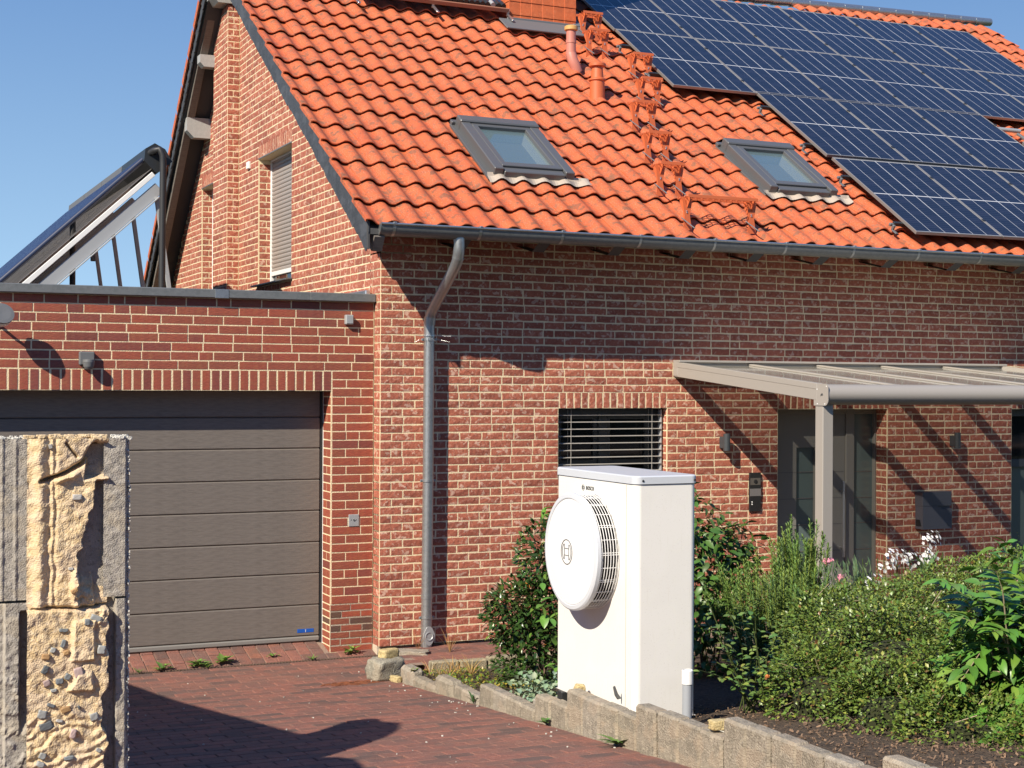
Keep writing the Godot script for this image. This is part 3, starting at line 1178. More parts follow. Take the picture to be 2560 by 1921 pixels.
func build_entrance(house: Node3D) -> void:
	var z := -0.19
	var g := Geo.new()
	# frame
	g.box(tf(Vector3(4.316, 1.0, z - 0.03)), Vector3(0.05, 2.24, 0.06), 0.004)
	g.box(tf(Vector3(5.338, 1.0, z - 0.03)), Vector3(0.108, 2.24, 0.06), 0.004)
	g.box(tf(Vector3(5.665, 1.0, z - 0.02)), Vector3(0.024, 2.24, 0.05), 0.003)
	g.box(tf(Vector3(4.98, 2.09, z - 0.032)), Vector3(1.38, 0.06, 0.055), 0.004)
	var frame := part("entrance_frame", g, M.door_grey, house)
	# leaf with a tall narrow light
	g = leaf_wall(tf(Vector3(0, 0, z - 0.015)), 4.345, 5.28, -0.08, 2.06, [Rect2(4.663, 0.2, 0.236, 1.51)], 0.06)
	var door := part("front_door", g, M.door_grey, house)
	g = Geo.new()
	g.box(tf(Vector3(4.781, 0.955, z - 0.055)), Vector3(0.24, 1.52, 0.01), 0.0)
	part("pane", g, M.pane_frost, door)
	for y in [1.451, 1.175, 0.90, 0.62]:
		g = Geo.new()
		g.box(tf(Vector3(4.781, y, z - 0.047)), Vector3(0.236, 0.009, 0.008), 0.0)
		part("glazing_bar", g, M.alu_dark, door)
	for y in [1.451, 1.175, 0.90, 0.62]:
		for s in [[4.36, 4.66], [4.90, 5.27]]:
			g = Geo.new()
			g.box(tf(Vector3((s[0] + s[1]) * 0.5, y, z - 0.0142)), Vector3(s[1] - s[0], 0.006, 0.003), 0.0)
			part("groove", g, M.alu_dark, door)
	g = Geo.new()
	g.tube([Vector3(5.22, 0.55, z + 0.05), Vector3(5.22, 1.35, z + 0.05)], 0.014, 8)
	for y in [0.65, 1.25]:
		g.tube([Vector3(5.22, y, z + 0.05), Vector3(5.22, y, z - 0.02)], 0.008, 8)
	part("handle", g, M.alu, door)
	# side light
	g = Geo.new()
	g.box(tf(Vector3(5.522, 0.98, z - 0.045)), Vector3(0.262, 2.18, 0.012), 0.0)
	part("side_light", g, M.pane_frost, frame)
	for y in [1.444, 1.168, 0.899, 0.617]:
		g = Geo.new()
		g.box(tf(Vector3(5.522, y, z - 0.0375)), Vector3(0.262, 0.008, 0.004), 0.0)
		part("glazing_bar", g, M.alu_dark, frame)
	g = Geo.new()
	g.box(tf(Vector3(4.98, -0.1, -0.02)), Vector3(1.5, 0.12, 0.4), 0.01)
	part("door_step", g, M.kerb, house)
	# the next window at the edge of the picture
	g = Geo.new()
	for b in [[7.377, 7.44], [8.55, 8.877]]:
		g.box(tf(Vector3((b[0] + b[1]) * 0.5, 1.0, -0.19)), Vector3(b[1] - b[0], 2.25, 0.06), 0.004)
	for y in [1.50, 2.07, 0.02]:
		g.box(tf(Vector3(8.1, y, -0.192)), Vector3(1.5, 0.09, 0.056), 0.004)
	var w2 := part("window", g, M.anthracite, house)
	for s in [[0.07, 1.46], [1.545, 2.03]]:
		g = Geo.new()
		g.box(tf(Vector3(8.0, (s[0] + s[1]) * 0.5, -0.2)), Vector3(1.13, s[1] - s[0], 0.012), 0.0)
		part("pane", g, M.pane_dark if s[0] > 1 else M.pane_frost, w2)


func tile_geo(L: float, verge: bool, tone: Color) -> Geo:
	var g := Geo.new()
	var w := 0.2265
	var n := 12
	var A := 0.046
	var ta := 0.21 if verge else -0.05
	var th := 0.015
	var f := func(t: float) -> float:
		var k := 0.5 + 0.5 * cos(TAU * (t - 0.32))
		return A * (smoothstep(0.0, 1.0, k) * 0.6 + k * 0.4 - 1.0) + (0.006 * smoothstep(0.12, -0.06, t))
	var top := []
	for j in 2:
		var rowp := []
		for i in n + 1:
			var t := lerpf(ta, 1.0, float(i) / n)
			rowp.append(Vector3(t * w, j * (L + 0.05), f.call(t) - 0.034 * j * (L + 0.05) / L))
		top.append(rowp)
	var b := g.v.size()
	for j in 2:
		for i in n + 1:
			g.vert(top[j][i], Vector3.BACK, tone)
	for i in n:
		g.tri(b + i, b + i + 1, b + n + 1 + i + 1)
		g.tri(b + i, b + n + 1 + i + 1, b + n + 1 + i)
	g.smooth()
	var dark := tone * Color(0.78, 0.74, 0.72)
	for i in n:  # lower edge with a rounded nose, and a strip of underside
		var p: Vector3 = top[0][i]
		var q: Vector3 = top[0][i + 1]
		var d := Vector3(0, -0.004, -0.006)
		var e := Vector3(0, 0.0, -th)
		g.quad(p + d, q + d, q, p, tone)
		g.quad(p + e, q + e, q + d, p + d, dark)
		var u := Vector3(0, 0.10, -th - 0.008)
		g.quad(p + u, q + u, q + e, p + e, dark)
	var a0: Vector3 = top[0][0]
	var a1: Vector3 = top[1][0]
	var dn := Vector3(0, 0, -0.03 if verge else -th)
	g.quad(a1, a1 + dn, a0 + dn, a0, tone)
	if verge:
		var dx := Vector3(0.014, 0, 0)
		g.quad(a0, a0 + dn, a0 + dn + dx, a0 + dx, dark)
	return g


const SKYLIGHTS := [[1.152, 2.0, -0.10, -1.05], [4.25, 5.10, -0.12, -1.04]]


func build_roof(house: Node3D) -> void:
	var s := sqrt(1.0 + RT * RT)
	var nz := Vector3(0, 1, RT) / s
	var upv := Vector3(0, RT, -1) / s
	# underlay
	var g := Geo.new()
	var x0 := -0.34
	var x1 := 12.33
	var P := func(x: float, z: float, off: float) -> Vector3: return Vector3(x, roof_y(z) + off, z)
	var Q := func(x: float, z: float, off: float) -> Vector3: return Vector3(x, back_y(z) + off, z)
	var zl := ridge_z(x0) + 0.1
	g.quad(P.call(x0, 0.70, -0.115), P.call(x1, 0.70, -0.115), P.call(x1, ridge_z(x1) + 0.15, -0.115), P.call(x0, zl, -0.115))
	g.quad(P.call(x1, 0.70, -0.16), P.call(x0, 0.70, -0.16), P.call(x0, zl, -0.16), P.call(x1, ridge_z(x1) + 0.15, -0.16))
	g.quad(P.call(x0, 0.70, -0.16), P.call(x1, 0.70, -0.16), P.call(x1, 0.70, -0.115), P.call(x0, 0.70, -0.115))
	# back slope follows from the leaning ridge
	var rl := Vector3(x0, roof_y(zl) - 0.115, zl)
	var rr := Vector3(x1, roof_y(ridge_z(x1) + 0.15) - 0.115, ridge_z(x1) + 0.15)
	g.quad(rr, Vector3(x1, 2.3, -11.1), Vector3(x0, 2.3, -11.1), rl)
	var d := Vector3(0, -0.06, 0)
	g.quad(Vector3(x1, 2.3, -11.1) + d, rr + d, rl + d, Vector3(x0, 2.3, -11.1) + d)
	var roof := part("roof", g, M.soffit, house)

	var tones := []
	for i in 9:
		var k := rnd(0.9, 1.1)
		tones.append(Color(k, k * rnd(0.92, 1.08), k * rnd(0.9, 1.1)))
	var tv := []
	for c in tones:
		var t0 := tile_geo(0.3915, false, c)
		tv.append([t0, t0.mesh(M.tile)])
	var vv := []
	for i in 3:
		var t0 := tile_geo(0.3915, true, tones[i])
		vv.append([t0, t0.mesh(M.tile)])
	var bas := axes(Vector3.RIGHT, upv, nz)
	var list := []
	for r in 21:
		var z := 0.745 - 0.3255 * r
		for i in 56:
			var x := -0.4395 + 0.2265 * i
			var zc := z - 0.16
			if z - 0.22 < ridge_z(x):
				continue
			var xc := x + 0.113
			var cut := false
			for q in SKYLIGHTS:
				if xc > q[0] - 0.02 and xc < q[1] + 0.06 and zc < q[2] - 0.06 and zc > q[3] - 0.08:
					cut = true
			if cut or (xc > 3.0 and xc < 3.78 and zc < -3.72):
				continue
			var hidden := false  # deep under the solar modules
			if xc > 5.95 and xc < 8.4 and zc < 0.15 and zc > -5.0:
				hidden = true
			if xc > 8.4 and xc < 10.6 and zc < -2.9 and zc > -4.8:
				hidden = true
			if xc > 4.8 and xc < 8.4 and zc < -2.9 and zc > -4.8:
				hidden = true
			if hidden:
				continue
			var p := Vector3(x, roof_y(z), z)
			list.append([p, i == 0, z - 0.22 - ridge_z(x) < 0.33])
	var sc := []
	for e in list:
		var q := seen_at(e[0] + Vector3(0.11, 0.1, -0.15))
		var k := q.z
		if not in_view(e[0] + Vector3(0.11, 0.1, -0.15), 0.015):
			k += 1000.0
		sc.append([k, e])
	sc.sort_custom(func(a, b): return a[0] < b[0])
	var rest := Geo.new()
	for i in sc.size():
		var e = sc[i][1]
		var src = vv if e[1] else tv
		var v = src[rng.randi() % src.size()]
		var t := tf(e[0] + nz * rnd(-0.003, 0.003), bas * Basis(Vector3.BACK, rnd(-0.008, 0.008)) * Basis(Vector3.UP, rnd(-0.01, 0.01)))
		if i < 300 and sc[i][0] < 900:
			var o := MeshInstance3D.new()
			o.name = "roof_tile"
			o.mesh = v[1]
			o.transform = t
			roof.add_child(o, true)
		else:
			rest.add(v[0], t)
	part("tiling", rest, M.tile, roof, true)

	# verge of the back slope: a single column of tiles seen edge-on
	var s2 := sqrt(1.0 + 0.917 * 0.917)
	var nb := Vector3(0, 1, -0.917) / s2
	var ub := Vector3(0, 0.917, 1) / s2
	var bb := axes(Vector3(-1, 0, 0), ub, nb)
	for r in 18:
		var z := -10.9 + r * 0.325
		if z > -5.42:
			break
		var t0 := Geo.new()
		for k in 2:
			var tg := tile_geo(0.44, false, tones[(r + k) % 9])
			t0.add(tg, tf(Vector3(-0.17 + k * 0.2265, back_y(z) - 0.02, z), bb))
		var flange := Geo.new()
		var a := Vector3(-0.405, back_y(z) - 0.045, z)
		var b := a + ub * 0.40
		var dn := -nb * 0.085
		t0.quad(a + dn, b + dn, b, a, tones[r % 9])
		t0.quad(b + dn * 1.0, a + dn * 1.0, a + dn + Vector3(0.02, 0, 0), b + dn + Vector3(0.02, 0, 0), tones[r % 9])
		t0.quad(a + dn, a, a + Vector3(0.05, 0, 0), a + dn + Vector3(0.05, 0, 0), tones[r % 9])
		part("roof_tile", t0, M.tile, roof)
	# ridge caps: a metal-edged row
	g = Geo.new()
	for i in 38:
		var xa := -0.36 + i * 0.335
		if xa > 12.2:
			break
		var za := ridge_z(xa)
		var pa := Vector3(xa, roof_y(za) + 0.02, za - 0.02)
		var pb := Vector3(xa + 0.34, roof_y(ridge_z(xa + 0.34)) + 0.028, ridge_z(xa + 0.34) - 0.02)
		g = Geo.new()
		g.tube([pa - Vector3(0, 0.045, 0), pb - Vector3(0, 0.045, 0)], 0.068, 12, Color.WHITE, true, 0.062)
		part("ridge_cap", g, M.zinc, roof)

	# slate hung barge boards
	var slate_v := rng
	for side in 2:
		var zs := 0.70 if side == 0 else -5.25
		var k := 0
		g = Geo.new()
		var zend := -5.1 if side == 0 else -10.9
		var f := func(zq: float) -> float: return roof_y(zq) if side == 0 else back_y(zq)
		g.quad(Vector3(-0.362, f.call(zend) - 0.29, zend), Vector3(-0.362, f.call(zs) - 0.29, zs), Vector3(-0.362, f.call(zs) - 0.05, zs), Vector3(-0.362, f.call(zend) - 0.05, zend))
		g.quad(Vector3(-0.345, f.call(zs) - 0.29, zs), Vector3(-0.345, f.call(zend) - 0.29, zend), Vector3(-0.345, f.call(zend) - 0.05, zend), Vector3(-0.345, f.call(zs) - 0.05, zs))
		g.quad(Vector3(-0.362, f.call(zs) - 0.29, zs), Vector3(-0.345, f.call(zs) - 0.29, zs), Vector3(-0.345, f.call(zs) - 0.05, zs), Vector3(-0.362, f.call(zs) - 0.05, zs))
		g.quad(Vector3(-0.345, f.call(zs) - 0.29, zs), Vector3(-0.362, f.call(zs) - 0.29, zs), Vector3(-0.362, f.call(zend) - 0.29, zend), Vector3(-0.345, f.call(zend) - 0.29, zend))
		var board := part("barge_board", g, M.soffit, house)
		while zs > zend:
			var wz := 0.118
			var za := zs
			var zb := zs - wz * 1.35
			var lo := rnd(0.292, 0.318)
			var kink := rnd(0.012, 0.03)
			var pts := PackedVector2Array()
			pts.append(Vector2(za, f.call(za) - 0.045))
			pts.append(Vector2(zb, f.call(zb) - 0.045))
			pts.append(Vector2(zb, f.call(zb) - lo + 0.03))
			pts.append(Vector2(zb + 0.04, f.call(zb + 0.04) - lo))
			pts.append(Vector2(za - 0.045 + rnd(-0.01, 0.01), f.call(za) - lo + 0.012))
			pts.append(Vector2(za - 0.012, f.call(za) - lo + 0.055))
			pts.append(Vector2(za + 0.004 - kink, f.call(za) - 0.20))
			pts.append(Vector2(za + kink * 0.5, f.call(za) - 0.14))
			var T := tf(Vector3(-0.352, 0, 0), axes(Vector3(0, 0, 1), Vector3.UP, Vector3(-1, 0, 0)))
			# each slate leans so that its near edge stands proud
			var T2 := tf(Vector3(-0.368, 0, zb)) * tf(Vector3.ZERO, Basis(Vector3.UP, 0.10)) * tf(Vector3(0, 0, -zb), axes(Vector3(0, 0, 1), Vector3.UP, Vector3(-1, 0, 0)))
			g = Geo.new()
			g.prism(T2, pts, 0.007, Color.WHITE * rnd(0.8, 1.2))
			part("slate", g, M.slate, board)
			zs -= wz
			k += 1

	# boarded undersides of the overhang, rafter and purlin ends
	for side in 2:
		var f := func(zq: float) -> float: return roof_y(zq) if side == 0 else back_y(zq)
		var za := 0.66 if side == 0 else -5.2
		var zb := -5.1 if side == 0 else -10.9
		var n := int(absf(zb - za) / 0.14)
		for i in n:
			var a := lerpf(za, zb, float(i) / n)
			var b := lerpf(za, zb, (i + 0.94) / n)
			g = Geo.new()
			var y := -0.172
			g.quad(Vector3(-0.33, f.call(b) + y, b), Vector3(0.02, f.call(b) + y, b), Vector3(0.02, f.call(a) + y, a), Vector3(-0.33, f.call(a) + y, a))
			g.quad(Vector3(0.02, f.call(b) + y + 0.012, b), Vector3(-0.33, f.call(b) + y + 0.012, b), Vector3(-0.33, f.call(a) + y + 0.012, a), Vector3(0.02, f.call(a) + y + 0.012, a))
			part("soffit_board", g, M.soffit, roof)
		var mid := (za + zb) * 0.5
		var len := absf(zb - za) * (s if side == 0 else s2)
		var ang := atan(RT) if side == 0 else -atan(0.917)
		g = Geo.new()
		g.box(tf(Vector3(-0.255, f.call(mid) - 0.175 - 0.09, mid), Basis(Vector3.RIGHT, ang)), Vector3(0.10, 0.15, len), 0.006)
		part("rafter", g, M.rafter, roof)
	for pp in [[-6.86, 5.70, 0.15, 0.26, -0.31], [-6.02, 6.41, 0.16, 0.15, -0.33], [-3.12, 5.86, 0.14, 0.22, -0.20], [-5.42, 7.08, 0.40, 0.20, -0.34]]:
		g = Geo.new()
		var h: float = pp[3]
		var w: float = pp[4]
		g.prism(tf(Vector3(0, pp[1], pp[0] - pp[2] * 0.5)), PackedVector2Array([Vector2(0.05, -h / 2), Vector2(w + h * 0.35, -h / 2), Vector2(w, -h / 2 + h * 0.35), Vector2(w, h / 2), Vector2(0.05, h / 2)]), pp[2])
		part("purlin_end", g, M.purlin, roof)
	g = Geo.new()
	g.box(tf(Vector3(-0.16, 7.24, -5.32)), Vector3(0.38, 0.09, 0.42), 0.01)
	part("purlin_end", g, M.zinc, roof)
	# feet of the rafters under the gutter
	for x in [0.62, 1.40, 2.18, 2.95, 3.72, 4.50, 5.35, 6.20, 7.08, 7.9, 8.7]:
		g = Geo.new()
		g.prism(tf(Vector3(x - 0.06, 0, 0), axes(Vector3(0, 0, -1), Vector3.UP, Vector3(1, 0, 0))), PackedVector2Array([Vector2(-0.62, 3.70), Vector2(-0.36, 3.575), Vector2(0.02, 3.66), Vector2(0.02, 4.08), Vector2(-0.62, 3.68)]), 0.12)
		part("rafter_foot", g, M.anthracite, roof)
	g = Geo.new()  # eaves soffit
	g.box(tf(Vector3(6.0, 3.735, 0.31)), Vector3(12.0, 0.02, 0.62), 0.0)
	part("eaves_board", g, M.soffit, roof)


func build_gutter(house: Node3D) -> void:
	var g := Geo.new()
	var c := Vector2(0.67, 3.715)
	var r := 0.09
	var n := 14
	var xa := -0.262
	var xb := 12.4
	for k in n:
		var a0 := PI + PI * k / n
		var a1 := PI + PI * (k + 1) / n
		var d0 := Vector2(cos(a0), sin(a0))
		var d1 := Vector2(cos(a1), sin(a1))
		var f := func(d: Vector2, rr: float, x: float) -> Vector3: return Vector3(x, c.y + d.y * rr, c.x + d.x * rr)
		var i := g.vert(f.call(d0, r, xa), Vector3(0, d0.y, d0.x))
		g.vert(f.call(d0, r, xb), Vector3(0, d0.y, d0.x))
		g.vert(f.call(d1, r, xb), Vector3(0, d1.y, d1.x))
		g.vert(f.call(d1, r, xa), Vector3(0, d1.y, d1.x))
		g.tri(i, i + 1, i + 2)
		g.tri(i, i + 2, i + 3)
		i = g.vert(f.call(d0, r - 0.002, xa), Vector3(0, -d0.y, -d0.x))
		g.vert(f.call(d0, r - 0.002, xb), Vector3(0, -d0.y, -d0.x))
		g.vert(f.call(d1, r - 0.002, xb), Vector3(0, -d1.y, -d1.x))
		g.vert(f.call(d1, r - 0.002, xa), Vector3(0, -d1.y, -d1.x))
		g.tri(i, i + 2, i + 1)
		g.tri(i, i + 3, i + 2)
	var gut := part("gutter", g, M.zinc_dark, house)
	g = Geo.new()
	g.tube([Vector3(xa, c.y + 0.006, c.x + r + 0.004), Vector3(xb, c.y + 0.006, c.x + r + 0.004)], 0.0115, 10)
	part("lip", g, M.zinc, gut)
	g = Geo.new()
	var half := PackedVector2Array([Vector2(-r - 0.004, 0.03), Vector2(-r, 0)])
	for k in 17:
		var a := PI + PI * k / 16.0
		half.append(Vector2(cos(a), sin(a)) * (r + 0.003))
	half.append(Vector2(r + 0.012, 0.012))
	g.prism(tf(Vector3(xa + 0.003, c.y, c.x), axes(Vector3(0, 0, 1), Vector3.UP, Vector3(-1, 0, 0))), half, 0.006)
	part("end_cap", g, M.zinc, gut)
	# flashing between tiles and gutter
	g = Geo.new()
	g.quad(Vector3(-0.25, 3.70, 0.645), Vector3(12.3, 3.70, 0.645), Vector3(12.3, 3.775, 0.60), Vector3(-0.25, 3.775, 0.60))
	part("eaves_flashing", g, M.zinc_dark, gut)
	var x := -0.14
	while x < 9.0:
		g = Geo.new()
		for k in 8:
			var a := TAU * 0.5 + PI * (k + 2) / 10.0
			var a2 := TAU * 0.5 + PI * (k + 3) / 10.0
			var p := Vector3(x, c.y + sin(a) * (r + 0.003), c.x + cos(a) * (r + 0.003))
			var q := Vector3(x, c.y + sin(a2) * (r + 0.003), c.x + cos(a2) * (r + 0.003))
			var e := Vector3(0.0125, 0, 0)
			g.quad(p + e, p - e, q - e, q + e)
		g.box(tf(Vector3(x, c.y + 0.018, c.x + r - 0.002)), Vector3(0.03, 0.014, 0.04), 0.003)
		part("gutter_bracket", g, M.zinc, gut)
		x += 0.80

	# downpipe with swan neck
	g = Geo.new()
	var path := [Vector3(0.49, 3.66, 0.67), Vector3(0.49, 3.56, 0.67), Vector3(0.492, 3.50, 0.655), Vector3(0.494, 3.44, 0.62), Vector3(0.49, 3.38, 0.565), Vector3(0.455, 3.06, 0.17), Vector3(0.448, 3.01, 0.12), Vector3(0.442, 2.95, 0.09), Vector3(0.44, 2.88, 0.082), Vector3(0.436, 1.4, 0.082), Vector3(0.425, -0.2, 0.082)]
	g.tube(path, 0.05, 20)
	var pipe := part("downpipe", g, M.zinc, house)
	g = Geo.new()
	for e in [[Vector3(0.4955, 3.475, 0.640), Vector3(0.4945, 3.46, 0.632)], [Vector3(0.443, 2.965, 0.095), Vector3(0.441, 2.90, 0.083)], [Vector3(0.429, 0.44, 0.082), Vector3(0.4285, 0.40, 0.082)]]:
		g.tube(e, 0.0535, 20)
	part("socket", g, M.zinc, pipe)
	for y in [2.76, 1.476, 0.23]:
		g = Geo.new()
		var px: float = 0.425 + (y + 0.2) / 3.08 * 0.015
		g.lathe(tf(Vector3(px, y - 0.012, 0.082)), [Vector2(0.052, 0), Vector2(0.0555, 0.002), Vector2(0.0555, 0.022), Vector2(0.052, 0.024)], 20)
		for sx in [-1.0, 1.0]:
			g.box(tf(Vector3(px + sx * 0.064, y, 0.086)), Vector3(0.022, 0.024, 0.012), 0.003)
			g.tube([Vector3(px + sx * 0.067, y, 0.074), Vector3(px + sx * 0.067, y, 0.10)], 0.004, 6)
		g.tube([Vector3(px, y, 0.05), Vector3(px, y, -0.02)], 0.005, 6)
		part("pipe_clamp", g, M.zinc, pipe)
	# ring of wire spikes against climbing animals
	g = Geo.new()
	g.lathe(tf(Vector3(0.4405, 2.79, 0.082)), [Vector2(0.052, 0), Vector2(0.057, 0.0), Vector2(0.057, 0.012), Vector2(0.052, 0.012)], 20)
	for i in 22:
		var a := TAU * i / 22.0 + rnd(-0.1, 0.1)
		var dd := Vector3(cos(a), 0, sin(a))
		if dd.z < -0.55:
			continue
		var o := Vector3(0.4405, 2.796 - (i % 2) * 0.025, 0.082) + dd * 0.054
		var l := rnd(0.05, 0.085) if dd.x < 0.6 else rnd(0.12, 0.17)
		g.tube([o, o + dd * l + Vector3(0, rnd(-0.012, 0.004) - (0.03 if i % 2 else 0.0), 0)], 0.0018, 4)
	part("spike_ring", g, M.alu, pipe)
	# inspection hatch
	g = Geo.new()
	var poly := PackedVector2Array()
	for i in 28:
		var a := TAU * i / 28.0
		var rr := 0.058 + 0.03 * pow(absf(sin(a)), 6.0)
		poly.append(Vector2(cos(a) * rr, sin(a) * rr))
	var hb := Basis(Vector3.UP, 0.12)
	g.prism(tf(Vector3(0.434, 0.068, 0.122), hb), poly, 0.012)
	g.lathe(tf(Vector3(0.4348, 0.066, 0.134), hb * Basis(Vector3.RIGHT, PI / 2)), [Vector2(0.040, 0.0), Vector2(0.040, 0.006), Vector2(0.034, 0.006), Vector2(0.030, 0.001), Vector2(0.0, 0.001)], 24)
	part("inspection_hatch", g, M.alu_matt, pipe)

func build_skylights(house: Node3D) -> void:
	var B := slope_basis()
	for q in SKYLIGHTS:
		var x0: float = q[0]
		var x1: float = q[1]
		var zb: float = q[2]
		var s := sqrt(1.0 + RT * RT)
		var L: float = (q[2] - q[3]) * s
		var w := x1 - x0
		var T := tf(on_roof(x0, zb, 0.0), B)   # x across, y up the slope, z out
		var hz := 0.075
		var g := Geo.new()
		for e in [[0.05, L * 0.5, 0.10, L - 0.02], [w - 0.05, L * 0.5, 0.10, L - 0.02]]:
			g.box(T * tf(Vector3(e[0], e[1], hz - 0.09)), Vector3(e[2], e[3], 0.18), 0.008)
		g.box(T * tf(Vector3(w * 0.5, L - 0.06, hz - 0.078)), Vector3(w + 0.02, 0.13, 0.20), 0.012)
		g.box(T * tf(Vector3(w * 0.5, 0.04, hz - 0.105)), Vector3(w - 0.21, 0.09, 0.16), 0.008)
		var win := part("roof_window", g, M.frame_grey, house)
		# sash
		g = Geo.new()
		for e in [[0.135, L * 0.5 - 0.02, 0.06, L - 0.22], [w - 0.135, L * 0.5 - 0.02, 0.06, L - 0.22]]:
			g.box(T * tf(Vector3(e[0], e[1], hz - 0.03)), Vector3(e[2], e[3], 0.05), 0.006)
		g.box(T * tf(Vector3(w * 0.5, 0.125, hz - 0.03)), Vector3(w - 0.21, 0.075, 0.052), 0.006)
		g.box(T * tf(Vector3(w * 0.5, L - 0.15, hz - 0.03)), Vector3(w - 0.21, 0.05, 0.052), 0.006)
		part("sash", g, M.frame_grey, win)
		g = Geo.new()
		g.box(T * tf(Vector3(w * 0.5, L * 0.5, hz - 0.045)), Vector3(w - 0.3, L - 0.24, 0.008), 0.0)
		part("pane", g, M.skylight_glass, win)
		g = Geo.new()
		g.box(T * tf(Vector3(w * 0.5, 0.065, hz - 0.052)), Vector3(w - 0.2, 0.035, 0.05), 0.0)
		part("shadow_gap", g, M.black_plastic, win)
		# pale lining and a blind that shows behind the glass
		g = Geo.new()
		var d := 0.30
		for e in [[0.16, 1.0], [w - 0.16, -1.0]]:
			g.box(T * tf(Vector3(e[0], L * 0.5, hz - 0.06 - d * 0.5)), Vector3(0.012, L - 0.26, d), 0.0)
		g.box(T * tf(Vector3(w * 0.5, 0.15, hz - 0.06 - d * 0.5)), Vector3(w - 0.3, 0.012, d), 0.0)
		g.box(T * tf(Vector3(w * 0.5, L - 0.15, hz - 0.06 - d * 0.5)), Vector3(w - 0.3, 0.012, d), 0.0)
		part("lining", g, M.lining, win)
		g = Geo.new()
		g.box(T * tf(Vector3(w * 0.5, L * 0.5, hz - 0.06 - d)), Vector3(w - 0.28, L - 0.24, 0.01), 0.0)
		part("dark_room", g, M.skylight_room, win)
		# lead apron dressed over the tiles below
		g = Geo.new()
		var n := 40
		for i in n:
			var xa := lerpf(-0.06, w + 0.16, float(i) / n)
			var xb := lerpf(-0.06, w + 0.16, float(i + 1) / n)
			var f := func(x: float) -> float:
				var t: float = (x0 + x + 0.4395) / 0.2265
				return 0.044 * (0.5 + 0.5 * cos(TAU * (t - 0.32)) - 1.0) + 0.012
			var za: float = f.call(xa)
			var zc: float = f.call(xb)
			var e0 := -0.085 + 0.012 * sin(xa * 31.0)
			var e1 := -0.085 + 0.012 * sin(xb * 31.0)
			g.quad(T * Vector3(xa, e0, za), T * Vector3(xb, e1, zc), T * Vector3(xb, 0.0, maxf(zc, -0.01)), T * Vector3(xa, 0.0, maxf(za, -0.01)))
			g.quad(T * Vector3(xa, 0.0, maxf(za, -0.01)), T * Vector3(xb, 0.0, maxf(zc, -0.01)), T * Vector3(xb, 0.03, hz - 0.06), T * Vector3(xa, 0.03, hz - 0.06))
		part("apron_flashing", g, M.apron_lead, win)
		g = Geo.new()  # side flashing gutters
		for xx in [-0.025, w + 0.025]:
			g.box(T * tf(Vector3(xx, L * 0.5, -0.03)), Vector3(0.06, L + 0.05, 0.03), 0.004)
		g.box(T * tf(Vector3(w * 0.5, L + 0.02, 0.0)), Vector3(w + 0.1, 0.06, 0.04), 0.006)
		part("side_flashing", g, M.frame_grey, win)

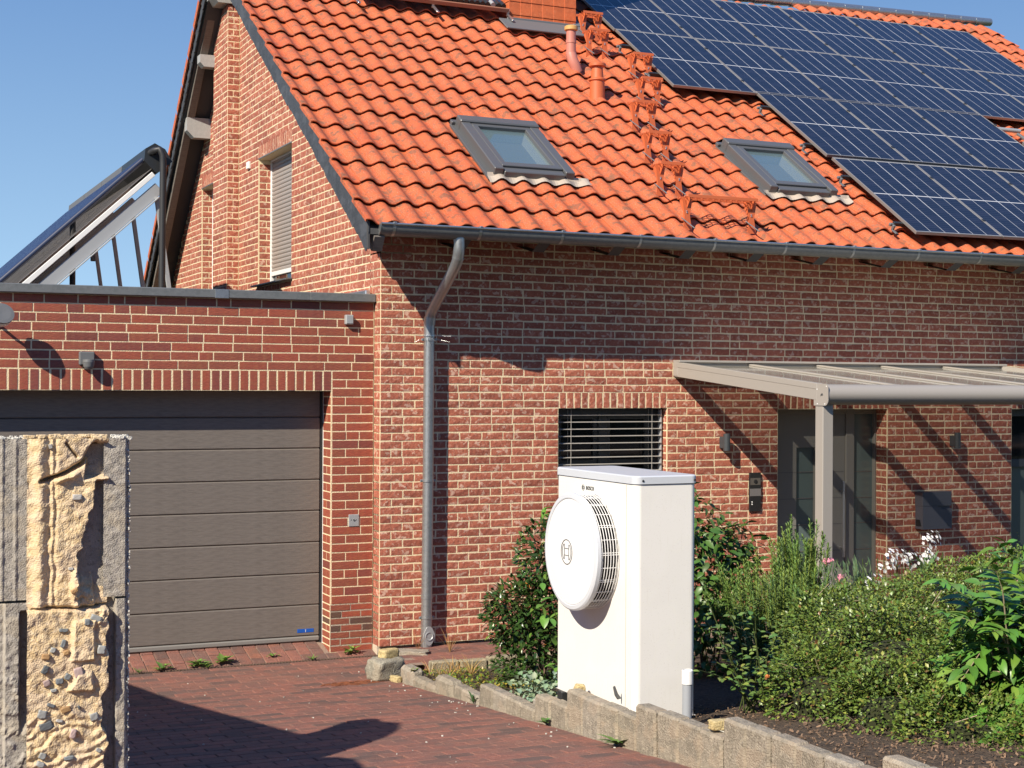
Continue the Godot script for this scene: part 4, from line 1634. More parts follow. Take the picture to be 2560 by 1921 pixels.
func build_garage() -> void:
	var gar := thing("garage", "flat roofed clinker brick garage with wide grey brown sectional door", "garage", Vector3(0, 0, 0))
	var z := -0.17
	var C := 0.0783
	var hole := Rect2(-5.406, -0.2, 5.0, 2.49)
	var wall := part("front_wall", leaf_wall(tf(Vector3(0, 0, z - 0.003)), -6.2, -0.004, -0.08, 3.13, [hole], 0.28), M.mortar, gar)
	var variants := []
	for i in 18:
		var g := brick_geo(0.2535, 0.0665, 0.02, 0.0008, clinker_tone())
		variants.append([g, g.mesh(M.clinker)])
	var T := tf(Vector3(0, 0, z))
	var bh := [Rect2(-5.6, 0.357, 5.2, 2.113), Rect2(-5.6, -0.2, 5.194, 2.7), Rect2(-0.245, 1.05, 0.115, 0.125)]
	var list := lay(T, -3.9, -0.004, 0.357, C, 35, 0.262, bh, 0.16, 0.0105, null, 0.06)
	list.append_array(soldiers(T, -3.95, -0.400, 2.292, 2.468, 0.0845, 0.0105))
	# door reveal beside the opening
	var gt := tf(Vector3(-0.409, 0, z), axes(Vector3(0, 0, 1), Vector3.UP, Vector3(-1, 0, 0)))
	list.append_array(lay(gt, -0.235, -0.008, 0.357, C, 25, 0.228, [], 0.0))
	set_bricks(list, variants, 0.255, M.clinker, wall, 300)
	var dv := []
	for i in 9:
		var tone := clinker_tone() * 0.92
		if i < 3:
			tone = Color(0.42, 0.95, 1.2) * rnd(0.8, 1.0)
		var g := brick_geo(0.185, 0.0485, 0.02, 0.0006, tone)
		dv.append([g, g.mesh(M.clinker)])
	var low := Geo.new()
	low.box(tf(Vector3(-0.2045, 0.155, z - 0.125)), Vector3(0.402, 0.405, 0.244), 0.0)
	var base := part("base_course", low, M.mortar_grey, gar)
	var l2 := lay(T, -0.406, -0.004, -0.078, 0.0621, 7, 0.196, [], 0.12, 0.011, null, 0.12)
	l2.append_array(lay(gt, -0.235, -0.008, -0.078, 0.0621, 7, 0.228, [], 0.0))
	set_bricks(l2, dv, 0.185, M.clinker, base, 60)
	# parapet flashing
	var g := Geo.new()
	g.box(tf(Vector3(-4.62, 3.135, z - 0.10)), Vector3(8.0, 0.075, 0.32), 0.006)
	var cap := part("parapet_cap", g, M.zinc_dark, gar)
	g = Geo.new()
	g.box(tf(Vector3(-0.315, 3.135, z - 0.10)), Vector3(0.62, 0.0755, 0.3205), 0.006)
	part("cap_section", g, M.zinc_dark, cap)
	g = Geo.new()
	g.box(tf(Vector3(-1.42, 3.1355, z + 0.062)), Vector3(0.12, 0.078, 0.004), 0.001)
	part("cap_joint", g, M.zinc, cap)
	g = Geo.new()
	g.box(tf(Vector3(-3.1, 2.86, -3.6)), Vector3(6.19, 0.2, 6.6), 0.0)
	part("flat_roof", g, M.asphalt, gar)
	g = Geo.new()
	g.box(tf(Vector3(-6.1, 1.4, -3.6)), Vector3(0.25, 3.4, 6.6), 0.0)
	g.box(tf(Vector3(-3.1, 1.4, -6.8)), Vector3(6.1, 3.4, 0.25), 0.0)
	part("outer_wall", g, M.mortar, gar)
	# strip of flashing where the parapet meets the gable
	g = Geo.new()
	g.box(tf(Vector3(-0.045, 3.185, -0.62)), Vector3(0.05, 0.06, 0.8), 0.01)
	part("wall_flashing", g, M.alu, gar)
	# sectional door
	var zd := -0.42
	g = Geo.new()
	g.box(tf(Vector3(-2.9, 1.2, zd - 0.07)), Vector3(5.2, 2.5, 0.03), 0.0)
	var door := part("garage_door", g, M.black_plastic, gar)
	var edges := [0.047, 0.330, 0.618, 0.904, 1.191, 1.475, 1.762, 2.048, 2.335]
	for i in edges.size() - 1:
		g = Geo.new()
		var h: float = edges[i + 1] - edges[i] - 0.004
		g.box(tf(Vector3(-2.93, (edges[i] + edges[i + 1]) * 0.5, zd - 0.02)), Vector3(5.0, h, 0.04), 0.009)
		part("panel", g, M.garage_foil, door)
	g = Geo.new()
	g.box(tf(Vector3(-2.93, 0.022, zd - 0.015)), Vector3(5.0, 0.046, 0.045), 0.014)
	part("bottom_seal", g, M.rubber, door)
	g = Geo.new()
	g.box(tf(Vector3(-0.419, 1.15, zd - 0.02)), Vector3(0.018, 2.36, 0.05), 0.003)
	part("side_seal", g, M.black_plastic, door)
	g = Geo.new()
	g.box(tf(Vector3(-0.4065, 1.15, zd + 0.014)), Vector3(0.006, 2.36, 0.012), 0.002)
	part("frame_edge", g, M.white_plastic, door)
	g = Geo.new()
	g.box(tf(Vector3(-0.562, 0.097, zd + 0.001)), Vector3(0.155, 0.034, 0.003), 0.0008)
	var sticker := part("sticker", g, M.blue_print, door)
	g = Geo.new()
	g.box(tf(Vector3(-0.562, 0.094, zd + 0.0028)), Vector3(0.004, 0.018, 0.001), 0.0)
	g.box(tf(Vector3(-0.562, 0.104, zd + 0.0028)), Vector3(0.011, 0.004, 0.001), 0.0)
	part("mark", g, M.white_plastic, sticker)


func build_fixtures() -> void:
	# motion sensor on the garage
	var zf := -0.17
	var o := thing("motion_sensor", "small grey motion sensor box with rounded eye on the garage wall", "sensor", Vector3(-2.56, 2.54, zf))
	var g := Geo.new()
	g.box(tf(Vector3(-2.56, 2.558, zf + 0.028)), Vector3(0.125, 0.115, 0.056), 0.008)
	part("housing", g, M.grey_plastic, o)
	g = Geo.new()
	g.lathe(tf(Vector3(-2.55, 2.478, zf + 0.075)), [Vector2(0.0, -0.012), Vector2(0.03, -0.008), Vector2(0.042, 0.01), Vector2(0.05, 0.05), Vector2(0.048, 0.07), Vector2(0.0, 0.074)], 20)
	part("eye", g, M.grey_plastic, o)
	# little outlet box near the house corner
	o = thing("temperature_sensor", "tiny pale grey plastic box high on the garage wall near the house corner", "sensor", Vector3(-0.25, 2.93, zf))
	g = Geo.new()
	g.box(tf(Vector3(-0.25, 2.935, zf + 0.025)), Vector3(0.075, 0.088, 0.05), 0.006)
	part("housing", g, M.alu_matt, o)
	g = Geo.new()
	g.box(tf(Vector3(-0.25, 2.935, zf + 0.052)), Vector3(0.06, 0.07, 0.006), 0.002)
	part("lid", g, M.alu_matt, o)
	# key switch
	o = thing("key_switch", "square grey metal key switch set in the clinker pier beside the garage door", "switch", Vector3(-0.188, 1.11, zf))
	g = Geo.new()
	g.box(tf(Vector3(-0.188, 1.113, zf - 0.002)), Vector3(0.098, 0.11, 0.02), 0.004)
	part("plate", g, M.alu_matt, o)
	g = Geo.new()
	g.lathe(tf(Vector3(-0.188, 1.118, zf + 0.008), Basis(Vector3.RIGHT, PI / 2)), [Vector2(0.011, 0), Vector2(0.011, 0.004), Vector2(0.0, 0.004)], 14)
	part("lock", g, M.alu, o)
	g = Geo.new()
	for s in [-1.0, 1.0]:
		g.prism(tf(Vector3(-0.188 + s * 0.025, 1.118, zf + 0.008)), PackedVector2Array([Vector2(s * 0.006, 0), Vector2(-s * 0.004, 0.006), Vector2(-s * 0.004, -0.006)]), 0.001)
	part("mark", g, M.print, o)
	# floodlight on an arm, cut by the picture edge
	o = thing("flood_light", "white spotlight head on a stalk at the garage wall above the door", "lamp", Vector3(-3.30, 2.85, zf))
	var hb := Basis(Vector3(0, 0, 1), -0.25) * Basis(Vector3.RIGHT, 1.0)
	g = Geo.new()
	g.lathe(tf(Vector3(-3.265, 2.895, 0.06), hb), [Vector2(0.0, -0.075), Vector2(0.055, -0.07), Vector2(0.082, -0.045), Vector2(0.092, 0.0), Vector2(0.09, 0.03), Vector2(0.084, 0.035)], 24)
	part("shade", g, M.white_plastic, o)
	g = Geo.new()
	g.lathe(tf(Vector3(-3.265, 2.895, 0.06), hb), [Vector2(0.094, 0.018), Vector2(0.097, 0.022), Vector2(0.097, 0.036), Vector2(0.07, 0.038), Vector2(0.0, 0.034)], 24)
	part("rim", g, M.grey_plastic, o)
	g = Geo.new()
	g.tube([Vector3(-3.30, 2.86, -0.16), Vector3(-3.29, 2.855, -0.07), Vector3(-3.275, 2.87, 0.02)], 0.012, 8)
	g.tube([Vector3(-3.26, 2.84, -0.165), Vector3(-3.245, 2.82, -0.09), Vector3(-3.24, 2.86, 0.03)], 0.005, 6)
	g.lathe(tf(Vector3(-3.30, 2.86, zf), Basis(Vector3.RIGHT, PI / 2)), [Vector2(0.045, 0), Vector2(0.045, 0.02), Vector2(0.0, 0.02)], 16)
	part("arm", g, M.white_plastic, o)
	# wall lamps by the door
	var lamps := [[3.615, 1.79, "dark cylinder wall lamp on the brick between kitchen window and door"], [6.53, 1.775, "dark cylinder wall lamp above the letter box"]]
	for l in lamps:
		var x: float = l[0]
		var y: float = l[1]
		o = thing("wall_lamp", l[2], "lamp", Vector3(x, y, 0), "cylinder lamps beside the front door")
		g = Geo.new()
		g.lathe(tf(Vector3(x, y - 0.085, 0.10)), [Vector2(0.031, 0.006), Vector2(0.031, 0.0), Vector2(0.0345, 0.0), Vector2(0.0345, 0.17), Vector2(0.031, 0.17), Vector2(0.031, 0.16), Vector2(0.0, 0.16)], 24)
		part("cylinder", g, M.anthracite, o)
		g = Geo.new()
		g.box(tf(Vector3(x, y - 0.005, 0.04)), Vector3(0.05, 0.115, 0.08), 0.004)
		part("bracket", g, M.anthracite, o)
	# letter box
	o = thing("letter_box", "anthracite metal letter box on the brick wall right of the door", "letter box", Vector3(6.24, 0.83, 0))
	g = Geo.new()
	g.box(tf(Vector3(6.235, 1.155, 0.066)), Vector3(0.39, 0.155, 0.128), 0.004)
	part("lid", g, mat(Color(0.07, 0.075, 0.095), 0.45), o)
	g = Geo.new()
	var poly := PackedVector2Array([Vector2(-0.195, -0.325), Vector2(0.195, -0.325), Vector2(0.195, -0.11), Vector2(0.06, -0.11), Vector2(0.02, -0.082), Vector2(-0.195, -0.082)])
	g.prism(tf(Vector3(6.235, 1.16, 0.10)), poly, 0.034)
	g.box(tf(Vector3(6.235, 0.98, 0.055)), Vector3(0.385, 0.29, 0.1), 0.003)
	part("door", g, mat(Color(0.078, 0.083, 0.105), 0.45), o)
	g = Geo.new()
	g.prism(tf(Vector3(6.0385, 0.90, 0.025), axes(Vector3(0, 0, 1), Vector3.UP, Vector3(-1, 0, 0))), PackedVector2Array([Vector2(0, -0.03), Vector2(0.085, -0.03), Vector2(0.06, 0.035), Vector2(0, 0.035)]), 0.004)
	part("paper_slot", g, M.dark_void, o)
	g = Geo.new()
	g.box(tf(Vector3(6.365, 0.875, 0.1345)), Vector3(0.003, 0.035, 0.001), 0.0)
	g.box(tf(Vector3(6.385, 0.865, 0.1345)), Vector3(0.003, 0.018, 0.001), 0.0)
	g.box(tf(Vector3(6.3755, 0.8745, 0.1345)), Vector3(0.0165, 0.003, 0.001), 0.0)
	part("mark", g, M.print, o)
	# intercom
	o = thing("door_intercom", "tall black glossy door intercom panel on the brick left of the door", "intercom", Vector3(4.005, 1.08, 0))
	g = Geo.new()
	g.box(tf(Vector3(4.007, 1.278, 0.012)), Vector3(0.135, 0.395, 0.024), 0.004)
	part("panel", g, mat(Color(0.02, 0.02, 0.022), 0.12), o)
	g = Geo.new()
	g.box(tf(Vector3(4.007, 1.385, 0.0245)), Vector3(0.12, 0.07, 0.003), 0.001)
	part("camera_window", g, mat(Color(0.10, 0.09, 0.08), 0.2), o)
	g = Geo.new()
	g.lathe(tf(Vector3(4.007, 1.385, 0.025), Basis(Vector3.RIGHT, PI / 2)), [Vector2(0.022, 0), Vector2(0.02, 0.006), Vector2(0.0, 0.008)], 16)
	part("camera_eye", g, M.dark_void, o)
	g = Geo.new()
	g.box(tf(Vector3(4.007, 1.275, 0.0245)), Vector3(0.13, 0.075, 0.003), 0.001)
	part("name_plate", g, mat(Color(0.16, 0.15, 0.15), 0.2), o)
	for y in [1.178, 1.155]:
		g = Geo.new()
		g.lathe(tf(Vector3(3.967, y, 0.024), Basis(Vector3.RIGHT, PI / 2)), [Vector2(0.007, 0), Vector2(0.006, 0.004), Vector2(0.0, 0.004)], 12)
		part("button", g, M.white_plastic, o)
	# white air brick on the gable
	g = Geo.new()
	g.box(tf(Vector3(-0.012, 4.95, -4.745)), Vector3(0.03, 0.085, 0.10), 0.004)
	one("gable_sensor", g, M.white_plastic, "tiny white box on the gable between pilaster and right shuttered window", "sensor")


func build_canopy() -> void:
	var o := thing("door_canopy", "grey aluminium glass canopy over the front door on slim posts", "canopy", Vector3(3.08, 0, 2.4))
	var x0 := 3.08
	var x1 := 7.16
	var zt := 2.36
	var y0 := 2.585   # top at the wall
	var s := 0.088
	var g := Geo.new()
	g.box(tf(Vector3((x0 + x1) * 0.5, 2.515, 0.045)), Vector3(x1 - x0 + 0.06, 0.135, 0.085), 0.005)
	g.box(tf(Vector3((x0 + x1) * 0.5, 2.592, 0.065)), Vector3(x1 - x0 + 0.06, 0.022, 0.13), 0.003)
	part("wall_profile", g, M.alu_warm, o)
	var ang := atan(s)
	for i in 6:
		var x := lerpf(x0, x1, i / 5.0)
		var outer := i == 0 or i == 5
		g = Geo.new()
		var len := zt / cos(ang)
		var mid := zt * 0.5 + 0.02
		var ym := y0 - s * mid
		if outer:
			g.box(tf(Vector3(x, ym - 0.078, mid), Basis(Vector3.RIGHT, ang)), Vector3(0.055, 0.125, len), 0.004)
			g.box(tf(Vector3(x, ym - 0.022, mid), Basis(Vector3.RIGHT, ang)), Vector3(0.062, 0.052, len), 0.004)
		else:
			g.box(tf(Vector3(x, ym - 0.075, mid), Basis(Vector3.RIGHT, ang)), Vector3(0.05, 0.10, len), 0.004)
			g.box(tf(Vector3(x, ym - 0.012, mid), Basis(Vector3.RIGHT, ang)), Vector3(0.062, 0.016, len), 0.005)
		part("rafter", g, M.alu_warm, o)
		if i < 5:
			g = Geo.new()
			var xb := lerpf(x0, x1, (i + 1) / 5.0)
			g.box(tf(Vector3((x + xb) * 0.5, ym - 0.026, mid + 0.02), Basis(Vector3.RIGHT, ang)), Vector3(xb - x - 0.05, 0.008, len), 0.0)
			part("pane", g, M.canopy_glass, o)
	# front gutter beam, round in front
	var poly := PackedVector2Array()
	poly.append(Vector2(-0.07, 0.088))
	poly.append(Vector2(-0.07, -0.085))
	for k in 13:
		var a := -PI / 2 + PI * k / 12.0
		poly.append(Vector2(0.02 + cos(a) * 0.072, sin(a) * 0.086))
	g = Geo.new()
	var yb := 2.283
	var zb := zt + 0.075
	# extruded by hand so that the round front shades smoothly
	var xa := x0 - 0.02
	var xb2 := x1 + 0.55
	for k in poly.size():
		var p := poly[k]
		var q := poly[(k + 1) % poly.size()]
		var round := k >= 2 and k < poly.size() - 1
		var np := Vector3(0, p.y, p.x - 0.02).normalized()
		var nq := Vector3(0, q.y, q.x - 0.02).normalized()
		var flat := Vector3(0, -(q.x - p.x), q.y - p.y).normalized()
		var b := g.vert(Vector3(xa, yb + p.y, zb + p.x), np if round else flat)
		g.vert(Vector3(xb2, yb + p.y, zb + p.x), np if round else flat)
		g.vert(Vector3(xb2, yb + q.y, zb + q.x), nq if round else flat)
		g.vert(Vector3(xa, yb + q.y, zb + q.x), nq if round else flat)
		g.tri(b, b + 1, b + 2)
		g.tri(b, b + 2, b + 3)
	var beam := part("gutter_beam", g, M.alu_warm, o)
	g = Geo.new()
	var cap := PackedVector2Array([Vector2(-0.10, 0.094), Vector2(-0.10, -0.092)])
	for k in 5:
		var a := -PI / 2 + PI / 2 * k / 4.0
		cap.append(Vector2(0.055 + cos(a) * 0.045, -0.045 + sin(a) * 0.047))
	for k in 5:
		var a := PI / 2 * k / 4.0
		cap.append(Vector2(0.06 + cos(a) * 0.04, 0.052 + sin(a) * 0.04))
	g.prism(tf(Vector3(xa, yb, zb), axes(Vector3(0, 0, 1), Vector3.UP, Vector3(-1, 0, 0))), cap, 0.006)
	part("end_plate", g, M.alu_warm, beam)
	g = Geo.new()
	for q in [Vector2(0.075, 0.07), Vector2(0.055, -0.078), Vector2(-0.05, -0.078), Vector2(-0.055, 0.045)]:
		g.lathe(tf(Vector3(xa - 0.006, yb + q.y, zb + q.x), Basis(Vector3(0, 0, 1), PI / 2)), [Vector2(0.006, 0), Vector2(0.005, 0.002), Vector2(0, 0.003)], 10)
	part("screw", g, M.white_metal, beam)
	g = Geo.new()
	var X := xa - 0.008
	g.tube([Vector3(X, yb - 0.012, zb - 0.002), Vector3(X, yb + 0.002, zb + 0.004), Vector3(X, yb + 0.012, zb + 0.02), Vector3(X, yb + 0.002, zb + 0.026), Vector3(X, yb - 0.008, zb + 0.016), Vector3(X, yb - 0.002, zb + 0.008)], 0.0022, 5)
	g.tube([Vector3(X, yb + 0.004, zb + 0.006), Vector3(X, yb - 0.002, zb + 0.032)], 0.0022, 5)
	part("mark", g, M.print, beam)
	for x in [x0 + 0.035, x1 + 0.42]:
		g = Geo.new()
		g.box(tf(Vector3(x, 1.05, zb - 0.035)), Vector3(0.107, 2.32, 0.11), 0.006)
		part("post", g, M.alu_warm, o)


# ---------------------------------------------------------------- solar
func slope_basis() -> Basis:
	var s := sqrt(1.0 + RT * RT)
	return axes(Vector3.RIGHT, Vector3(0, RT, -1) / s, Vector3(0, 1, RT) / s)


func on_roof(x: float, z: float, off := 0.0) -> Vector3:
	return Vector3(x, roof_y(z), z) + slope_basis().z * off


func build_solar() -> void:
	var B := slope_basis()
	var rows := [[0.625, 5.49, 3, "lowest"], [-0.845, 5.46, 3, "second"], [-2.215, 4.31, 6, "third"], [-3.63, 4.29, 6, "top"]]
	var ordn := ["first", "second", "third", "fourth", "fifth", "sixth"]
	var proto: Node3D = null
	for r in rows.size():
		for k in rows[r][2]:
			var z0: float = rows[r][0]
			var x: float = rows[r][1] + k * 1.134
			var p := on_roof(x, z0, 0.10)
			var o: Node3D
			if proto == null:
				o = thing("solar_panel", "", "solar panel", p)
				var g := Geo.new()
				var w := 1.124
				var h := 1.705
				var t := tf(Vector3.ZERO, B)
				for e in [[w * 0.5, 0.0065, w, 0.013], [w * 0.5, h - 0.0065, w, 0.013], [0.0065, h * 0.5, 0.013, h - 0.027], [w - 0.0065, h * 0.5, 0.013, h - 0.027]]:
					g.box(t * tf(Vector3(e[0], e[1], -0.016)), Vector3(e[2], e[3], 0.034), 0.002)
				var f := MeshInstance3D.new()
				f.name = "frame"
				f.mesh = g.mesh(mat(Color(0.30, 0.29, 0.275), 0.4, 0.5))
				o.add_child(f)
				g = Geo.new()
				g.quad(t * Vector3(0.013, 0.013, -0.003), t * Vector3(w - 0.013, 0.013, -0.003), t * Vector3(w - 0.013, h - 0.013, -0.003), t * Vector3(0.013, h - 0.013, -0.003))
				var c := MeshInstance3D.new()
				c.name = "cells"
				c.mesh = g.mesh(M.pv)
				o.add_child(c)
				g = Geo.new()
				g.quad(t * Vector3(w, 0, -0.03), t * Vector3(0, 0, -0.03), t * Vector3(0, h, -0.03), t * Vector3(w, h, -0.03))
				var bk := MeshInstance3D.new()
				bk.name = "back_sheet"
				bk.mesh = g.mesh(M.alu_dark)
				o.add_child(bk)
				g = Geo.new()
				for yy in [0.35, 1.35]:
					g.box(t * tf(Vector3(w, yy, 0.004)), Vector3(0.03, 0.04, 0.008), 0.001)
				var cl := MeshInstance3D.new()
				cl.name = "clamp"
				cl.mesh = g.mesh(M.black_plastic)
				o.add_child(cl)
				proto = o
			else:
				o = proto.duplicate()
				o.name = top_name("solar_panel")
				add_child(o)
				o.position = p
				o.set_meta("category", "solar panel")
			o.set_meta("label", "dark blue solar panel, %s from the left in the %s row on the tiled roof" % [ordn[k], rows[r][3]])
			o.set_meta("group", "solar panels on the tiled roof")
	# rails and hooks at the left edge of the field
	var hooks := [[5.42, 0.42, "lowest"], [5.42, -0.46, "second lowest"], [5.40, -1.12, "third lowest"], [5.38, -1.95, "fourth lowest"], [4.22, -2.55, "fifth lowest"], [4.22, -3.25, "topmost"]]
	for hk in hooks:
		var o := thing("rail_end", "black rail end with metal hook, %s along the left solar panel edge" % hk[2], "bracket", on_roof(hk[0], hk[1]), "rail ends of the solar panels")
		var g := Geo.new()
		var t := tf(on_roof(hk[0], hk[1], 0.05), B)
		g.box(t * tf(Vector3(0.14, 0, 0)), Vector3(0.36, 0.04, 0.04), 0.004)
		part("rail", g, M.black_plastic, o)
		g = Geo.new()
		g.box(t * tf(Vector3(-0.06, 0.0, -0.01)), Vector3(0.05, 0.03, 0.03), 0.006)
		g.box(t * tf(Vector3(-0.045, -0.03, -0.03)), Vector3(0.03, 0.03, 0.06), 0.006)
		g.box(t * tf(Vector3(-0.045, -0.07, -0.055)), Vector3(0.03, 0.09, 0.012), 0.003)
		part("hook", g, M.lead, o)
	# tube bracket on the bare tiles by the gap
	var ob := thing("rail_stub", "short grey rail stub on the tiles in the gap of the solar field", "bracket", on_roof(9.2, -1.75))
	var gb := Geo.new()
	gb.tube([on_roof(8.85, -1.93, 0.07), on_roof(9.23, -1.93, 0.07)], 0.028, 8)
	part("rail", gb, M.alu_matt, ob)
	gb = Geo.new()
	gb.box(tf(on_roof(9.17, -1.80, 0.05), B), Vector3(0.04, 0.22, 0.03), 0.006)
	gb.box(tf(on_roof(9.17, -1.70, 0.01), B), Vector3(0.10, 0.10, 0.05), 0.012)
	part("hook", gb, M.lead, ob)

	# evacuated tube collector lying on the upper left of the roof
	var tc := thing("roof_tube_collector", "solar water collector of dark glass tubes lying on the roof left of the chimney", "solar collector", on_roof(1.9, -3.85, 0.1))
	var g := Geo.new()
	for i in 27:
		g = Geo.new()
		var x := 1.02 + i * 0.0705
		var a := on_roof(x, -3.84, 0.15)
		var b := on_roof(x, -5.2, 0.15)
		g.tube([a, b], 0.0285, 10)
		var tb := part("tube", g, M.tube_glass, tc)
		g = Geo.new()
		g.tube([on_roof(x, -3.80, 0.15), on_roof(x, -3.815, 0.15), on_roof(x, -3.88, 0.15)], 0.031, 10)
		part("end_cap", g, M.black_plastic if i != 24 else M.alu_matt, tb)
	g = Geo.new()
	g.box(tf(on_roof(1.93, -3.785, 0.11), B), Vector3(1.98, 0.03, 0.05), 0.004)
	part("bottom_rail", g, mat(Color(0.30, 0.13, 0.08), 0.6), tc)
	g = Geo.new()
	g.box(tf(on_roof(1.93, -4.5, 0.09), B), Vector3(1.95, 0.06, 0.03), 0.004)
	g.box(tf(on_roof(1.93, -5.2, 0.15), B), Vector3(1.98, 0.16, 0.14), 0.02)
	part("manifold", g, M.black_plastic, tc)
	for x in [0.98, 1.95, 2.92]:
		g = Geo.new()
		g.box(tf(on_roof(x, -3.70, 0.06), B), Vector3(0.035, 0.2, 0.02), 0.004)
		g.box(tf(on_roof(x, -3.79, 0.08), B), Vector3(0.03, 0.02, 0.09), 0.004)
		part("bracket", g, M.alu, tc)

	# raised collectors on the garage roof, one behind the other, seen edge-on
	var lab := ["nearest tilted tube collector on the garage roof with black manifold end", "second tilted tube collector on the garage roof, mostly behind the nearest", "third tilted tube collector on the garage roof", "farthest tilted tube collector on the garage roof"]
	var lo := Vector3(-3.12, 3.25, 0)
	var hi := Vector3(-1.585, 4.68, 0)
	var d := (hi - lo).normalized()
	var nn := Vector3(-d.y, d.x, 0)
	for k in 4:
		var zn := -2.50 - 1.36 * k
		var o := thing("flat_roof_collector", lab[k], "solar collector", Vector3(-2.2, 3.0, zn), "tilted collectors on the garage roof")
		for i in 13:
			var zi := zn - 0.05 - i * 0.105
			g = Geo.new()
			var off := nn * 0.0
			g.tube([lo - d * 0.5 + Vector3(0, 0, zi) + off, hi - d * 0.10 + Vector3(0, 0, zi) + off], 0.03, 10)
			part("tube", g, M.tube_glass, o)
		g = Geo.new()
		g.box(tf((lo + hi) * 0.5 - nn * 0.12 + Vector3(0, 0, zn - 0.66), axes(d, nn, Vector3(0, 0, 1))), Vector3(1.9, 0.004, 1.3), 0.0)
		part("reflector", g, mat(Color(0.30, 0.28, 0.265), 0.4, 0.4), o)
		for e in [0.0, 1.30]:
			g = Geo.new()
			g.box(tf((lo + hi) * 0.5 - d * 0.25 - nn * 0.17 + Vector3(0, 0, zn - e), axes(d, nn, Vector3(0, 0, 1))), Vector3(2.35, 0.05, 0.04), 0.004)
			part("side_rail", g, M.white_metal, o)
			g = Geo.new()
			g.box(tf((lo + hi) * 0.5 - d * 0.22 - nn * 0.31 + Vector3(0, 0, zn - e - 0.03), axes(d, nn, Vector3(0, 0, 1))), Vector3(2.2, 0.12, 0.035), 0.006)
			g.box(tf((lo + hi) * 0.5 - d * 0.3 - nn * 0.38 + Vector3(0, 0, zn - e + 0.0), axes(d, nn, Vector3(0, 0, 1))), Vector3(2.2, 0.012, 0.07), 0.002)
			part("channel", g, M.alu_matt, o)
		# manifold
		g = Geo.new()
		var prof := PackedVector2Array([Vector2(-0.10, -0.13), Vector2(-0.11, 0.05), Vector2(-0.02, 0.13), Vector2(0.09, 0.11), Vector2(0.13, 0.0), Vector2(0.10, -0.14)])
		g.prism(tf(hi - nn * 0.06 + Vector3(0, 0, zn - 1.31), axes(d, nn, Vector3(0, 0, 1))), prof, 1.34)
		part("manifold", g, M.black_plastic if k == 0 else M.alu_dark, o)
		# back legs
		for e in [0.0]:
			g = Geo.new()
			var a := hi - d * 0.28 - nn * 0.40 + Vector3(0, 0, zn - e - 0.02)
			g.box(tf(a - Vector3(-0.07, 0.50, 0), Basis(Vector3(0, 0, 1), 0.14)), Vector3(0.045, 1.10, 0.035), 0.004)
			part("leg", g, M.alu_matt, o)
		if k == 0:
			g = Geo.new()
			var c := hi + nn * 0.02 + Vector3(0, 0, zn + 0.03)
			g.tube([c + Vector3(0.0, -0.02, -0.02), c + Vector3(0.03, 0.0, 0.05), c + Vector3(0.075, 0.01, 0.09), c + Vector3(0.105, -0.05, 0.10), c + Vector3(0.11, -0.14, 0.10), c + Vector3(0.10, -1.75, 0.10)], 0.034, 14)
			part("pipe", g, M.pipe_black, o)
			g = Geo.new()
			g.tube([Vector3(-2.28, 2.95, zn - 0.5), Vector3(-2.28, 4.0, zn - 0.5)], 0.03, 12)
			part("pipe", g, M.pipe_black, o)
			g = Geo.new()
			g.box(tf(Vector3(-2.06, 3.66, zn - 0.6)), Vector3(0.05, 0.1, 0.04), 0.006)
			part("junction_box", g, M.grey_plastic, o)


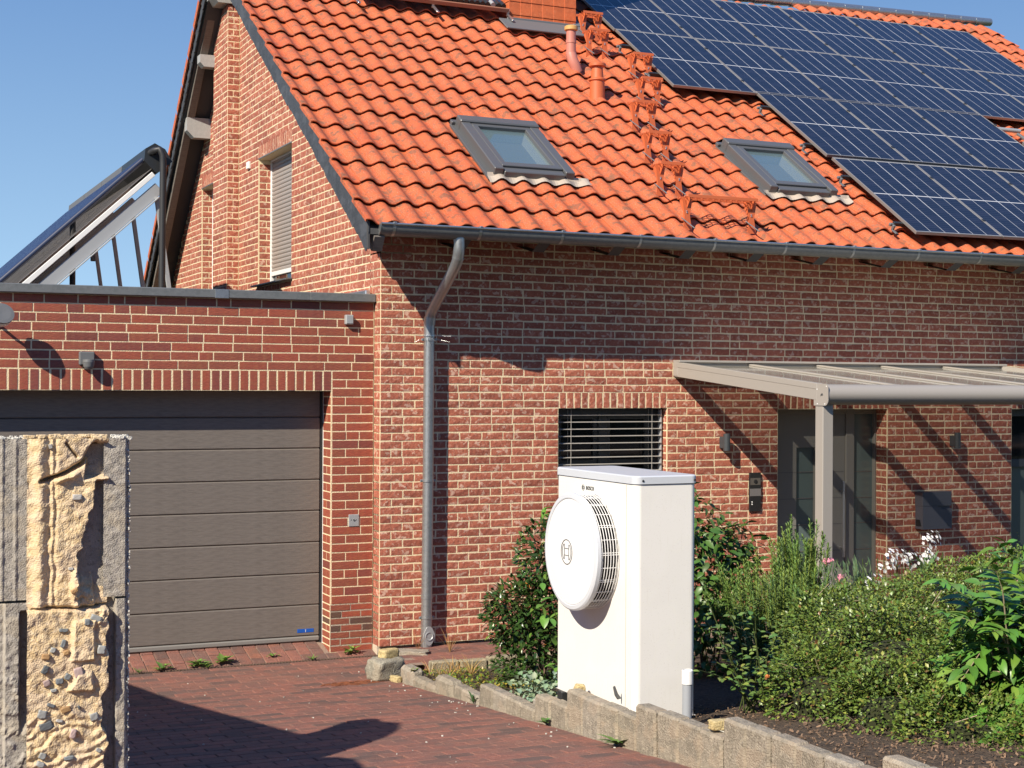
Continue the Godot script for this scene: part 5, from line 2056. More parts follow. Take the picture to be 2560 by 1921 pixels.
func build_roof_fittings() -> void:
	var B := slope_basis()
	# chimney clad in orange slates
	var ch := thing("chimney", "chimney clad in overlapping orange clay shingles at the top of the roof", "chimney", Vector3(3.39, 6.6, -3.75))
	var g := Geo.new()
	g.box(tf(Vector3(3.385, 8.0, -4.12)), Vector3(0.85, 3.2, 0.70), 0.004)
	part("core", g, M.soffit, ch)
	var tone := [1.0, 0.93, 1.07, 0.98]
	for r in 14:
		var y := 6.69 + r * 0.162
		for k in 6:
			g = Geo.new()
			var w := 0.90 / 6
			var T := tf(Vector3(2.94 + (k + 0.5) * w + 0.0, y + 0.085, -3.752), Basis(Vector3.RIGHT, -0.05) * Basis(Vector3.UP, 0.03))
			g.box(T, Vector3(w * 1.06, 0.185, 0.008), 0.002, Color.WHITE * tone[(k * 3 + r) % 4])
			part("shingle", g, M.clad, ch)
		for k in 5:
			g = Geo.new()
			var w := 0.72 / 5
			var T := tf(Vector3(2.945, y + 0.085, -3.765 - (k + 0.5) * w), Basis(Vector3(0, 0, 1), -0.05) * Basis(Vector3.UP, 0.03))
			g.box(T, Vector3(0.008, 0.185, w * 1.06), 0.002, Color.WHITE * tone[(k * 3 + r + 1) % 4])
			part("shingle", g, M.clad, ch)
	g = Geo.new()
	g.box(tf(on_roof(3.36, -3.60, 0.025), B), Vector3(1.15, 0.30, 0.02), 0.006)
	g.box(tf(Vector3(3.39, 6.70, -3.755)), Vector3(0.95, 0.22, 0.03), 0.006)
	g.box(tf(on_roof(3.86, -4.1, 0.03), B), Vector3(0.12, 0.9, 0.03), 0.008)
	part("flashing", g, M.lead, ch)

	# waste pipe with elbow and a short clay coloured vent
	var o := thing("vent_pipe", "pink plastic vent pipe with elbow and yellow cap rising from the roof tiles", "vent pipe", on_roof(3.24, -2.65))
	var b := Vector3(3.235, 6.03, -2.64)
	g = Geo.new()
	g.tube([b + Vector3(0.06, -0.07, 0.02), b + Vector3(0.03, 0.0, 0.03), b + Vector3(0.0, 0.07, 0.02), b + Vector3(-0.01, 0.14, 0.0)], 0.062, 16)
	part("elbow", g, M.pvc_pink, o)
	g = Geo.new()
	g.tube([b + Vector3(-0.01, 0.12, 0), b + Vector3(-0.01, 0.42, 0)], 0.056, 16)
	for y in [0.13, 0.26]:
		g.tube([b + Vector3(-0.01, y, 0), b + Vector3(-0.01, y + 0.035, 0)], 0.061, 16)
	part("pipe", g, M.pvc_pink, o)
	g = Geo.new()
	g.lathe(tf(b + Vector3(-0.01, 0.40, 0)), [Vector2(0.06, 0.0), Vector2(0.078, 0.012), Vector2(0.078, 0.05), Vector2(0.06, 0.062), Vector2(0.0, 0.064)], 20)
	part("cap", g, M.pvc_cap, o)
	o = thing("clay_vent", "short orange vent with flat disc cap on the tiles below the pink pipe", "vent pipe", on_roof(3.26, -2.06))
	b = Vector3(3.25, 5.60, -2.03)
	g = Geo.new()
	g.lathe(tf(b), [Vector2(0.085, -0.08), Vector2(0.082, 0.14), Vector2(0.098, 0.15), Vector2(0.098, 0.165), Vector2(0.07, 0.18), Vector2(0.062, 0.30)], 24)
	part("body", g, M.orange_paint, o)
	g = Geo.new()
	g.lathe(tf(b + Vector3(0, 0.30, 0)), [Vector2(0.062, 0), Vector2(0.095, 0.008), Vector2(0.095, 0.035), Vector2(0.085, 0.045), Vector2(0, 0.047)], 24)
	part("cap", g, M.orange_paint, o)

	# roof steps for the chimney sweep
	var st := [[3.96, -3.60, "topmost"], [3.79, -3.10, "second from the top"], [4.08, -2.55, "third from the top"], [3.84, -1.92, "fourth from the top"], [3.44, -1.33, "fifth from the top"], [3.22, -0.66, "second from the bottom"], [3.01, -0.04, "lowest"]]
	for s in st:
		o = thing("roof_step", "orange painted steel roof step, %s in the row climbing to the chimney" % s[2], "roof step", on_roof(s[0], s[1]), "roof steps for the chimney sweep")
		step_parts(o, s[0], s[1], 0.21)
	o = thing("roof_platform", "wide orange mesh standing platform on the tiles above the gutter", "roof step", on_roof(3.2, 0.55))
	step_parts(o, 3.22, 0.55, 0.72)


func step_parts(o: Node3D, x: float, z: float, w: float) -> void:
	var B := slope_basis()
	var base := on_roof(x, z, -0.02)
	var wide := w > 0.4
	for sx in [-1.0, 1.0]:
		var g := Geo.new()
		# plate standing on the slope: local x along z (outwards), y up
		var poly := PackedVector2Array([Vector2(0.10, -0.03), Vector2(0.02, 0.05), Vector2(0.03, 0.15), Vector2(0.10, 0.25), Vector2(0.10, 0.27), Vector2(-0.10, 0.265), Vector2(-0.10, 0.23), Vector2(-0.035, 0.13), Vector2(-0.03, 0.06)])
		g.prism(tf(base + Vector3(sx * w * 0.5 + 0.004, 0, 0), axes(Vector3(0, 0, 1), Vector3.UP, Vector3(-1, 0, 0))), poly, 0.006)
		var t2 := tf(base + Vector3(sx * w * 0.5, 0.12, 0.0), Basis(Vector3.UP, 0.0))
		g.prism(tf(base + Vector3(sx * w * 0.5 - 0.032, 0, 0.03)), PackedVector2Array([Vector2(-0.012, -0.05), Vector2(0.085, -0.05), Vector2(0.062, 0.09), Vector2(0.092, 0.262), Vector2(0.066, 0.262), Vector2(0.052, 0.19), Vector2(0.022, 0.19), Vector2(0.006, 0.262), Vector2(-0.022, 0.26), Vector2(0.006, 0.09)]), 0.006)
		part("bracket", g, M.orange_paint, o)
		g = Geo.new()
		for y in [0.115, 0.13]:
			g.lathe(tf(base + Vector3(sx * w * 0.5 + rnd(-0.006, 0.006), y, 0.036), Basis(Vector3.RIGHT, PI / 2)), [Vector2(0.008, 0), Vector2(0.006, 0.006), Vector2(0, 0.007)], 8)
		part("bolt", g, M.alu, o)
		g = Geo.new()
		var a := on_roof(x + sx * w * 0.5 - 0.05, z - 0.02, 0.045)
		g.tube([a, a + Vector3(0.02, -0.10, 0.17), a + Vector3(0.03, -0.115, 0.19)], 0.006, 6)
		part("hook", g, M.lead, o)
	var g := Geo.new()  # tread of expanded mesh: bars with gaps
	var y := 0.268
	var n := int(w / 0.032)
	for k in 5:
		var zz := -0.095 + k * 0.05
		g.box(tf(base + Vector3(0, y, zz)), Vector3(w + 0.06, 0.006 if k % 4 else 0.03, 0.006 if k % 4 else 0.004), 0.001)
	for i in n + 1:
		g.box(tf(base + Vector3(-w * 0.5 + i * w / n, y, 0.005), Basis(Vector3.UP, 0.5 if i % 2 else -0.5)), Vector3(0.005, 0.006, 0.21), 0.001)
	part("tread", g, M.orange_paint, o)


# ---------------------------------------------------------------- heat pump
func build_pump() -> void:
	var o := thing("heat_pump", "white outdoor heat pump with round fan cover in the front garden", "heat pump", Vector3(0.22, 0.25, 4.2))
	var x0 := 0.0
	var x1 := 0.44
	var z0 := 3.64
	var z1 := 4.75
	var y0 := 0.29
	var y1 := 1.742
	# body with rounded upright corners
	var rounded := func(inset: float, r: float) -> PackedVector2Array:
		var p := PackedVector2Array()
		for c in [[x1 - inset - r, z1 - inset - r, 0.0], [x0 + inset + r, z1 - inset - r, 1.0], [x0 + inset + r, z0 + inset + r, 2.0], [x1 - inset - r, z0 + inset + r, 3.0]]:
			for k in 7:
				var a: float = (c[2] + k / 6.0) * PI / 2
				p.append(Vector2(c[0] + cos(a) * r, c[1] + sin(a) * r))
		return p
	var shell := func(inset: float, r: float, ya: float, yb: float, top: bool, bev: float) -> Geo:
		var g := Geo.new()
		var outer: PackedVector2Array = rounded.call(inset, r)
		var cnt := outer.size()
		for k in cnt:
			var p := outer[k]
			var q := outer[(k + 1) % cnt]
			var cp := Vector2((x0 + x1) * 0.5, (z0 + z1) * 0.5)
			var np := Vector3.ZERO
			var nq := Vector3.ZERO
			var ci := k / 7
			var ap := (ci + (k % 7) / 6.0) * PI / 2
			var kq := (k + 1) % cnt
			var aq := (kq / 7 + (kq % 7) / 6.0) * PI / 2
			np = Vector3(cos(ap), 0, sin(ap))
			nq = Vector3(cos(aq), 0, sin(aq))
			var b := g.vert(Vector3(p.x, ya, p.y), np)
			g.vert(Vector3(p.x, yb - bev, p.y), np)
			g.vert(Vector3(q.x, yb - bev, q.y), nq)
			g.vert(Vector3(q.x, ya, q.y), nq)
			g.tri(b, b + 1, b + 2)
			g.tri(b, b + 2, b + 3)
			if bev > 0:
				var b2 := g.vert(Vector3(p.x, yb - bev, p.y), (np + Vector3.UP).normalized())
				g.vert(Vector3(p.x - np.x * bev, yb, p.y - np.z * bev), (np * 0.4 + Vector3.UP).normalized())
				g.vert(Vector3(q.x - nq.x * bev, yb, q.y - nq.z * bev), (nq * 0.4 + Vector3.UP).normalized())
				g.vert(Vector3(q.x, yb - bev, q.y), (nq + Vector3.UP).normalized())
				g.tri(b2, b2 + 1, b2 + 2)
				g.tri(b2, b2 + 2, b2 + 3)
		if top:
			var c := g.vert(Vector3((x0 + x1) * 0.5, yb, (z0 + z1) * 0.5), Vector3.UP)
			var s := g.v.size()
			for k in cnt:
				var a := ((k / 7) + (k % 7) / 6.0) * PI / 2
				g.vert(Vector3(outer[k].x - cos(a) * bev, yb, outer[k].y - sin(a) * bev), Vector3.UP)
			for k in cnt:
				g.tri(c, s + (k + 1) % cnt, s + k)
		return g
	var body: Geo = shell.call(0.0, 0.045, y0, y1, false, 0.0)
	body.quad(Vector3(x0, y0, z0), Vector3(x1, y0, z0), Vector3(x1, y0, z1), Vector3(x0, y0, z1))
	var cab := part("cabinet", body, M.pump, o)
	var g := Geo.new()
	g.box(tf(Vector3(-0.0005, 1.016, z1 - 0.115)), Vector3(0.003, 1.45, 0.006), 0.0)
	part("panel_seam", g, mat(Color(0.5, 0.48, 0.42), 0.6), cab)
	var lid: Geo = shell.call(-0.008, 0.05, y1 + 0.004, 1.797, true, 0.008)
	var top := part("lid", lid, M.pump_lid, o)
	g = Geo.new()
	for x in [0.049, 0.419]:
		g.lathe(tf(Vector3(x, 1.766, z1 + 0.008), Basis(Vector3.RIGHT, PI / 2)), [Vector2(0.008, 0), Vector2(0.006, 0.004), Vector2(0, 0.004)], 10)
	part("screw", g, M.black_plastic, top)
	g = Geo.new()
	g.lathe(tf(Vector3(0.409, 0.325, z1), Basis(Vector3.RIGHT, PI / 2)), [Vector2(0.008, 0), Vector2(0.006, 0.004), Vector2(0, 0.004)], 10)
	part("screw", g, M.alu_dark, cab)
	# feet
	for zz in [z0 + 0.12, z1 - 0.12]:
		g = Geo.new()
		g.box(tf(Vector3(0.22, 0.245, zz)), Vector3(0.5, 0.09, 0.07), 0.006)
		part("foot", g, M.black_plastic, o)
	g = Geo.new()
	g.box(tf(Vector3(0.22, 0.08, 4.2)), Vector3(0.7, 0.26, 1.3), 0.01)
	one("concrete_plinth", g, M.concrete, "low concrete plinth under the white heat pump", "plinth")
	# fan cover: disc on a round grille, pointing left
	var cy := 1.283
	var cz := 4.195
	var R := Basis(Vector3(0, 0, 1), PI / 2)  # lathe axis towards -x
	var T := tf(Vector3(0, cy, cz), R)
	g = Geo.new()
	g.lathe(T, [Vector2(0.372, 0.135), Vector2(0.378, 0.142), Vector2(0.378, 0.166), Vector2(0.368, 0.174), Vector2(0.346, 0.176), Vector2(0.340, 0.172)], 72)
	var rim := part("fan_cover_rim", g, mat(Color(0.60, 0.63, 0.67), 0.35), o)
	g = Geo.new()
	g.lathe(T, [Vector2(0.341, 0.168), Vector2(0.338, 0.172), Vector2(0.25, 0.1765), Vector2(0.12, 0.179), Vector2(0.0, 0.180)], 72)
	g.lathe(T, [Vector2(0.0, 0.140), Vector2(0.372, 0.135)], 72)
	var disc := part("fan_cover", g, M.pump_disc, o)
	g = Geo.new()
	g.lathe(T, [Vector2(0.0, 0.0015), Vector2(0.335, 0.0015), Vector2(0.335, 0.0008)], 64)
	g.lathe(T, [Vector2(0.31, 0.0), Vector2(0.30, 0.13)], 64)
	part("fan_opening", g, M.dark_void, o)
	g = Geo.new()
	g.lathe(T, [Vector2(0.375, 0.0), Vector2(0.372, 0.006), Vector2(0.338, 0.006), Vector2(0.335, 0.0)], 64)
	part("grille_base", g, M.pump, o)
	for k in 7:
		g = Geo.new()
		var pts := []
		for i in 65:
			var a := TAU * i / 64.0
			var rr := 0.372 - 0.001 * k
			pts.append(T * Vector3(cos(a) * rr, 0.012 + k * 0.019, sin(a) * rr))
		g.tube(pts, 0.0028, 5, Color.WHITE, false)
		part("grille_ring", g, M.white_metal, o)
	for i in 26:
		var a := TAU * (i + 0.3) / 26.0
		for dd in ([0.0] if i % 2 else [-0.018, 0.018]):
			g = Geo.new()
			var aa: float = a + dd
			g.tube([T * Vector3(cos(aa) * 0.366, 0.004, sin(aa) * 0.366), T * Vector3(cos(aa) * 0.366, 0.137, sin(aa) * 0.366)], 0.0028, 5)
			part("grille_bar", g, M.white_metal, o)
	# emblem on the disc: two rings and an armature
	g = Geo.new()
	emblem(g, Vector3(-0.1805, cy - 0.005, cz - 0.03), 0.079, 0.0055)
	part("emblem", g, M.print, disc)
	# lettering under the lid
	g = Geo.new()
	emblem(g, Vector3(-0.002, 1.682, 4.045), 0.018, 0.0024)
	part("small_emblem", g, M.print, cab)
	var tm := TextMesh.new()
	tm.text = "BOSCH"
	var f := SystemFont.new()
	f.font_names = PackedStringArray(["Droid Sans"])
	f.font_weight = 700
	tm.font = f
	tm.font_size = 32
	tm.pixel_size = 0.00108
	tm.depth = 0.002
	tm.curve_step = 1.0
	tm.material = mat(Color(0.05, 0.055, 0.06), 0.5)
	var mi := MeshInstance3D.new()
	mi.name = "lettering"
	mi.mesh = tm
	cab.add_child(mi, true)
	mi.transform = tf(Vector3(-0.0015, 1.682, 4.142) - (cab.position + o.position), axes(Vector3(0, 0, 1), Vector3.UP, Vector3(-1, 0, 0)))


func emblem(g: Geo, c: Vector3, r: float, w: float) -> void:
	var pt := func(u: float, v: float) -> Vector3: return c + Vector3(0, v, u)  # u to the right seen from the left side
	var ring := []
	for i in 49:
		var a := TAU * i / 48.0
		ring.append(pt.call(cos(a) * r, sin(a) * r))
	g.tube(ring, w * 0.5, 5, Color.WHITE, false)
	for s in [-1.0, 1.0]:  # pole shoes: arcs closed by uprights
		var arc := []
		for i in 13:
			var a := lerpf(-0.92, 0.92, i / 12.0)
			arc.append(pt.call(s * cos(a) * r * 0.78, sin(a) * r * 0.78))
		g.tube(arc, w * 0.42, 5)
		g.tube([pt.call(s * r * 0.40, -r * 0.62), pt.call(s * r * 0.40, r * 0.62)], w * 0.42, 5)
	for v in [-0.28, 0.28]:
		g.tube([pt.call(-r * 0.40, r * v), pt.call(r * 0.40, r * v)], w * 0.42, 5)


# ---------------------------------------------------------------- kerb
func stone_geo(sx: float, sy: float, sz: float, round_top := 0.012) -> Geo:
	var g := Geo.new()
	g.box(Transform3D.IDENTITY, Vector3(sx, sy, sz), round_top, Color(1, 0.98, 0.94) * rnd(0.85, 1.12))
	for i in g.v.size():
		g.v[i] += Vector3(sin(g.v[i].y * 31.0 + sx * 99.0), cos(g.v[i].z * 37.0), sin(g.v[i].x * 41.0 + sz * 77.0)) * 0.003
	return g


func build_kerb() -> void:
	var kerb := Node3D.new()
	kerb.name = "kerb"
	kerb.set_meta("kind", "structure")
	add_child(kerb)
	# groups of stones stepping up towards the street: [z from, z to, top, count]
	var groups := [[1.18, 1.46, 0.04, 1], [1.47, 1.95, 0.0, 2], [1.96, 2.30, 0.10, 1], [2.31, 2.80, 0.085, 3], [2.81, 3.75, 0.185, 4], [3.755, 4.23, 0.29, 2], [4.235, 5.15, 0.415, 4], [5.155, 6.085, 0.50, 4], [6.09, 7.4, 0.61, 6], [7.405, 8.6, 0.71, 5], [8.605, 10.2, 0.82, 7], [10.205, 12.0, 0.95, 8]]
	for gr in groups:
		var n: int = gr[3]
		for k in n:
			var za := lerpf(gr[0], gr[1], float(k) / n)
			var zb := lerpf(gr[0], gr[1], float(k + 1) / n)
			var h: float = gr[2] - gy(za) + 0.25
			var drop := 0.0 if k < n - 1 or n < 4 else rnd(0.0, 0.012)
			var g := stone_geo(0.10 + (0.02 if gr[0] < 2.3 else 0.0), h, zb - za - 0.006, 0.014 if gr[0] > 2.3 else 0.03)
			var gg := Geo.new()
			gg.add(g, tf(Vector3(-0.165 + rnd(-0.006, 0.006), gr[2] - h * 0.5 - drop + rnd(-0.004, 0.004), (za + zb) * 0.5), Basis(Vector3.RIGHT, rnd(-0.012, 0.012))))
			part("kerb_stone", gg, M.kerb, kerb)
	# loose stones at the far end
	var g := rough_stone(Vector3(0.26, 0.17, 0.20), 3)
	var gg := Geo.new()
	gg.add(g, tf(Vector3(-0.30, -0.02, 1.02), Basis(Vector3.UP, 0.3)), Color(0.95, 1.0, 1.0))
	one("grey_stone", gg, M.kerb, "squarish grey stone at the far end of the kerb by the downpipe", "stone")
	var loose := [[Vector3(-0.255, 0.098, 0.98), Vector3(0.15, 0.075, 0.09), 5, "yellowish sandstone lump lying on top of the grey stone"], [Vector3(-0.27, -0.075, 1.20), Vector3(0.11, 0.05, 0.05), 7, "small yellow stone on the pavers at the foot of the grey stone"], [Vector3(-0.17, -0.085, 1.24), Vector3(0.045, 0.035, 0.04), 8, "pale pebble between the grey stone and the first kerb stone"], [Vector3(-0.09, 0.345, 4.17), Vector3(0.06, 0.13, 0.05), 9, "upright yellowish stone wedged behind the kerb by the heat pump"], [Vector3(-0.14, 0.535, 5.96), Vector3(0.06, 0.05, 0.12), 11, "yellow stone lying on the kerb below the grey pipe stub"], [Vector3(0.06, 0.45, 5.75), Vector3(0.10, 0.03, 0.14), 12, "flat pale stone chip in the bed beside the pipe stub"]]
	for l in loose:
		gg = Geo.new()
		gg.add(rough_stone(l[1], l[2]), tf(l[0], Basis(Vector3.UP, l[2] * 0.7) if l[2] != 9 else Basis(Vector3.RIGHT, 0.2)))
		one("loose_stone", gg, M.sandstone if l[2] != 12 and l[2] != 8 else M.chip, l[3], "stone", "loose stones along the kerb")
	# pale concrete slab corner by the pipe foot
	gg = Geo.new()
	gg.add(rough_stone(Vector3(0.34, 0.05, 0.16), 14), tf(Vector3(0.16, -0.035, 0.33), Basis(Vector3.UP, -0.5)))
	one("concrete_shard", gg, M.kerb, "flat pale concrete shard below the house corner near the downpipe", "stone")
	# grey plastic pipe stub beside the heat pump
	var o := thing("pipe_stub", "upright grey plastic pipe stub right of the heat pump", "pipe", Vector3(0.22, 0.3, 4.98))
	g = Geo.new()
	g.tube([Vector3(0.235, 0.15, 4.98), Vector3(0.238, 0.60, 4.98)], 0.030, 16)
	part("pipe", g, M.pvc_grey, o)
	g = Geo.new()
	g.lathe(tf(Vector3(0.238, 0.54, 4.98)), [Vector2(0.031, 0), Vector2(0.035, 0.004), Vector2(0.035, 0.085), Vector2(0.030, 0.09), Vector2(0.030, 0.06), Vector2(0, 0.055)], 18)
	part("collar", g, M.white_plastic, o)
	# dark strap end sticking up behind the kerb
	g = Geo.new()
	g.prism(tf(Vector3(-0.07, 0.40, 4.62), Basis(Vector3.UP, 0.5)), PackedVector2Array([Vector2(0.07, 0), Vector2(0.03, 0.035), Vector2(-0.005, 0.09), Vector2(-0.02, 0.085), Vector2(0.0, 0.03), Vector2(0.03, 0.0)]), 0.008)
	one("plastic_strip", g, M.grey_plastic, "short dark plastic strip poking up between kerb and heat pump", "strip")
	# old rusty needles lying on the driveway
	g = Geo.new()
	for i in 160:
		var a := rnd(0, TAU)
		var rr := sqrt(rng.randf())
		var p := Vector3(-0.62 + cos(a) * rr * 0.26, -0.098, 1.12 + sin(a) * rr * 0.09)
		p.y = gy(p.z) + 0.007
		var l := rnd(0.02, 0.06)
		g.box(tf(p, Basis(Vector3.UP, rnd(-0.5, 0.5))), Vector3(l, 0.003, 0.004), 0.0, Color.WHITE * rnd(0.5, 1.3))
	var nd := one("dry_needles", g, M.rust, "smear of rust brown dry needles on the driveway pavers", "plant debris")
	nd.set_meta("kind", "stuff")
	# white bits of grit on the pavers
	g = Geo.new()
	for i in 70:
		var z := rnd(0.6, 5.2)
		var x := rnd(-2.6, -0.3)
		if rng.randf() < 0.55:
			x = rnd(-0.55, -0.24)
		var s := rnd(0.004, 0.010)
		g.box(tf(Vector3(x, gy(z) + 0.006, z), Basis(Vector3.UP, rnd(0, 3))), Vector3(s * rnd(1, 2), s, s), s * 0.3, Color.WHITE * rnd(0.6, 1.1))
	var grit := one("grit", g, M.chip, "scattered white grit on the driveway pavers", "grit")
	grit.set_meta("kind", "stuff")


func rough_stone(size: Vector3, sd: int) -> Geo:
	var f := FastNoiseLite.new()
	f.seed = sd
	f.frequency = 1.1
	var g := Geo.new()
	var n := 6
	for ax in 3:
		for sg in [-1.0, 1.0]:
			var b := g.v.size()
			for i in n + 1:
				for j in n + 1:
					var p := Vector3.ZERO
					p[ax] = sg
					p[(ax + 1) % 3] = -1.0 + 2.0 * i / n
					p[(ax + 2) % 3] = -1.0 + 2.0 * j / n
					var q := p / maxf(1.0, p.length() * 0.68)
					q *= 1.0 + 0.22 * f.get_noise_3dv(p * 1.3)
					g.vert(q * size * 0.5 * 1.05, p.normalized())
			for i in n:
				for j in n:
					var a := b + i * (n + 1) + j
					if sg > 0:
						g.tri(a, a + n + 1, a + n + 2)
						g.tri(a, a + n + 2, a + 1)
					else:
						g.tri(a, a + n + 2, a + n + 1)
						g.tri(a, a + 1, a + n + 2)
	g.smooth()
	return g

func build_wall_end() -> void:
	var o := thing("wall_end", "broken end of a hollow block wall with crumbling sandy concrete core and pebbles", "wall", Vector3(-3.85, 0.42, 7.5))
	var Y0 := 0.30
	var Y1 := 2.165
	var Z := 7.5
	var fine := FastNoiseLite.new()
	fine.seed = 21
	fine.frequency = 22.0
	fine.fractal_octaves = 4
	var big := FastNoiseLite.new()
	big.seed = 22
	big.frequency = 6.0
	big.fractal_octaves = 3
	var seg := func(p: Vector2, a: Vector2, b: Vector2) -> float:
		return p.distance_to(Geometry2D.get_closest_point_to_segment(p, a, b))
	# surface of the core, in metres from the plane; px, py count thousandths from the upper left corner
	var relief_core := func(x: float, y: float) -> float:
		var px := (x + 3.979) * 1382.0
		var py := (2.17 - y) * 1382.0 + 75.0
		var n := fine.get_noise_2d(x, y)
		var b := big.get_noise_2d(x, y)
		px += b * 14.0
		py += b * 10.0
		var z := 0.008 + n * 0.006 + b * 0.006
		if py < 885.0:
			z += 0.024 * exp(-pow((px - 178.0) / 34.0, 2.0)) + 0.012 * exp(-pow((px - 235.0) / 12.0, 2.0))
			z += 0.014 * smoothstep(240, 262, px)
			var xb := 436.0 - 85.0 * smoothstep(320, 720, py) + 16.0 * big.get_noise_2d(7.0, y * 3.0)
			z -= 0.075 * smoothstep(xb - 5, xb + 9, px) * smoothstep(275, 300, py) * (1.0 - 0.6 * smoothstep(700, 860, py))
			z -= 0.055 * smoothstep(388, 402, px + (py - 180.0) * 0.25) * (1.0 - smoothstep(250, 282, py)) * smoothstep(92, 112, py)
			var d: float = minf(seg.call(Vector2(px, py), Vector2(182, 283), Vector2(262, 262)), minf(seg.call(Vector2(px, py), Vector2(262, 262), Vector2(372, 195)), seg.call(Vector2(px, py), Vector2(372, 195), Vector2(432, 100))))
			z -= 0.055 * exp(-pow(d / 9.0, 2.0))
			z -= 0.03 * exp(-pow(seg.call(Vector2(px, py), Vector2(300, 108), Vector2(345, 170)) / 3.5, 2.0))
			z += 0.018 * smoothstep(60, 20, absf(px - 300.0)) * smoothstep(18, 0, absf(py - 268.0 - (px - 300.0) * -0.45))
			z += (0.02 + 0.01 * n) * smoothstep(315, 335, px) * (1.0 - smoothstep(422, 432, px)) * smoothstep(690, 715, py)
		else:
			z += 0.026 * smoothstep(885, 900, py)
			z += 0.016 * smoothstep(312, 330, px) * (1.0 - smoothstep(424, 436, px)) * (1.0 - smoothstep(1134, 1142, py)) * smoothstep(935, 950, py)
			z += 0.018 * smoothstep(330, 350, px + (py - 1200.0) * 0.5) * (1.0 - smoothstep(412, 425, px)) * (1.0 - smoothstep(1272, 1279, py)) * smoothstep(1170, 1215, py)
			z += 0.003 * sin((py + px * 0.32 + 60.0 * b) * 0.11) * smoothstep(1330, 1420, py)
			z += 0.005 * big.get_noise_2d(x * 2.5 + y, y * 0.8)
			var e := 497.0 + 18.0 * big.get_noise_2d(3.0, y * 2.2) - 30.0 * smoothstep(1240, 1330, py) + 26.0 * smoothstep(1440, 1500, py)
			z -= 0.075 * smoothstep(e - 5, e + 5, px)
			z += 0.02 * smoothstep(40, 0, absf(px - 455.0)) * (0.5 + n) * smoothstep(60, 0, absf(py - 930.0))
		z -= 0.022 * exp(-pow((py - 884.0) / 6.0, 2.0)) * smoothstep(190, 220, px)
		return z
	var surf := func(x0: float, x1: float, y0: float, y1: float, nx: int, ny: int, f: Callable) -> Geo:
		var g := Geo.new()
		for j in ny + 1:
			for i in nx + 1:
				var x := lerpf(x0, x1, float(i) / nx)
				var y := lerpf(y0, y1, float(j) / ny)
				g.vert(Vector3(x, y, Z + f.call(x, y)), Vector3.BACK)
		for j in ny:
			for i in nx:
				var a := j * (nx + 1) + i
				g.tri(a, a + 1, a + nx + 2)
				g.tri(a, a + nx + 2, a + nx + 1)
		g.smooth()
		return g
	var g: Geo = surf.call(-3.893, -3.622, Y0, Y1, 100, 560, relief_core)
	# crumbling top of the core
	for i in 60:
		var s := rnd(0.006, 0.016)
		g.add(rough_stone(Vector3(s * 1.6, s, s * 1.2), i), tf(Vector3(rnd(-3.9, -3.63), Y1 + rnd(-0.006, 0.008), Z - rnd(0.0, 0.12))))
	part("concrete_core", g, M.core, o)
	# left block: upper with a groove, lower with a proud tongue
	var lf := func(x: float, y: float) -> float:
		var px := (x + 3.979) * 1382.0
		var n := fine.get_noise_2d(x, y)
		return 0.006 + n * 0.003 + 0.006 * exp(-pow((px - 68.0) / 4.0, 2.0)) + 0.005 * exp(-pow((px - 8.0) / 4.0, 2.0)) - 0.02 * smoothstep(128, 138, px)
	part("hollow_block", surf.call(-4.14, -3.875, 1.616, Y1, 60, 80, lf), M.concrete, o)
	var lf2 := func(x: float, y: float) -> float:
		var px := (x + 3.979) * 1382.0
		var py := (2.17 - y) * 1382.0 + 75.0
		var n := fine.get_noise_2d(x, y)
		var z := 0.010 + n * 0.004
		var w := 92.0 - 0.0 * py
		z -= 0.036 * smoothstep(w - 3, w + 3, px + 3.0 * n) * smoothstep(890, 900, py) * (1.0 - smoothstep(1330, 1500, py))
		z -= 0.01 * smoothstep(24, 18, px)
		z += 0.004 * smoothstep(0.1, 0.5, n) * smoothstep(1050, 1250, py)
		return z
	part("hollow_block", surf.call(-4.14, -3.868, Y0, 1.608, 90, 330, lf2), M.concrete, o)
	var rf := func(x: float, y: float) -> float:
		var n := fine.get_noise_2d(x, y)
		return 0.002 + n * 0.0035 - 0.03 * smoothstep(-3.562, -3.548, x)
	part("hollow_block", surf.call(-3.637, -3.545, 1.612, Y1, 30, 110, rf), M.concrete, o)
	var rf2 := func(x: float, y: float) -> float:
		var px := (x + 3.979) * 1382.0
		var n := fine.get_noise_2d(x, y)
		return 0.002 + n * 0.0045 - 0.042 * (1.0 - smoothstep(524, 534, px)) - 0.03 * smoothstep(-3.562, -3.548, x)
	part("hollow_block", surf.call(-3.66, -3.545, Y0, 1.604, 40, 260, rf2), M.concrete, o)
	# body behind
	g = Geo.new()
	g.box(tf(Vector3(-3.848, (Y0 + 2.15) * 0.5, Z - 0.3)), Vector3(0.60, 2.15 - Y0, 0.55), 0.006)
	part("wall_body", g, M.concrete, o)
	# ragged pale chips along the right and upper edges
	g = Geo.new()
	for i in 420:
		var y := lerpf(Y0, Y1, rng.randf())
		var s := rnd(0.0022, 0.0055) * (1.0 + 0.7 * smoothstep(0.9, 0.4, y))
		g.add(rough_stone(Vector3(s, s * rnd(1, 2.2), s * 1.4), i % 37), tf(Vector3(-3.5475 + rnd(-0.004, 0.003) + 0.006 * big.get_noise_2d(1.0, y * 2.0), y, Z - rnd(0.005, 0.03))))
	for i in 70:
		var s := rnd(0.004, 0.012)
		var x := rnd(-3.60, -3.545) if i % 2 else rnd(-4.02, -3.90)
		g.add(rough_stone(Vector3(s * 1.5, s, s), i % 31), tf(Vector3(x, Y1 + rnd(-0.004, 0.006), Z - rnd(0.0, 0.08))))
	part("chipped_edge", g, M.chip, o, true)
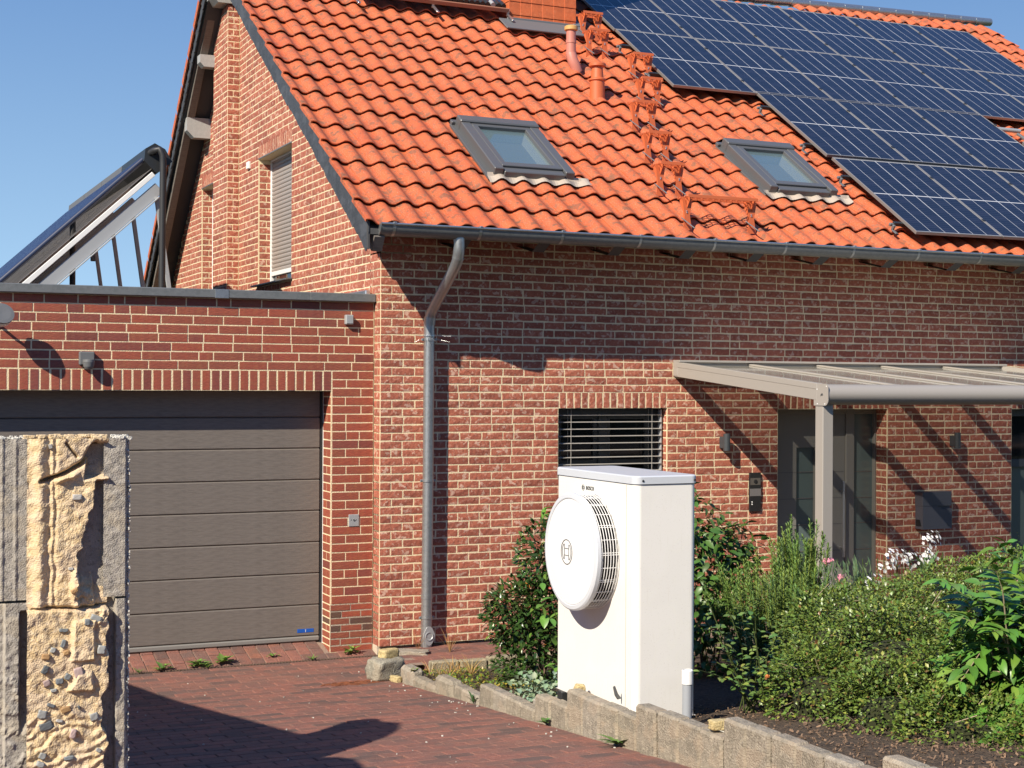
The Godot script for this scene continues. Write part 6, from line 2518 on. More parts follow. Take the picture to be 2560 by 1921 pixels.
	# pebbles set in the core
	var pcol := [Color(0.17, 0.19, 0.20), Color(0.30, 0.31, 0.30), Color(0.36, 0.22, 0.10), Color(0.42, 0.30, 0.14), Color(0.38, 0.37, 0.35), Color(0.40, 0.30, 0.28), Color(0.10, 0.11, 0.12)]
	var peb := [[382, 190, 34, 36, 3], [455, 422, 38, 26, 3], [222, 118, 16, 20, 4], [330, 800, 30, 16, 2], [390, 952, 22, 26, 0], [432, 938, 46, 26, 1], [284, 988, 38, 14, 0], [283, 1050, 18, 34, 0], [235, 1077, 22, 22, 1], [203, 1106, 32, 24, 2], [296, 1093, 26, 18, 2], [458, 1090, 32, 36, 1], [200, 1167, 24, 36, 6], [305, 1209, 26, 26, 0], [266, 1227, 32, 24, 0], [208, 1232, 28, 26, 5], [240, 1268, 26, 12, 1], [352, 1190, 36, 42, 5], [228, 1338, 34, 14, 0], [296, 1362, 42, 24, 2], [187, 1376, 36, 34, 1], [266, 1414, 30, 12, 4], [206, 1433, 56, 34, 6], [328, 1478, 24, 40, 5], [356, 1358, 10, 14, 6], [426, 1408, 34, 32, 1], [310, 1592, 42, 16, 0], [190, 1572, 28, 26, 1], [448, 1570, 22, 16, 1], [180, 1610, 34, 22, 1], [318, 700, 20, 12, 4], [345, 360, 40, 24, 4]]
	for k in peb.size():
		var e = peb[k]
		var x: float = e[0] / 1382.0 - 3.979
		var y: float = 2.17 - (e[1] - 75.0) / 1382.0
		g = rough_stone(Vector3(e[2] / 1382.0, e[3] / 1382.0, 0.016), k + 50)
		var gg := Geo.new()
		gg.add(g, tf(Vector3(x, y, Z + relief_core.call(x, y) + 0.001), Basis(Vector3.BACK, rnd(-0.5, 0.5))), pcol[e[4]] * rnd(0.85, 1.2))
		part("pebble", gg, mat(Color.WHITE, 0.6), o)


# ---------------------------------------------------------------- plants
func leaf_geo(l: float, w: float, fold := 0.25, curl := 0.25, n := 5) -> Geo:
	var g := Geo.new()
	for k in n + 1:
		var t := float(k) / n
		var hw := w * 0.5 * pow(sin(PI * pow(t, 0.8)), 0.8) if k > 0 and k < n else w * 0.01
		var y := l * t
		var z := -curl * l * t * t
		g.vert(Vector3(-hw, y, z + hw * fold), Vector3.BACK, Color(0.93, 0.93, 0.93))
		g.vert(Vector3(0, y, z), Vector3.BACK, Color(1.1, 1.1, 1.0))
		g.vert(Vector3(hw, y, z + hw * fold), Vector3.BACK, Color(1.0, 1.0, 1.0))
	for k in n:
		var a := k * 3
		for s in 2:
			g.tri(a + s, a + s + 1, a + s + 4)
			g.tri(a + s, a + s + 4, a + s + 3)
	g.smooth()
	return g


func small_leaf(l: float, w: float) -> Geo:
	var g := Geo.new()
	var p := [Vector3(0, 0, 0), Vector3(w * 0.5, l * 0.45, w * 0.12), Vector3(0, l * 0.5, 0), Vector3(-w * 0.5, l * 0.45, w * 0.12), Vector3(0, l, -l * 0.12)]
	for q in p:
		g.vert(q, Vector3.BACK)
	g.tri(0, 1, 2)
	g.tri(0, 2, 3)
	g.tri(2, 1, 4)
	g.tri(3, 2, 4)
	g.smooth()
	return g


# basis whose y points along dir and whose z (upper face) leans to up
func aim(dir: Vector3, up := Vector3.UP) -> Basis:
	var y := dir.normalized()
	var x := y.cross(up)
	if x.length() < 0.05:
		x = y.cross(Vector3.BACK)
	x = x.normalized()
	return Basis(x, y, x.cross(y).normalized())


func ball() -> Vector3:
	while true:
		var p := Vector3(rnd(-1, 1), rnd(-1, 1), rnd(-1, 1))
		if p.length() <= 1.0:
			return p
	return Vector3.ZERO


func mass(called: String, mesh: Mesh, list: Array, parent: Node3D) -> void:
	var mm := MultiMesh.new()
	mm.transform_format = MultiMesh.TRANSFORM_3D
	mm.use_colors = true
	mm.mesh = mesh
	mm.instance_count = list.size()
	var org := parent.position
	for i in list.size():
		var t: Transform3D = list[i][0]
		t.origin -= org
		mm.set_instance_transform(i, t)
		mm.set_instance_color(i, list[i][1])
	var o := MultiMeshInstance3D.new()
	o.name = called
	o.multimesh = mm
	o.set_meta("kind", "stuff")
	parent.add_child(o, true)


func green(base: Color, spread := 0.25) -> Color:
	var k := rnd(1.0 - spread, 1.0 + spread)
	return Color(base.r * k * rnd(0.85, 1.2), base.g * k, base.b * k * rnd(0.8, 1.15))


# leaves filling ellipsoids: blobs = [centre, radii, count]
func fill(blobs: Array, base: Color, size0: float, size1: float, droop := 0.0, shell := 0.55) -> Array:
	var out := []
	for b in blobs:
		var c: Vector3 = b[0]
		var r: Vector3 = b[1]
		for i in b[2]:
			var p := ball()
			if p.length() < shell and rng.randf() < 0.65:
				p = p.normalized() * rnd(shell, 1.0)
			var dir := (p * Vector3(1, 0.6, 1) + Vector3(rnd(-0.7, 0.7), rnd(-0.5, 0.7) - droop, rnd(-0.7, 0.7))).normalized()
			var up := (Vector3.UP + p * 0.7 + Vector3(rnd(-0.6, 0.6), rnd(-0.3, 0.3), rnd(-0.6, 0.6))).normalized()
			var s := rnd(size0, size1)
			out.append([tf(c + p * r, aim(dir, up) * Basis.from_scale(Vector3.ONE * s)), green(base)])
	return out


func stems(o: Node3D, base: Vector3, tips: Array, r: float, col := Color.WHITE) -> void:
	for t in tips:
		var g := Geo.new()
		var b: Vector3 = base + Vector3(rnd(-0.05, 0.05), 0, rnd(-0.05, 0.05))
		var m := b.lerp(t, 0.5) + Vector3(rnd(-0.06, 0.06), 0.06, rnd(-0.06, 0.06))
		g.tube([b, m, t], r, 5, col, false, r * 0.4)
		part("stem", g, M.bark, o)


func build_plants() -> void:
	var dark := Color(0.035, 0.075, 0.018)
	var mid := Color(0.075, 0.15, 0.028)
	var light := Color(0.13, 0.22, 0.04)

	# evergreen by the downpipe side of the heat pump
	var leaf6 := leaf_geo(1.0, 0.42, 0.3, 0.2, 3).mesh(M.leaf_gloss)
	var o := thing("evergreen_shrub", "dark glossy evergreen shrub between the brick wall and the left side of the heat pump", "shrub", Vector3(0.6, 0.0, 2.2))
	var blobs := [[Vector3(0.52, 0.25, 2.2), Vector3(0.34, 0.34, 0.35), 1100], [Vector3(0.46, 0.55, 2.15), Vector3(0.34, 0.30, 0.35), 1300], [Vector3(0.70, 0.62, 2.2), Vector3(0.34, 0.45, 0.35), 1300], [Vector3(0.66, 1.00, 2.2), Vector3(0.28, 0.32, 0.3), 900], [Vector3(0.80, 1.18, 2.25), Vector3(0.2, 0.24, 0.25), 420], [Vector3(0.34, 0.62, 2.1), Vector3(0.18, 0.13, 0.18), 130], [Vector3(0.28, 0.16, 2.3), Vector3(0.14, 0.12, 0.18), 110]]
	var list := fill(blobs, dark, 0.045, 0.075)
	for i in 60:
		list[rng.randi() % list.size()][1] = Color(0.42, 0.16, 0.03) if i % 3 else Color(0.35, 0.05, 0.03)
	for i in 420:
		list[rng.randi() % list.size()][1] = green(Color(0.11, 0.19, 0.035))
	mass("foliage", leaf6, list, o)
	var g: Geo
	stems(o, Vector3(0.58, -0.08, 2.2), [Vector3(0.35, 0.6, 2.15), Vector3(0.6, 1.0, 2.2), Vector3(0.75, 1.2, 2.2), Vector3(0.5, 0.8, 2.3), Vector3(0.85, 0.8, 2.2)], 0.014)
	# broad light leaves of a sapling beside it, in front of the pump's back edge
	var big := leaf_geo(1.0, 0.62, 0.22, 0.25, 5)
	var bigm := big.mesh(M.leaf)
	o = thing("broadleaf_sapling", "young plant with broad light green leaves at the rear left edge of the heat pump", "plant", Vector3(0.4, 0.15, 3.2))
	var stem_top := [Vector3(0.30, 1.42, 3.1), Vector3(0.18, 0.95, 3.25), Vector3(0.10, 0.45, 3.35), Vector3(0.2, 0.75, 3.2)]
	stems(o, Vector3(0.42, 0.1, 3.2), stem_top, 0.008, Color(0.5, 0.8, 0.3))
	for i in 40:
		var t := rng.randf()
		var tip: Vector3 = stem_top[i % 4]
		if i >= 34:
			tip = stem_top[0]
			t = 0.98
		var p := Vector3(0.42, 0.1, 3.2).lerp(tip, t) + Vector3(rnd(-0.12, 0.02), rnd(-0.05, 0.08), rnd(-0.08, 0.08))
		if p.x > 0.30 and p.z < 3.6 and p.z > 3.6:
			continue
		var dir := Vector3(rnd(-1.0, 0.3), rnd(-0.5, 0.35), rnd(-0.5, 0.8))
		var lf := MeshInstance3D.new()
		lf.name = "leaf"
		var gg := Geo.new()
		var s := rnd(0.06, 0.12)
		gg.add(big, tf(Vector3.ZERO, aim(dir) * Basis.from_scale(Vector3.ONE * s)), green(Color(0.105, 0.23, 0.04), 0.2))
		lf.mesh = gg.mesh(M.leaf)
		lf.position = p - o.position
		o.add_child(lf, true)
	# silvery ground cover
	var crink := leaf_geo(1.0, 0.8, 0.5, 0.35, 3).mesh(M.leaf_dull)
	o = thing("silver_ground_cover", "low silvery grey green ground cover behind the kerb under the sapling", "plant", Vector3(0.2, 0.1, 3.2))
	mass("foliage", crink, fill([[Vector3(0.12, 0.13, 3.15), Vector3(0.2, 0.09, 0.35), 240], [Vector3(0.0, 0.17, 3.38), Vector3(0.1, 0.07, 0.2), 70], [Vector3(0.25, 0.14, 2.9), Vector3(0.2, 0.1, 0.25), 110]], Color(0.22, 0.30, 0.19), 0.03, 0.055), o)

	# tall leafy shrub behind the pump against the wall
	var dl := leaf_geo(1.0, 0.55, 0.25, 0.3, 4).mesh(M.leaf)
	o = thing("leafy_shrub", "tall leafy green shrub behind the right side of the heat pump against the brick wall", "shrub", Vector3(1.9, 0.0, 2.4))
	blobs = [[Vector3(1.78, 0.75, 2.5), Vector3(0.45, 0.55, 0.4), 620], [Vector3(2.05, 0.85, 2.4), Vector3(0.36, 0.42, 0.36), 520], [Vector3(1.8, 1.22, 2.5), Vector3(0.30, 0.25, 0.3), 170], [Vector3(2.25, 1.05, 2.4), Vector3(0.20, 0.2, 0.25), 100], [Vector3(1.72, 1.48, 2.55), Vector3(0.07, 0.12, 0.08), 14], [Vector3(1.75, 0.3, 2.7), Vector3(0.5, 0.4, 0.4), 300]]
	list = fill(blobs, Color(0.06, 0.125, 0.024), 0.06, 0.10, 0.3)
	mass("foliage", dl, list, o)
	stems(o, Vector3(1.9, -0.1, 2.5), [Vector3(1.72, 1.5, 2.55), Vector3(1.95, 1.35, 2.5), Vector3(2.2, 1.15, 2.45), Vector3(1.7, 1.1, 2.5), Vector3(2.0, 1.0, 2.6), Vector3(2.32, 1.2, 2.4)], 0.010)

	# rosemary
	o = thing("rosemary_bush", "upright rosemary bush of fine needle sprigs in front of the door canopy post", "shrub", Vector3(2.1, 0.1, 3.2))
	var sp := Geo.new()
	for i in 64:
		var t := pow(rng.randf(), 0.8)
		var a := rnd(0, TAU)
		var dir := Vector3(cos(a), rnd(0.7, 1.6), sin(a))
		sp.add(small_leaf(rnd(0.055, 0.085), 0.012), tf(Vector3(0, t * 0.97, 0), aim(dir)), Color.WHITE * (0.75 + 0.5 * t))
	sp.tube([Vector3.ZERO, Vector3(0, 1, 0)], 0.005, 4, Color(0.9, 0.8, 0.5), false)
	var spm := sp.mesh(M.leaf_dull)
	list = []
	for i in 330:
		var p := Vector3(rnd(-1, 1), 0, rnd(-1, 1))
		var c := Vector3(2.12, 0.35, 3.2) + p * Vector3(0.38, 0, 0.35)
		var h := 0.52 - 0.18 * p.x * p.x + rnd(-0.12, 0.10)
		if rng.randf() < 0.25:
			c = Vector3(2.34 + rnd(-0.1, 0.14), 0.55, 3.15 + rnd(-0.2, 0.2))
			h = rnd(0.45, 0.68)
		list.append([tf(c + Vector3(0, rnd(-0.1, 0.15), 0), aim(Vector3(p.x * 0.25 + rnd(-0.12, 0.12), 1, p.z * 0.2 + rnd(-0.1, 0.1)), Vector3.BACK) * Basis.from_scale(Vector3(0.75, h, 0.75))), green(Color(0.15, 0.25, 0.065), 0.2)])
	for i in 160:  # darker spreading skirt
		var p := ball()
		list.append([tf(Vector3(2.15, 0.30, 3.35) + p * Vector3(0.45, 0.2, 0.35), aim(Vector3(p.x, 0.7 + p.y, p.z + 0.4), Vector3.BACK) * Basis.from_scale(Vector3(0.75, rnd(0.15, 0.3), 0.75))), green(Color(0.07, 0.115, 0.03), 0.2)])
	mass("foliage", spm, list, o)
	g = Geo.new()
	g.tube([Vector3(2.05, 0.35, 3.75), Vector3(1.75, 0.52, 3.9), Vector3(1.5, 0.62, 3.95)], 0.016, 7, Color.WHITE, true, 0.006)
	g.tube([Vector3(2.0, 0.30, 3.8), Vector3(1.85, 0.42, 3.95), Vector3(1.62, 0.58, 3.9)], 0.012, 6, Color.WHITE, true, 0.005)
	g.tube([Vector3(1.75, 0.12, 4.3), Vector3(1.58, 0.35, 4.1), Vector3(1.5, 0.5, 4.0)], 0.012, 6, Color.WHITE, true, 0.006)
	part("branch", g, M.twig_pale, o)

	# rose
	o = thing("rose_bush", "sparse rose bush with one apricot flower between heat pump and hedge", "shrub", Vector3(0.9, 0.3, 4.7))
	var rl := leaf_geo(1.0, 0.62, 0.2, 0.2, 4).mesh(M.leaf)
	g = Geo.new()
	list = []
	var canes := []
	for i in 16:
		var b := Vector3(0.92 + rnd(-0.08, 0.08), 0.25, 4.65 + rnd(-0.1, 0.1))
		var tip := Vector3(rnd(0.50, 1.18), rnd(0.42, 0.98), 4.65 + rnd(-0.15, 0.3))
		if i == 0:
			tip = Vector3(0.56, 0.98, 4.7)
		if i == 1:
			tip = Vector3(0.32, 0.62, 4.98)
		if i == 2:
			tip = Vector3(0.70, 0.95, 4.7)
		var m := b.lerp(tip, 0.5) + Vector3(rnd(-0.05, 0.05), 0.07, rnd(-0.05, 0.05))
		g.tube([b, m, tip], 0.005, 5, Color(0.45, 0.9, 0.3), false, 0.003)
		for k in 20:
			var t := rnd(0.25, 1.0)
			var p := b.lerp(m, t * 2.0) if t < 0.5 else m.lerp(tip, t * 2.0 - 1.0)
			var a := rnd(0, TAU)
			var dir := Vector3(cos(a), rnd(-0.3, 0.4), sin(a))
			list.append([tf(p + dir * rnd(0.0, 0.06), aim(dir, Vector3(rnd(-0.4, 0.4), 1, rnd(-0.2, 0.6))) * Basis.from_scale(Vector3.ONE * rnd(0.035, 0.06))), green(Color(0.10, 0.19, 0.045) if rng.randf() < 0.8 else Color(0.2, 0.26, 0.06), 0.2)])
	part("cane", g, M.bark, o)
	mass("foliage", rl, list, o)
	g = Geo.new()
	var pet := leaf_geo(1.0, 0.9, 0.3, -0.4, 3)
	for i in 12:
		var a := i * 2.4
		g.add(pet, tf(Vector3(0.80, 0.535, 5.0), aim(Vector3(cos(a), 0.5 + i * 0.1, sin(a))) * Basis.from_scale(Vector3.ONE * 0.026)), Color(0.75, 0.28, 0.10))
	part("flower", g, M.petal, o)

	build_hedge(light)
	build_broadleaf()
	build_small_plants()


func build_hedge(_light: Color) -> void:
	var o := thing("small_leaved_hedge", "rounded hedge of tiny olive green leaves in the front garden", "hedge", Vector3(2.4, 0.2, 4.4))
	var tiny := small_leaf(1.0, 0.62).mesh(M.leaf)
	var blobs := []
	var shape := [[1.15, 0.42, 5.1, 0.38, 0.36, 0.42], [1.2, 0.40, 5.7, 0.40, 0.36, 0.46], [1.25, 0.40, 6.3, 0.40, 0.30, 0.46], [1.35, 0.44, 6.95, 0.42, 0.27, 0.42], [1.62, 0.60, 5.2, 0.5, 0.42, 0.5], [1.72, 0.60, 5.9, 0.5, 0.40, 0.5], [1.66, 0.60, 4.6, 0.45, 0.42, 0.5], [2.05, 0.64, 4.5, 0.5, 0.40, 0.6], [2.5, 0.66, 4.5, 0.55, 0.40, 0.6], [3.05, 0.72, 4.3, 0.6, 0.40, 0.6], [3.6, 0.76, 4.2, 0.6, 0.40, 0.6], [1.34, 0.34, 4.65, 0.24, 0.28, 0.28]]
	var list := []
	for s in shape:
		var vol: float = s[3] * s[4] * s[5]
		list.append_array(fill([[Vector3(s[0], s[1], s[2]), Vector3(s[3], s[4], s[5]), int(7600 * pow(vol / 0.14, 0.7))]], Color(0.115, 0.18, 0.032), 0.020, 0.036, 0.0, 0.8))
	for i in 9000:
		list[rng.randi() % list.size()][1] = green(Color(0.24, 0.29, 0.06), 0.2)
	for i in 3000:
		list[rng.randi() % list.size()][1] = green(Color(0.17, 0.10, 0.035), 0.3)
	# fringe of shoots standing out of the outline
	for s in shape:
		for i in 26:
			var p := ball().normalized()
			p.y = absf(p.y)
			var base := Vector3(s[0], s[1], s[2]) + p * Vector3(s[3], s[4], s[5]) * 0.95
			for k in 7:
				var q := base + p * 0.016 * k + Vector3(0, 0.004 * k, 0)
				var a := rnd(0, TAU)
				list.append([tf(q, aim(Vector3(cos(a), 0.6, sin(a))) * Basis.from_scale(Vector3.ONE * rnd(0.012, 0.022))), green(Color(0.15, 0.22, 0.05))])
	mass("foliage", tiny, list, o)
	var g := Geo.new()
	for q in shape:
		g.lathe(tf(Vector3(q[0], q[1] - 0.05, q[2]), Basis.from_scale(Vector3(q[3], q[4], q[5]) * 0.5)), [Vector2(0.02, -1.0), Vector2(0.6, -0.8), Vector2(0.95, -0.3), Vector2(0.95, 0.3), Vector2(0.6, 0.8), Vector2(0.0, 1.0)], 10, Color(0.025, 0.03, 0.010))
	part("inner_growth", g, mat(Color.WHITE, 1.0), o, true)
	g = Geo.new()
	for i in 150:
		var s = shape[rng.randi() % shape.size()]
		var p := ball()
		var a := Vector3(s[0], s[1], s[2]) + p * Vector3(s[3], s[4], s[5]) * 0.98
		var d := Vector3(rnd(-1, 1), rnd(-0.5, 1), rnd(-1, 1)).normalized()
		g.tube([a, a + d * rnd(0.08, 0.22)], rnd(0.0015, 0.0035), 4, Color.WHITE * rnd(0.5, 1.2), false)
	part("twigs", g, M.twig_pale, o, true)
	g = Geo.new()
	for i in 9:
		g = Geo.new()
		var b := Vector3(rnd(1.5, 3.2), 0.1, rnd(4.4, 5.0))
		g.tube([b, b + Vector3(rnd(-0.2, 0.2), 0.5, rnd(-0.1, 0.1))], 0.012, 6, Color.WHITE, false, 0.005)
		part("stem", g, M.bark, o)


func build_broadleaf() -> void:
	var o := thing("broadleaf_shrub", "big shrub with long arching twigs and broad pointed leaves at the right picture edge", "shrub", Vector3(1.85, 0.4, 6.2))
	var lg := leaf_geo(1.0, 0.46, 0.28, 0.35, 6)
	var tones := []
	for i in 8:
		var gg := Geo.new()
		gg.add(lg, Transform3D.IDENTITY, green(Color(0.095, 0.205, 0.034) if i < 6 else Color(0.17, 0.27, 0.05), 0.18))
		tones.append([gg, gg.mesh(M.leaf)])
	var g := Geo.new()
	var all := []
	for i in 120:
		var b := Vector3(1.85 + rnd(-0.3, 0.4), rnd(0.15, 0.85), 6.2 + rnd(-0.35, 0.35))
		var az := rnd(-PI, PI)
		var el := rnd(-0.15, 1.25)
		var reach := rnd(0.40, 0.72)
		var d := Vector3(cos(az) * cos(el), sin(el), sin(az) * cos(el))
		if d.x > 0.35 and rng.randf() < 0.7:
			d.x = -d.x
		if d.z < -0.2 and rng.randf() < 0.5:
			d.z = -d.z
		var tip := b + d * Vector3(reach, reach * 1.05, reach)
		var m := b.lerp(tip, 0.55) + Vector3(0, 0.10, 0)
		tip.y -= 0.06
		g.tube([b, m, tip], 0.006, 5, Color.WHITE, false, 0.002)
		var side := (tip - b).cross(Vector3.UP).normalized()
		var nn := 9
		for k in nn:
			var t := lerpf(0.25, 1.0, float(k) / (nn - 1))
			var p := b.lerp(m, t / 0.55) if t < 0.55 else m.lerp(tip, (t - 0.55) / 0.45)
			var fwd := (tip - b).normalized()
			for s in [-1.0, 1.0]:
				var dir: Vector3 = fwd * 0.75 + side * s * rnd(0.6, 1.0) + Vector3(0, rnd(-0.65, 0.05), 0)
				var L := rnd(0.095, 0.15) * (0.75 + 0.35 * sin(PI * t))
				all.append(tf(p, aim(dir, Vector3(rnd(-0.3, 0.2), 1, rnd(-0.1, 0.5))) * Basis.from_scale(Vector3.ONE * L)))
			if k == nn - 1:
				all.append(tf(p, aim(fwd + Vector3(0, -0.3, 0)) * Basis.from_scale(Vector3.ONE * rnd(0.06, 0.09))))
	part("twig", g, M.twig_pale, o)
	for e in fill([[Vector3(1.95, 0.75, 6.1), Vector3(0.55, 0.55, 0.55), 700], [Vector3(2.4, 0.9, 5.8), Vector3(0.6, 0.6, 0.6), 500]], Color.WHITE, 0.08, 0.13, 0.4):
		all.append(e[0])
	all.sort_custom(func(a, b): return seen_at(a.origin).z < seen_at(b.origin).z)
	var rest := Geo.new()
	var n := 0
	for t in all:
		var v = tones[rng.randi() % 8]
		if n < 300 and in_view(t.origin, 0.02):
			n += 1
			var lf := MeshInstance3D.new()
			lf.name = "leaf"
			lf.mesh = v[1]
			lf.transform = tf(t.origin - o.position, t.basis)
			o.add_child(lf, true)
		else:
			rest.add(v[0], t)
	part("foliage", rest, M.leaf, o, true)


func tuft(g: Geo, at: Vector3, n: int, h: float, w: float, col: Color, spread := 0.6) -> void:
	var lf := leaf_geo(1.0, w, 0.3, 0.35, 4)
	for i in n:
		var a := TAU * i / n + rnd(-0.3, 0.3)
		var d := Vector3(cos(a) * spread, rnd(0.4, 1.0), sin(a) * spread)
		g.add(lf, tf(at, aim(d) * Basis.from_scale(Vector3.ONE * h * rnd(0.6, 1.1))), green(col, 0.25))


func build_small_plants() -> void:
	# white phlox and pink blossoms over the hedge
	var petal := leaf_geo(1.0, 0.9, 0.15, 0.1, 3)
	var fl := Geo.new()
	for i in 5:
		var a := TAU * i / 5.0
		fl.add(petal, tf(Vector3.ZERO, aim(Vector3(cos(a), 0.25, sin(a)))))
	var o := thing("white_phlox", "white flowering phlox in front of the brick wall below the letter box", "flowers", Vector3(3.0, 0.4, 3.55))
	var list := []
	for c in [[2.92, 1.05, 3.6, 0.13, 0.07, 52], [3.08, 1.02, 3.6, 0.1, 0.08, 34], [2.78, 0.985, 3.65, 0.07, 0.045, 18], [3.30, 1.16, 3.55, 0.085, 0.08, 34], [3.27, 1.02, 3.55, 0.07, 0.06, 18], [2.60, 0.90, 3.75, 0.09, 0.07, 22], [3.22, 1.08, 3.6, 0.06, 0.06, 12]]:
		for i in c[5]:
			var p := ball()
			list.append([tf(Vector3(c[0], c[1], c[2]) + p * Vector3(c[3], c[4], 0.08), aim((Vector3(0, 0.6, 0.9) + p).normalized(), Vector3.RIGHT).rotated(Vector3.UP, rnd(0, 1)) * Basis.from_scale(Vector3.ONE * rnd(0.014, 0.02))), Color(0.82, 0.81, 0.80)])
	mass("blossom", fl.mesh(M.petal), list, o)
	var g := Geo.new()
	for i in 30:
		g = Geo.new()
		var x := rnd(2.55, 3.4)
		g.tube([Vector3(x, 0.3, 3.6), Vector3(x + rnd(-0.05, 0.05), rnd(0.85, 1.1), 3.58)], 0.004, 5, Color(0.3, 0.7, 0.2), false)
		part("stem", g, M.bark, o)
	g = Geo.new()
	tuft(g, Vector3(3.17, 0.86, 3.64), 6, 0.32, 0.2, Color(0.09, 0.16, 0.06), 0.25)
	part("leaf", g, M.leaf_dull, o)
	o = thing("pink_carnation", "few pink blossoms on thin grey green stalks beside the canopy post", "flowers", Vector3(2.5, 0.4, 3.4))
	list = []
	for c in [[2.42, 1.02, 3.4], [2.45, 1.015, 3.4], [2.54, 0.90, 3.42], [2.51, 0.87, 3.42]]:
		for i in 7:
			var p := ball()
			list.append([tf(Vector3(c[0], c[1], c[2]) + p * 0.022, aim((Vector3(0, 0.6, 0.8) + p).normalized(), Vector3.RIGHT) * Basis.from_scale(Vector3.ONE * 0.02)), Color(0.75, 0.30, 0.38)])
	mass("blossom", fl.mesh(M.petal), list, o)
	list = []
	var sl := small_leaf(1.0, 0.16).mesh(M.leaf_dull)
	for i in 420:
		var x := rnd(2.35, 2.75)
		var y := rnd(0.45, 0.98)
		list.append([tf(Vector3(x, y, 3.45 + rnd(-0.1, 0.1)), aim(Vector3(rnd(-0.5, 0.5), 1, rnd(-0.5, 0.5)), Vector3.BACK) * Basis.from_scale(Vector3.ONE * rnd(0.05, 0.1))), green(Color(0.12, 0.19, 0.09))])
	mass("foliage", sl, list, o)

	# weeds in paving joints
	var weeds := [[-1.93, -0.05, 0.07, 6, "leafy weed in the apron joints, leftmost, close to the garage door"], [-1.63, -0.06, 0.085, 7, "branching weed in the apron joints left of the middle, near the door"], [-1.40, -0.10, 0.075, 9, "weed with round leaves on the apron beside the dark red paver"], [-1.56, -0.01, 0.07, 14, "grassy tuft over the drain channel, largest of its row"], [-2.14, 0.0, 0.06, 10, "small grassy weed at the drain beside the broken wall end"], [-0.62, -0.01, 0.06, 12, "grassy tuft at the drain channel near the clinker pier"], [-0.95, -0.15, 0.04, 8, "tiny dry weed on the apron between door and drain"], [-0.24, -0.10, 0.09, 4, "single two leaved weed at the foot of the clinker pier"]]
	for w in weeds:
		var x: float = w[0]
		var z: float = w[1]
		var y := lerpf(0.0, -0.10, clampf((z + 0.47) / 0.43, 0, 1)) + 0.003
		g = Geo.new()
		var grassy: bool = w[3] > 9
		tuft(g, Vector3(x, y, z), w[3], w[2] * 1.5, 0.10 if grassy else 0.45, Color(0.13, 0.22, 0.05), 0.7)
		if not grassy:
			tuft(g, Vector3(x + 0.02, y + w[2] * 0.45, z), 5, w[2] * 0.7, 0.5, Color(0.17, 0.27, 0.06), 0.8)
			tuft(g, Vector3(x - 0.05, y + 0.01, z + 0.03), 6, w[2] * 0.6, 0.4, Color(0.12, 0.2, 0.05), 0.8)
			tuft(g, Vector3(x + 0.06, y + 0.01, z + 0.02), 6, w[2] * 0.6, 0.4, Color(0.12, 0.2, 0.05), 0.8)
		one("joint_weed", g, M.leaf, w[4], "weed", "weeds in the paving joints")
	g = Geo.new()
	tuft(g, Vector3(-0.245, gy(4.98) + 0.01, 4.98), 14, 0.13, 0.27, Color(0.10, 0.19, 0.05), 0.95)
	one("dandelion", g, M.leaf, "flat rosette of toothed green leaves on the driveway against the kerb", "weed")
	g = Geo.new()
	tuft(g, Vector3(-0.24, gy(3.98) + 0.01, 3.98), 7, 0.06, 0.5, Color(0.07, 0.14, 0.04), 0.7)
	tuft(g, Vector3(-0.235, gy(3.98) + 0.03, 4.0), 5, 0.045, 0.55, Color(0.09, 0.17, 0.05), 0.7)
	one("kerb_weed", g, M.leaf, "small dark round leaved weed at the kerb foot below the heat pump's left edge", "weed")
	g = Geo.new()
	tuft(g, Vector3(-0.235, gy(2.74) + 0.005, 2.76), 6, 0.10, 0.22, Color(0.08, 0.15, 0.06), 0.25)
	one("kerb_weed", g, M.leaf, "narrow upright weed where the kerb steps up by the evergreen shrub", "weed")
	g = Geo.new()
	tuft(g, Vector3(-0.20, 0.02, 1.43), 9, 0.06, 0.5, Color(0.16, 0.24, 0.05), 0.6)
	one("kerb_weed", g, M.leaf, "light green weed in the gap between the first two kerb stones", "weed")
	# dry grass and moss in the far bed
	g = Geo.new()
	for k in 9:
		var x := rnd(-0.02, 0.26)
		var z := rnd(1.25, 1.75)
		tuft(g, Vector3(x, bed_y(x, z), z), 16, rnd(0.12, 0.24), 0.03, Color(0.42, 0.27, 0.10), 0.3)
	tuft(g, Vector3(0.52, -0.05, 0.42), 14, 0.26, 0.025, Color(0.30, 0.16, 0.06), 0.22)
	tuft(g, Vector3(0.30, -0.05, 0.20), 10, 0.20, 0.025, Color(0.30, 0.15, 0.06), 0.22)
	var dg := one("dry_grass", g, M.straw, "straw coloured dry grass clump in the bed between kerb and red path", "grass")
	dg.set_meta("kind", "stuff")
	list = []
	var tiny := small_leaf(1.0, 0.7).mesh(M.leaf)
	for i in 900:
		var x := rnd(-0.10, 0.45)
		var z := rnd(1.2, 2.6)
		list.append([tf(Vector3(x, bed_y(x, z) + rnd(0.0, 0.05), z), aim(Vector3(rnd(-1, 1), rnd(0.2, 1), rnd(-1, 1))) * Basis.from_scale(Vector3.ONE * rnd(0.015, 0.035))), green(Color(0.13, 0.21, 0.03) if rng.randf() < 0.7 else Color(0.35, 0.28, 0.05))])
	var holder := thing("moss_patch", "green and yellow moss and clover in the bed behind the low kerb stones", "moss", Vector3(0.1, 0, 1.8))
	mass("foliage", tiny, list, holder)
	# bark litter under the hedge
	g = Geo.new()
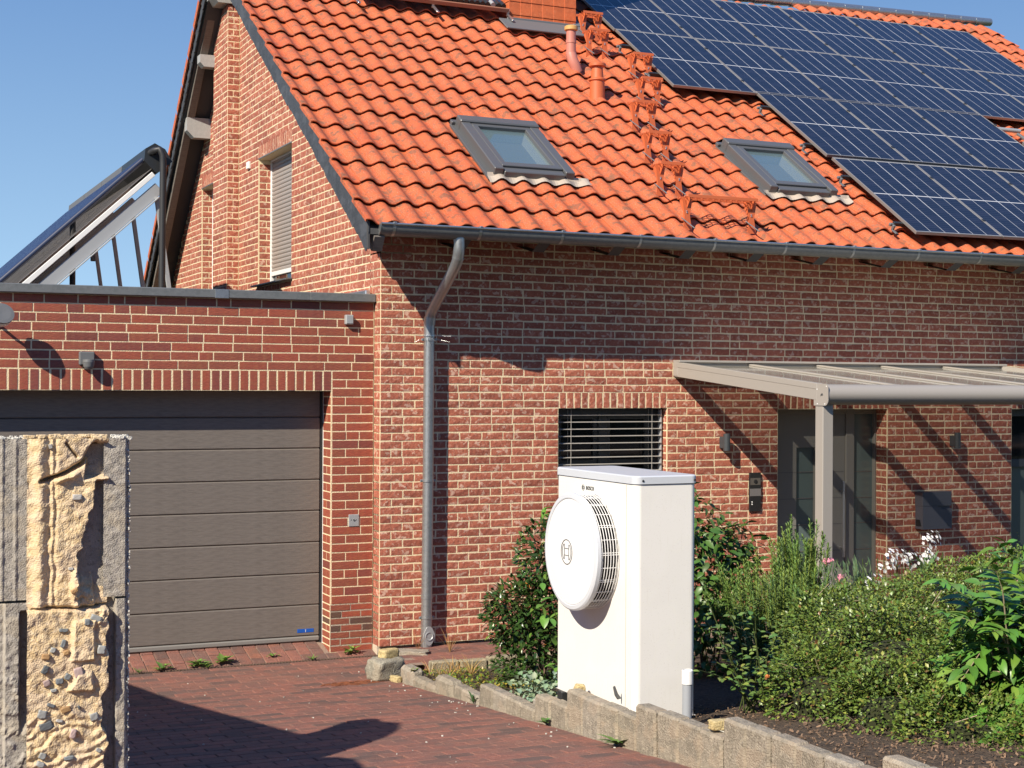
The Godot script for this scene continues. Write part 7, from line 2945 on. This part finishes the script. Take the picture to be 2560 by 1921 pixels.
	for i in 2600:
		var x := rnd(0.05, 2.2)
		var z := rnd(4.3, 7.3)
		g.box(tf(Vector3(x, bed_y(x, z) + rnd(0.0, 0.02), z), Basis(Vector3(rnd(-1, 1), rnd(-1, 1), rnd(-1, 1)).normalized(), rnd(0, 3))), Vector3(rnd(0.008, 0.028), rnd(0.002, 0.005), rnd(0.004, 0.011)), 0.0, Color(0.20, 0.13, 0.085) * rnd(0.3, 1.4))
	var lit := one("bark_litter", g, mat(Color.WHITE, 0.95), "brown bark chips and dead leaves on the soil under the hedge", "mulch")
	lit.set_meta("kind", "stuff")


func build_surroundings() -> void:
	# neighbour's rendered wall with sloping top and a rounded coping, left of the picture; its shade falls on the driveway
	var o := thing("boundary_wall", "neighbour's pale rendered boundary wall with sloping top, left of the driveway", "wall", Vector3(-4.8, 0, 4.0))
	var pts := [[-1.6, 1.9, 0.4], [-1.71, 3.47], [-1.50, 3.36], [-1.30, 3.16], [-1.20, 3.06], [-1.12, 3.03], [-1.06, 3.08], [-1.09, 3.2], [-1.0, 3.33], [-1.12, 3.62], [-1.30, 3.87], [-1.60, 4.13], [-1.86, 4.36], [-1.78, 4.40], [-1.72, 4.52], [-1.74, 4.72], [-1.80, 4.95], [-1.80, 5.3]]
	var poly := PackedVector2Array([Vector2(-7.2, -0.2), Vector2(-0.3, -0.2)])
	poly = PackedVector2Array()
	var xw := -4.7
	poly.append(Vector2(7.15, 0.2))
	poly.append(Vector2(0.6, 0.0))
	var h0 := (-2.40 - xw) / 1.133
	poly.append(Vector2(0.6, gy(0.0) + h0 - 0.10))
	for i in range(0, pts.size()):
		var x: float = pts[i][0]
		var z: float = pts[i][1]
		if i == 0:
			x = -2.29
			z = 0.40
		var h := (x - xw) / 1.133
		poly.append(Vector2(z + 0.699 * h, gy(z) + h))
	poly.append(Vector2(7.15, 2.75))
	var g := Geo.new()
	g.prism(tf(Vector3(xw, 0, 0), axes(Vector3(0, 0, 1), Vector3.UP, Vector3(-1, 0, 0))), poly, 0.10)
	part("wall", g, M.render_wall, o)
	# far side of the street, only met in reflections
	var tl := ["tall dark tree across the street, left", "round dark tree across the street, middle", "broad dark tree across the street, right"]
	for k in 3:
		var at := Vector3(-2.0 + k * 11.0, 0.9, 30.0 + k * 2.0)
		o = thing("street_tree", tl[k], "tree", at)
		g = Geo.new()
		g.tube([at, at + Vector3(0.2, 3, 0)], 0.3, 10, Color.WHITE, false, 0.18)
		part("trunk", g, M.bark, o)
		g = Geo.new()
		for i in 14:
			var p := ball() * Vector3(3.2, 2.4, 3.0)
			g.add(rough_stone(Vector3(3.6, 3.0, 3.6), i + k * 20), tf(at + Vector3(0, 5.0, 0) + p), Color(0.045, 0.075, 0.02) * rnd(0.8, 1.3))
		part("crown", g, M.leaf_dull, o)
	g = Geo.new()
	for i in 40:
		g.add(rough_stone(Vector3(3.0, 2.6, 2.0), i + 90), tf(Vector3(-30 + i * 1.6, 1.9, 24.5)), Color(0.05, 0.085, 0.022) * rnd(0.8, 1.2))
	one("street_hedge", g, M.leaf_dull, "long clipped hedge on the far side of the street", "hedge")
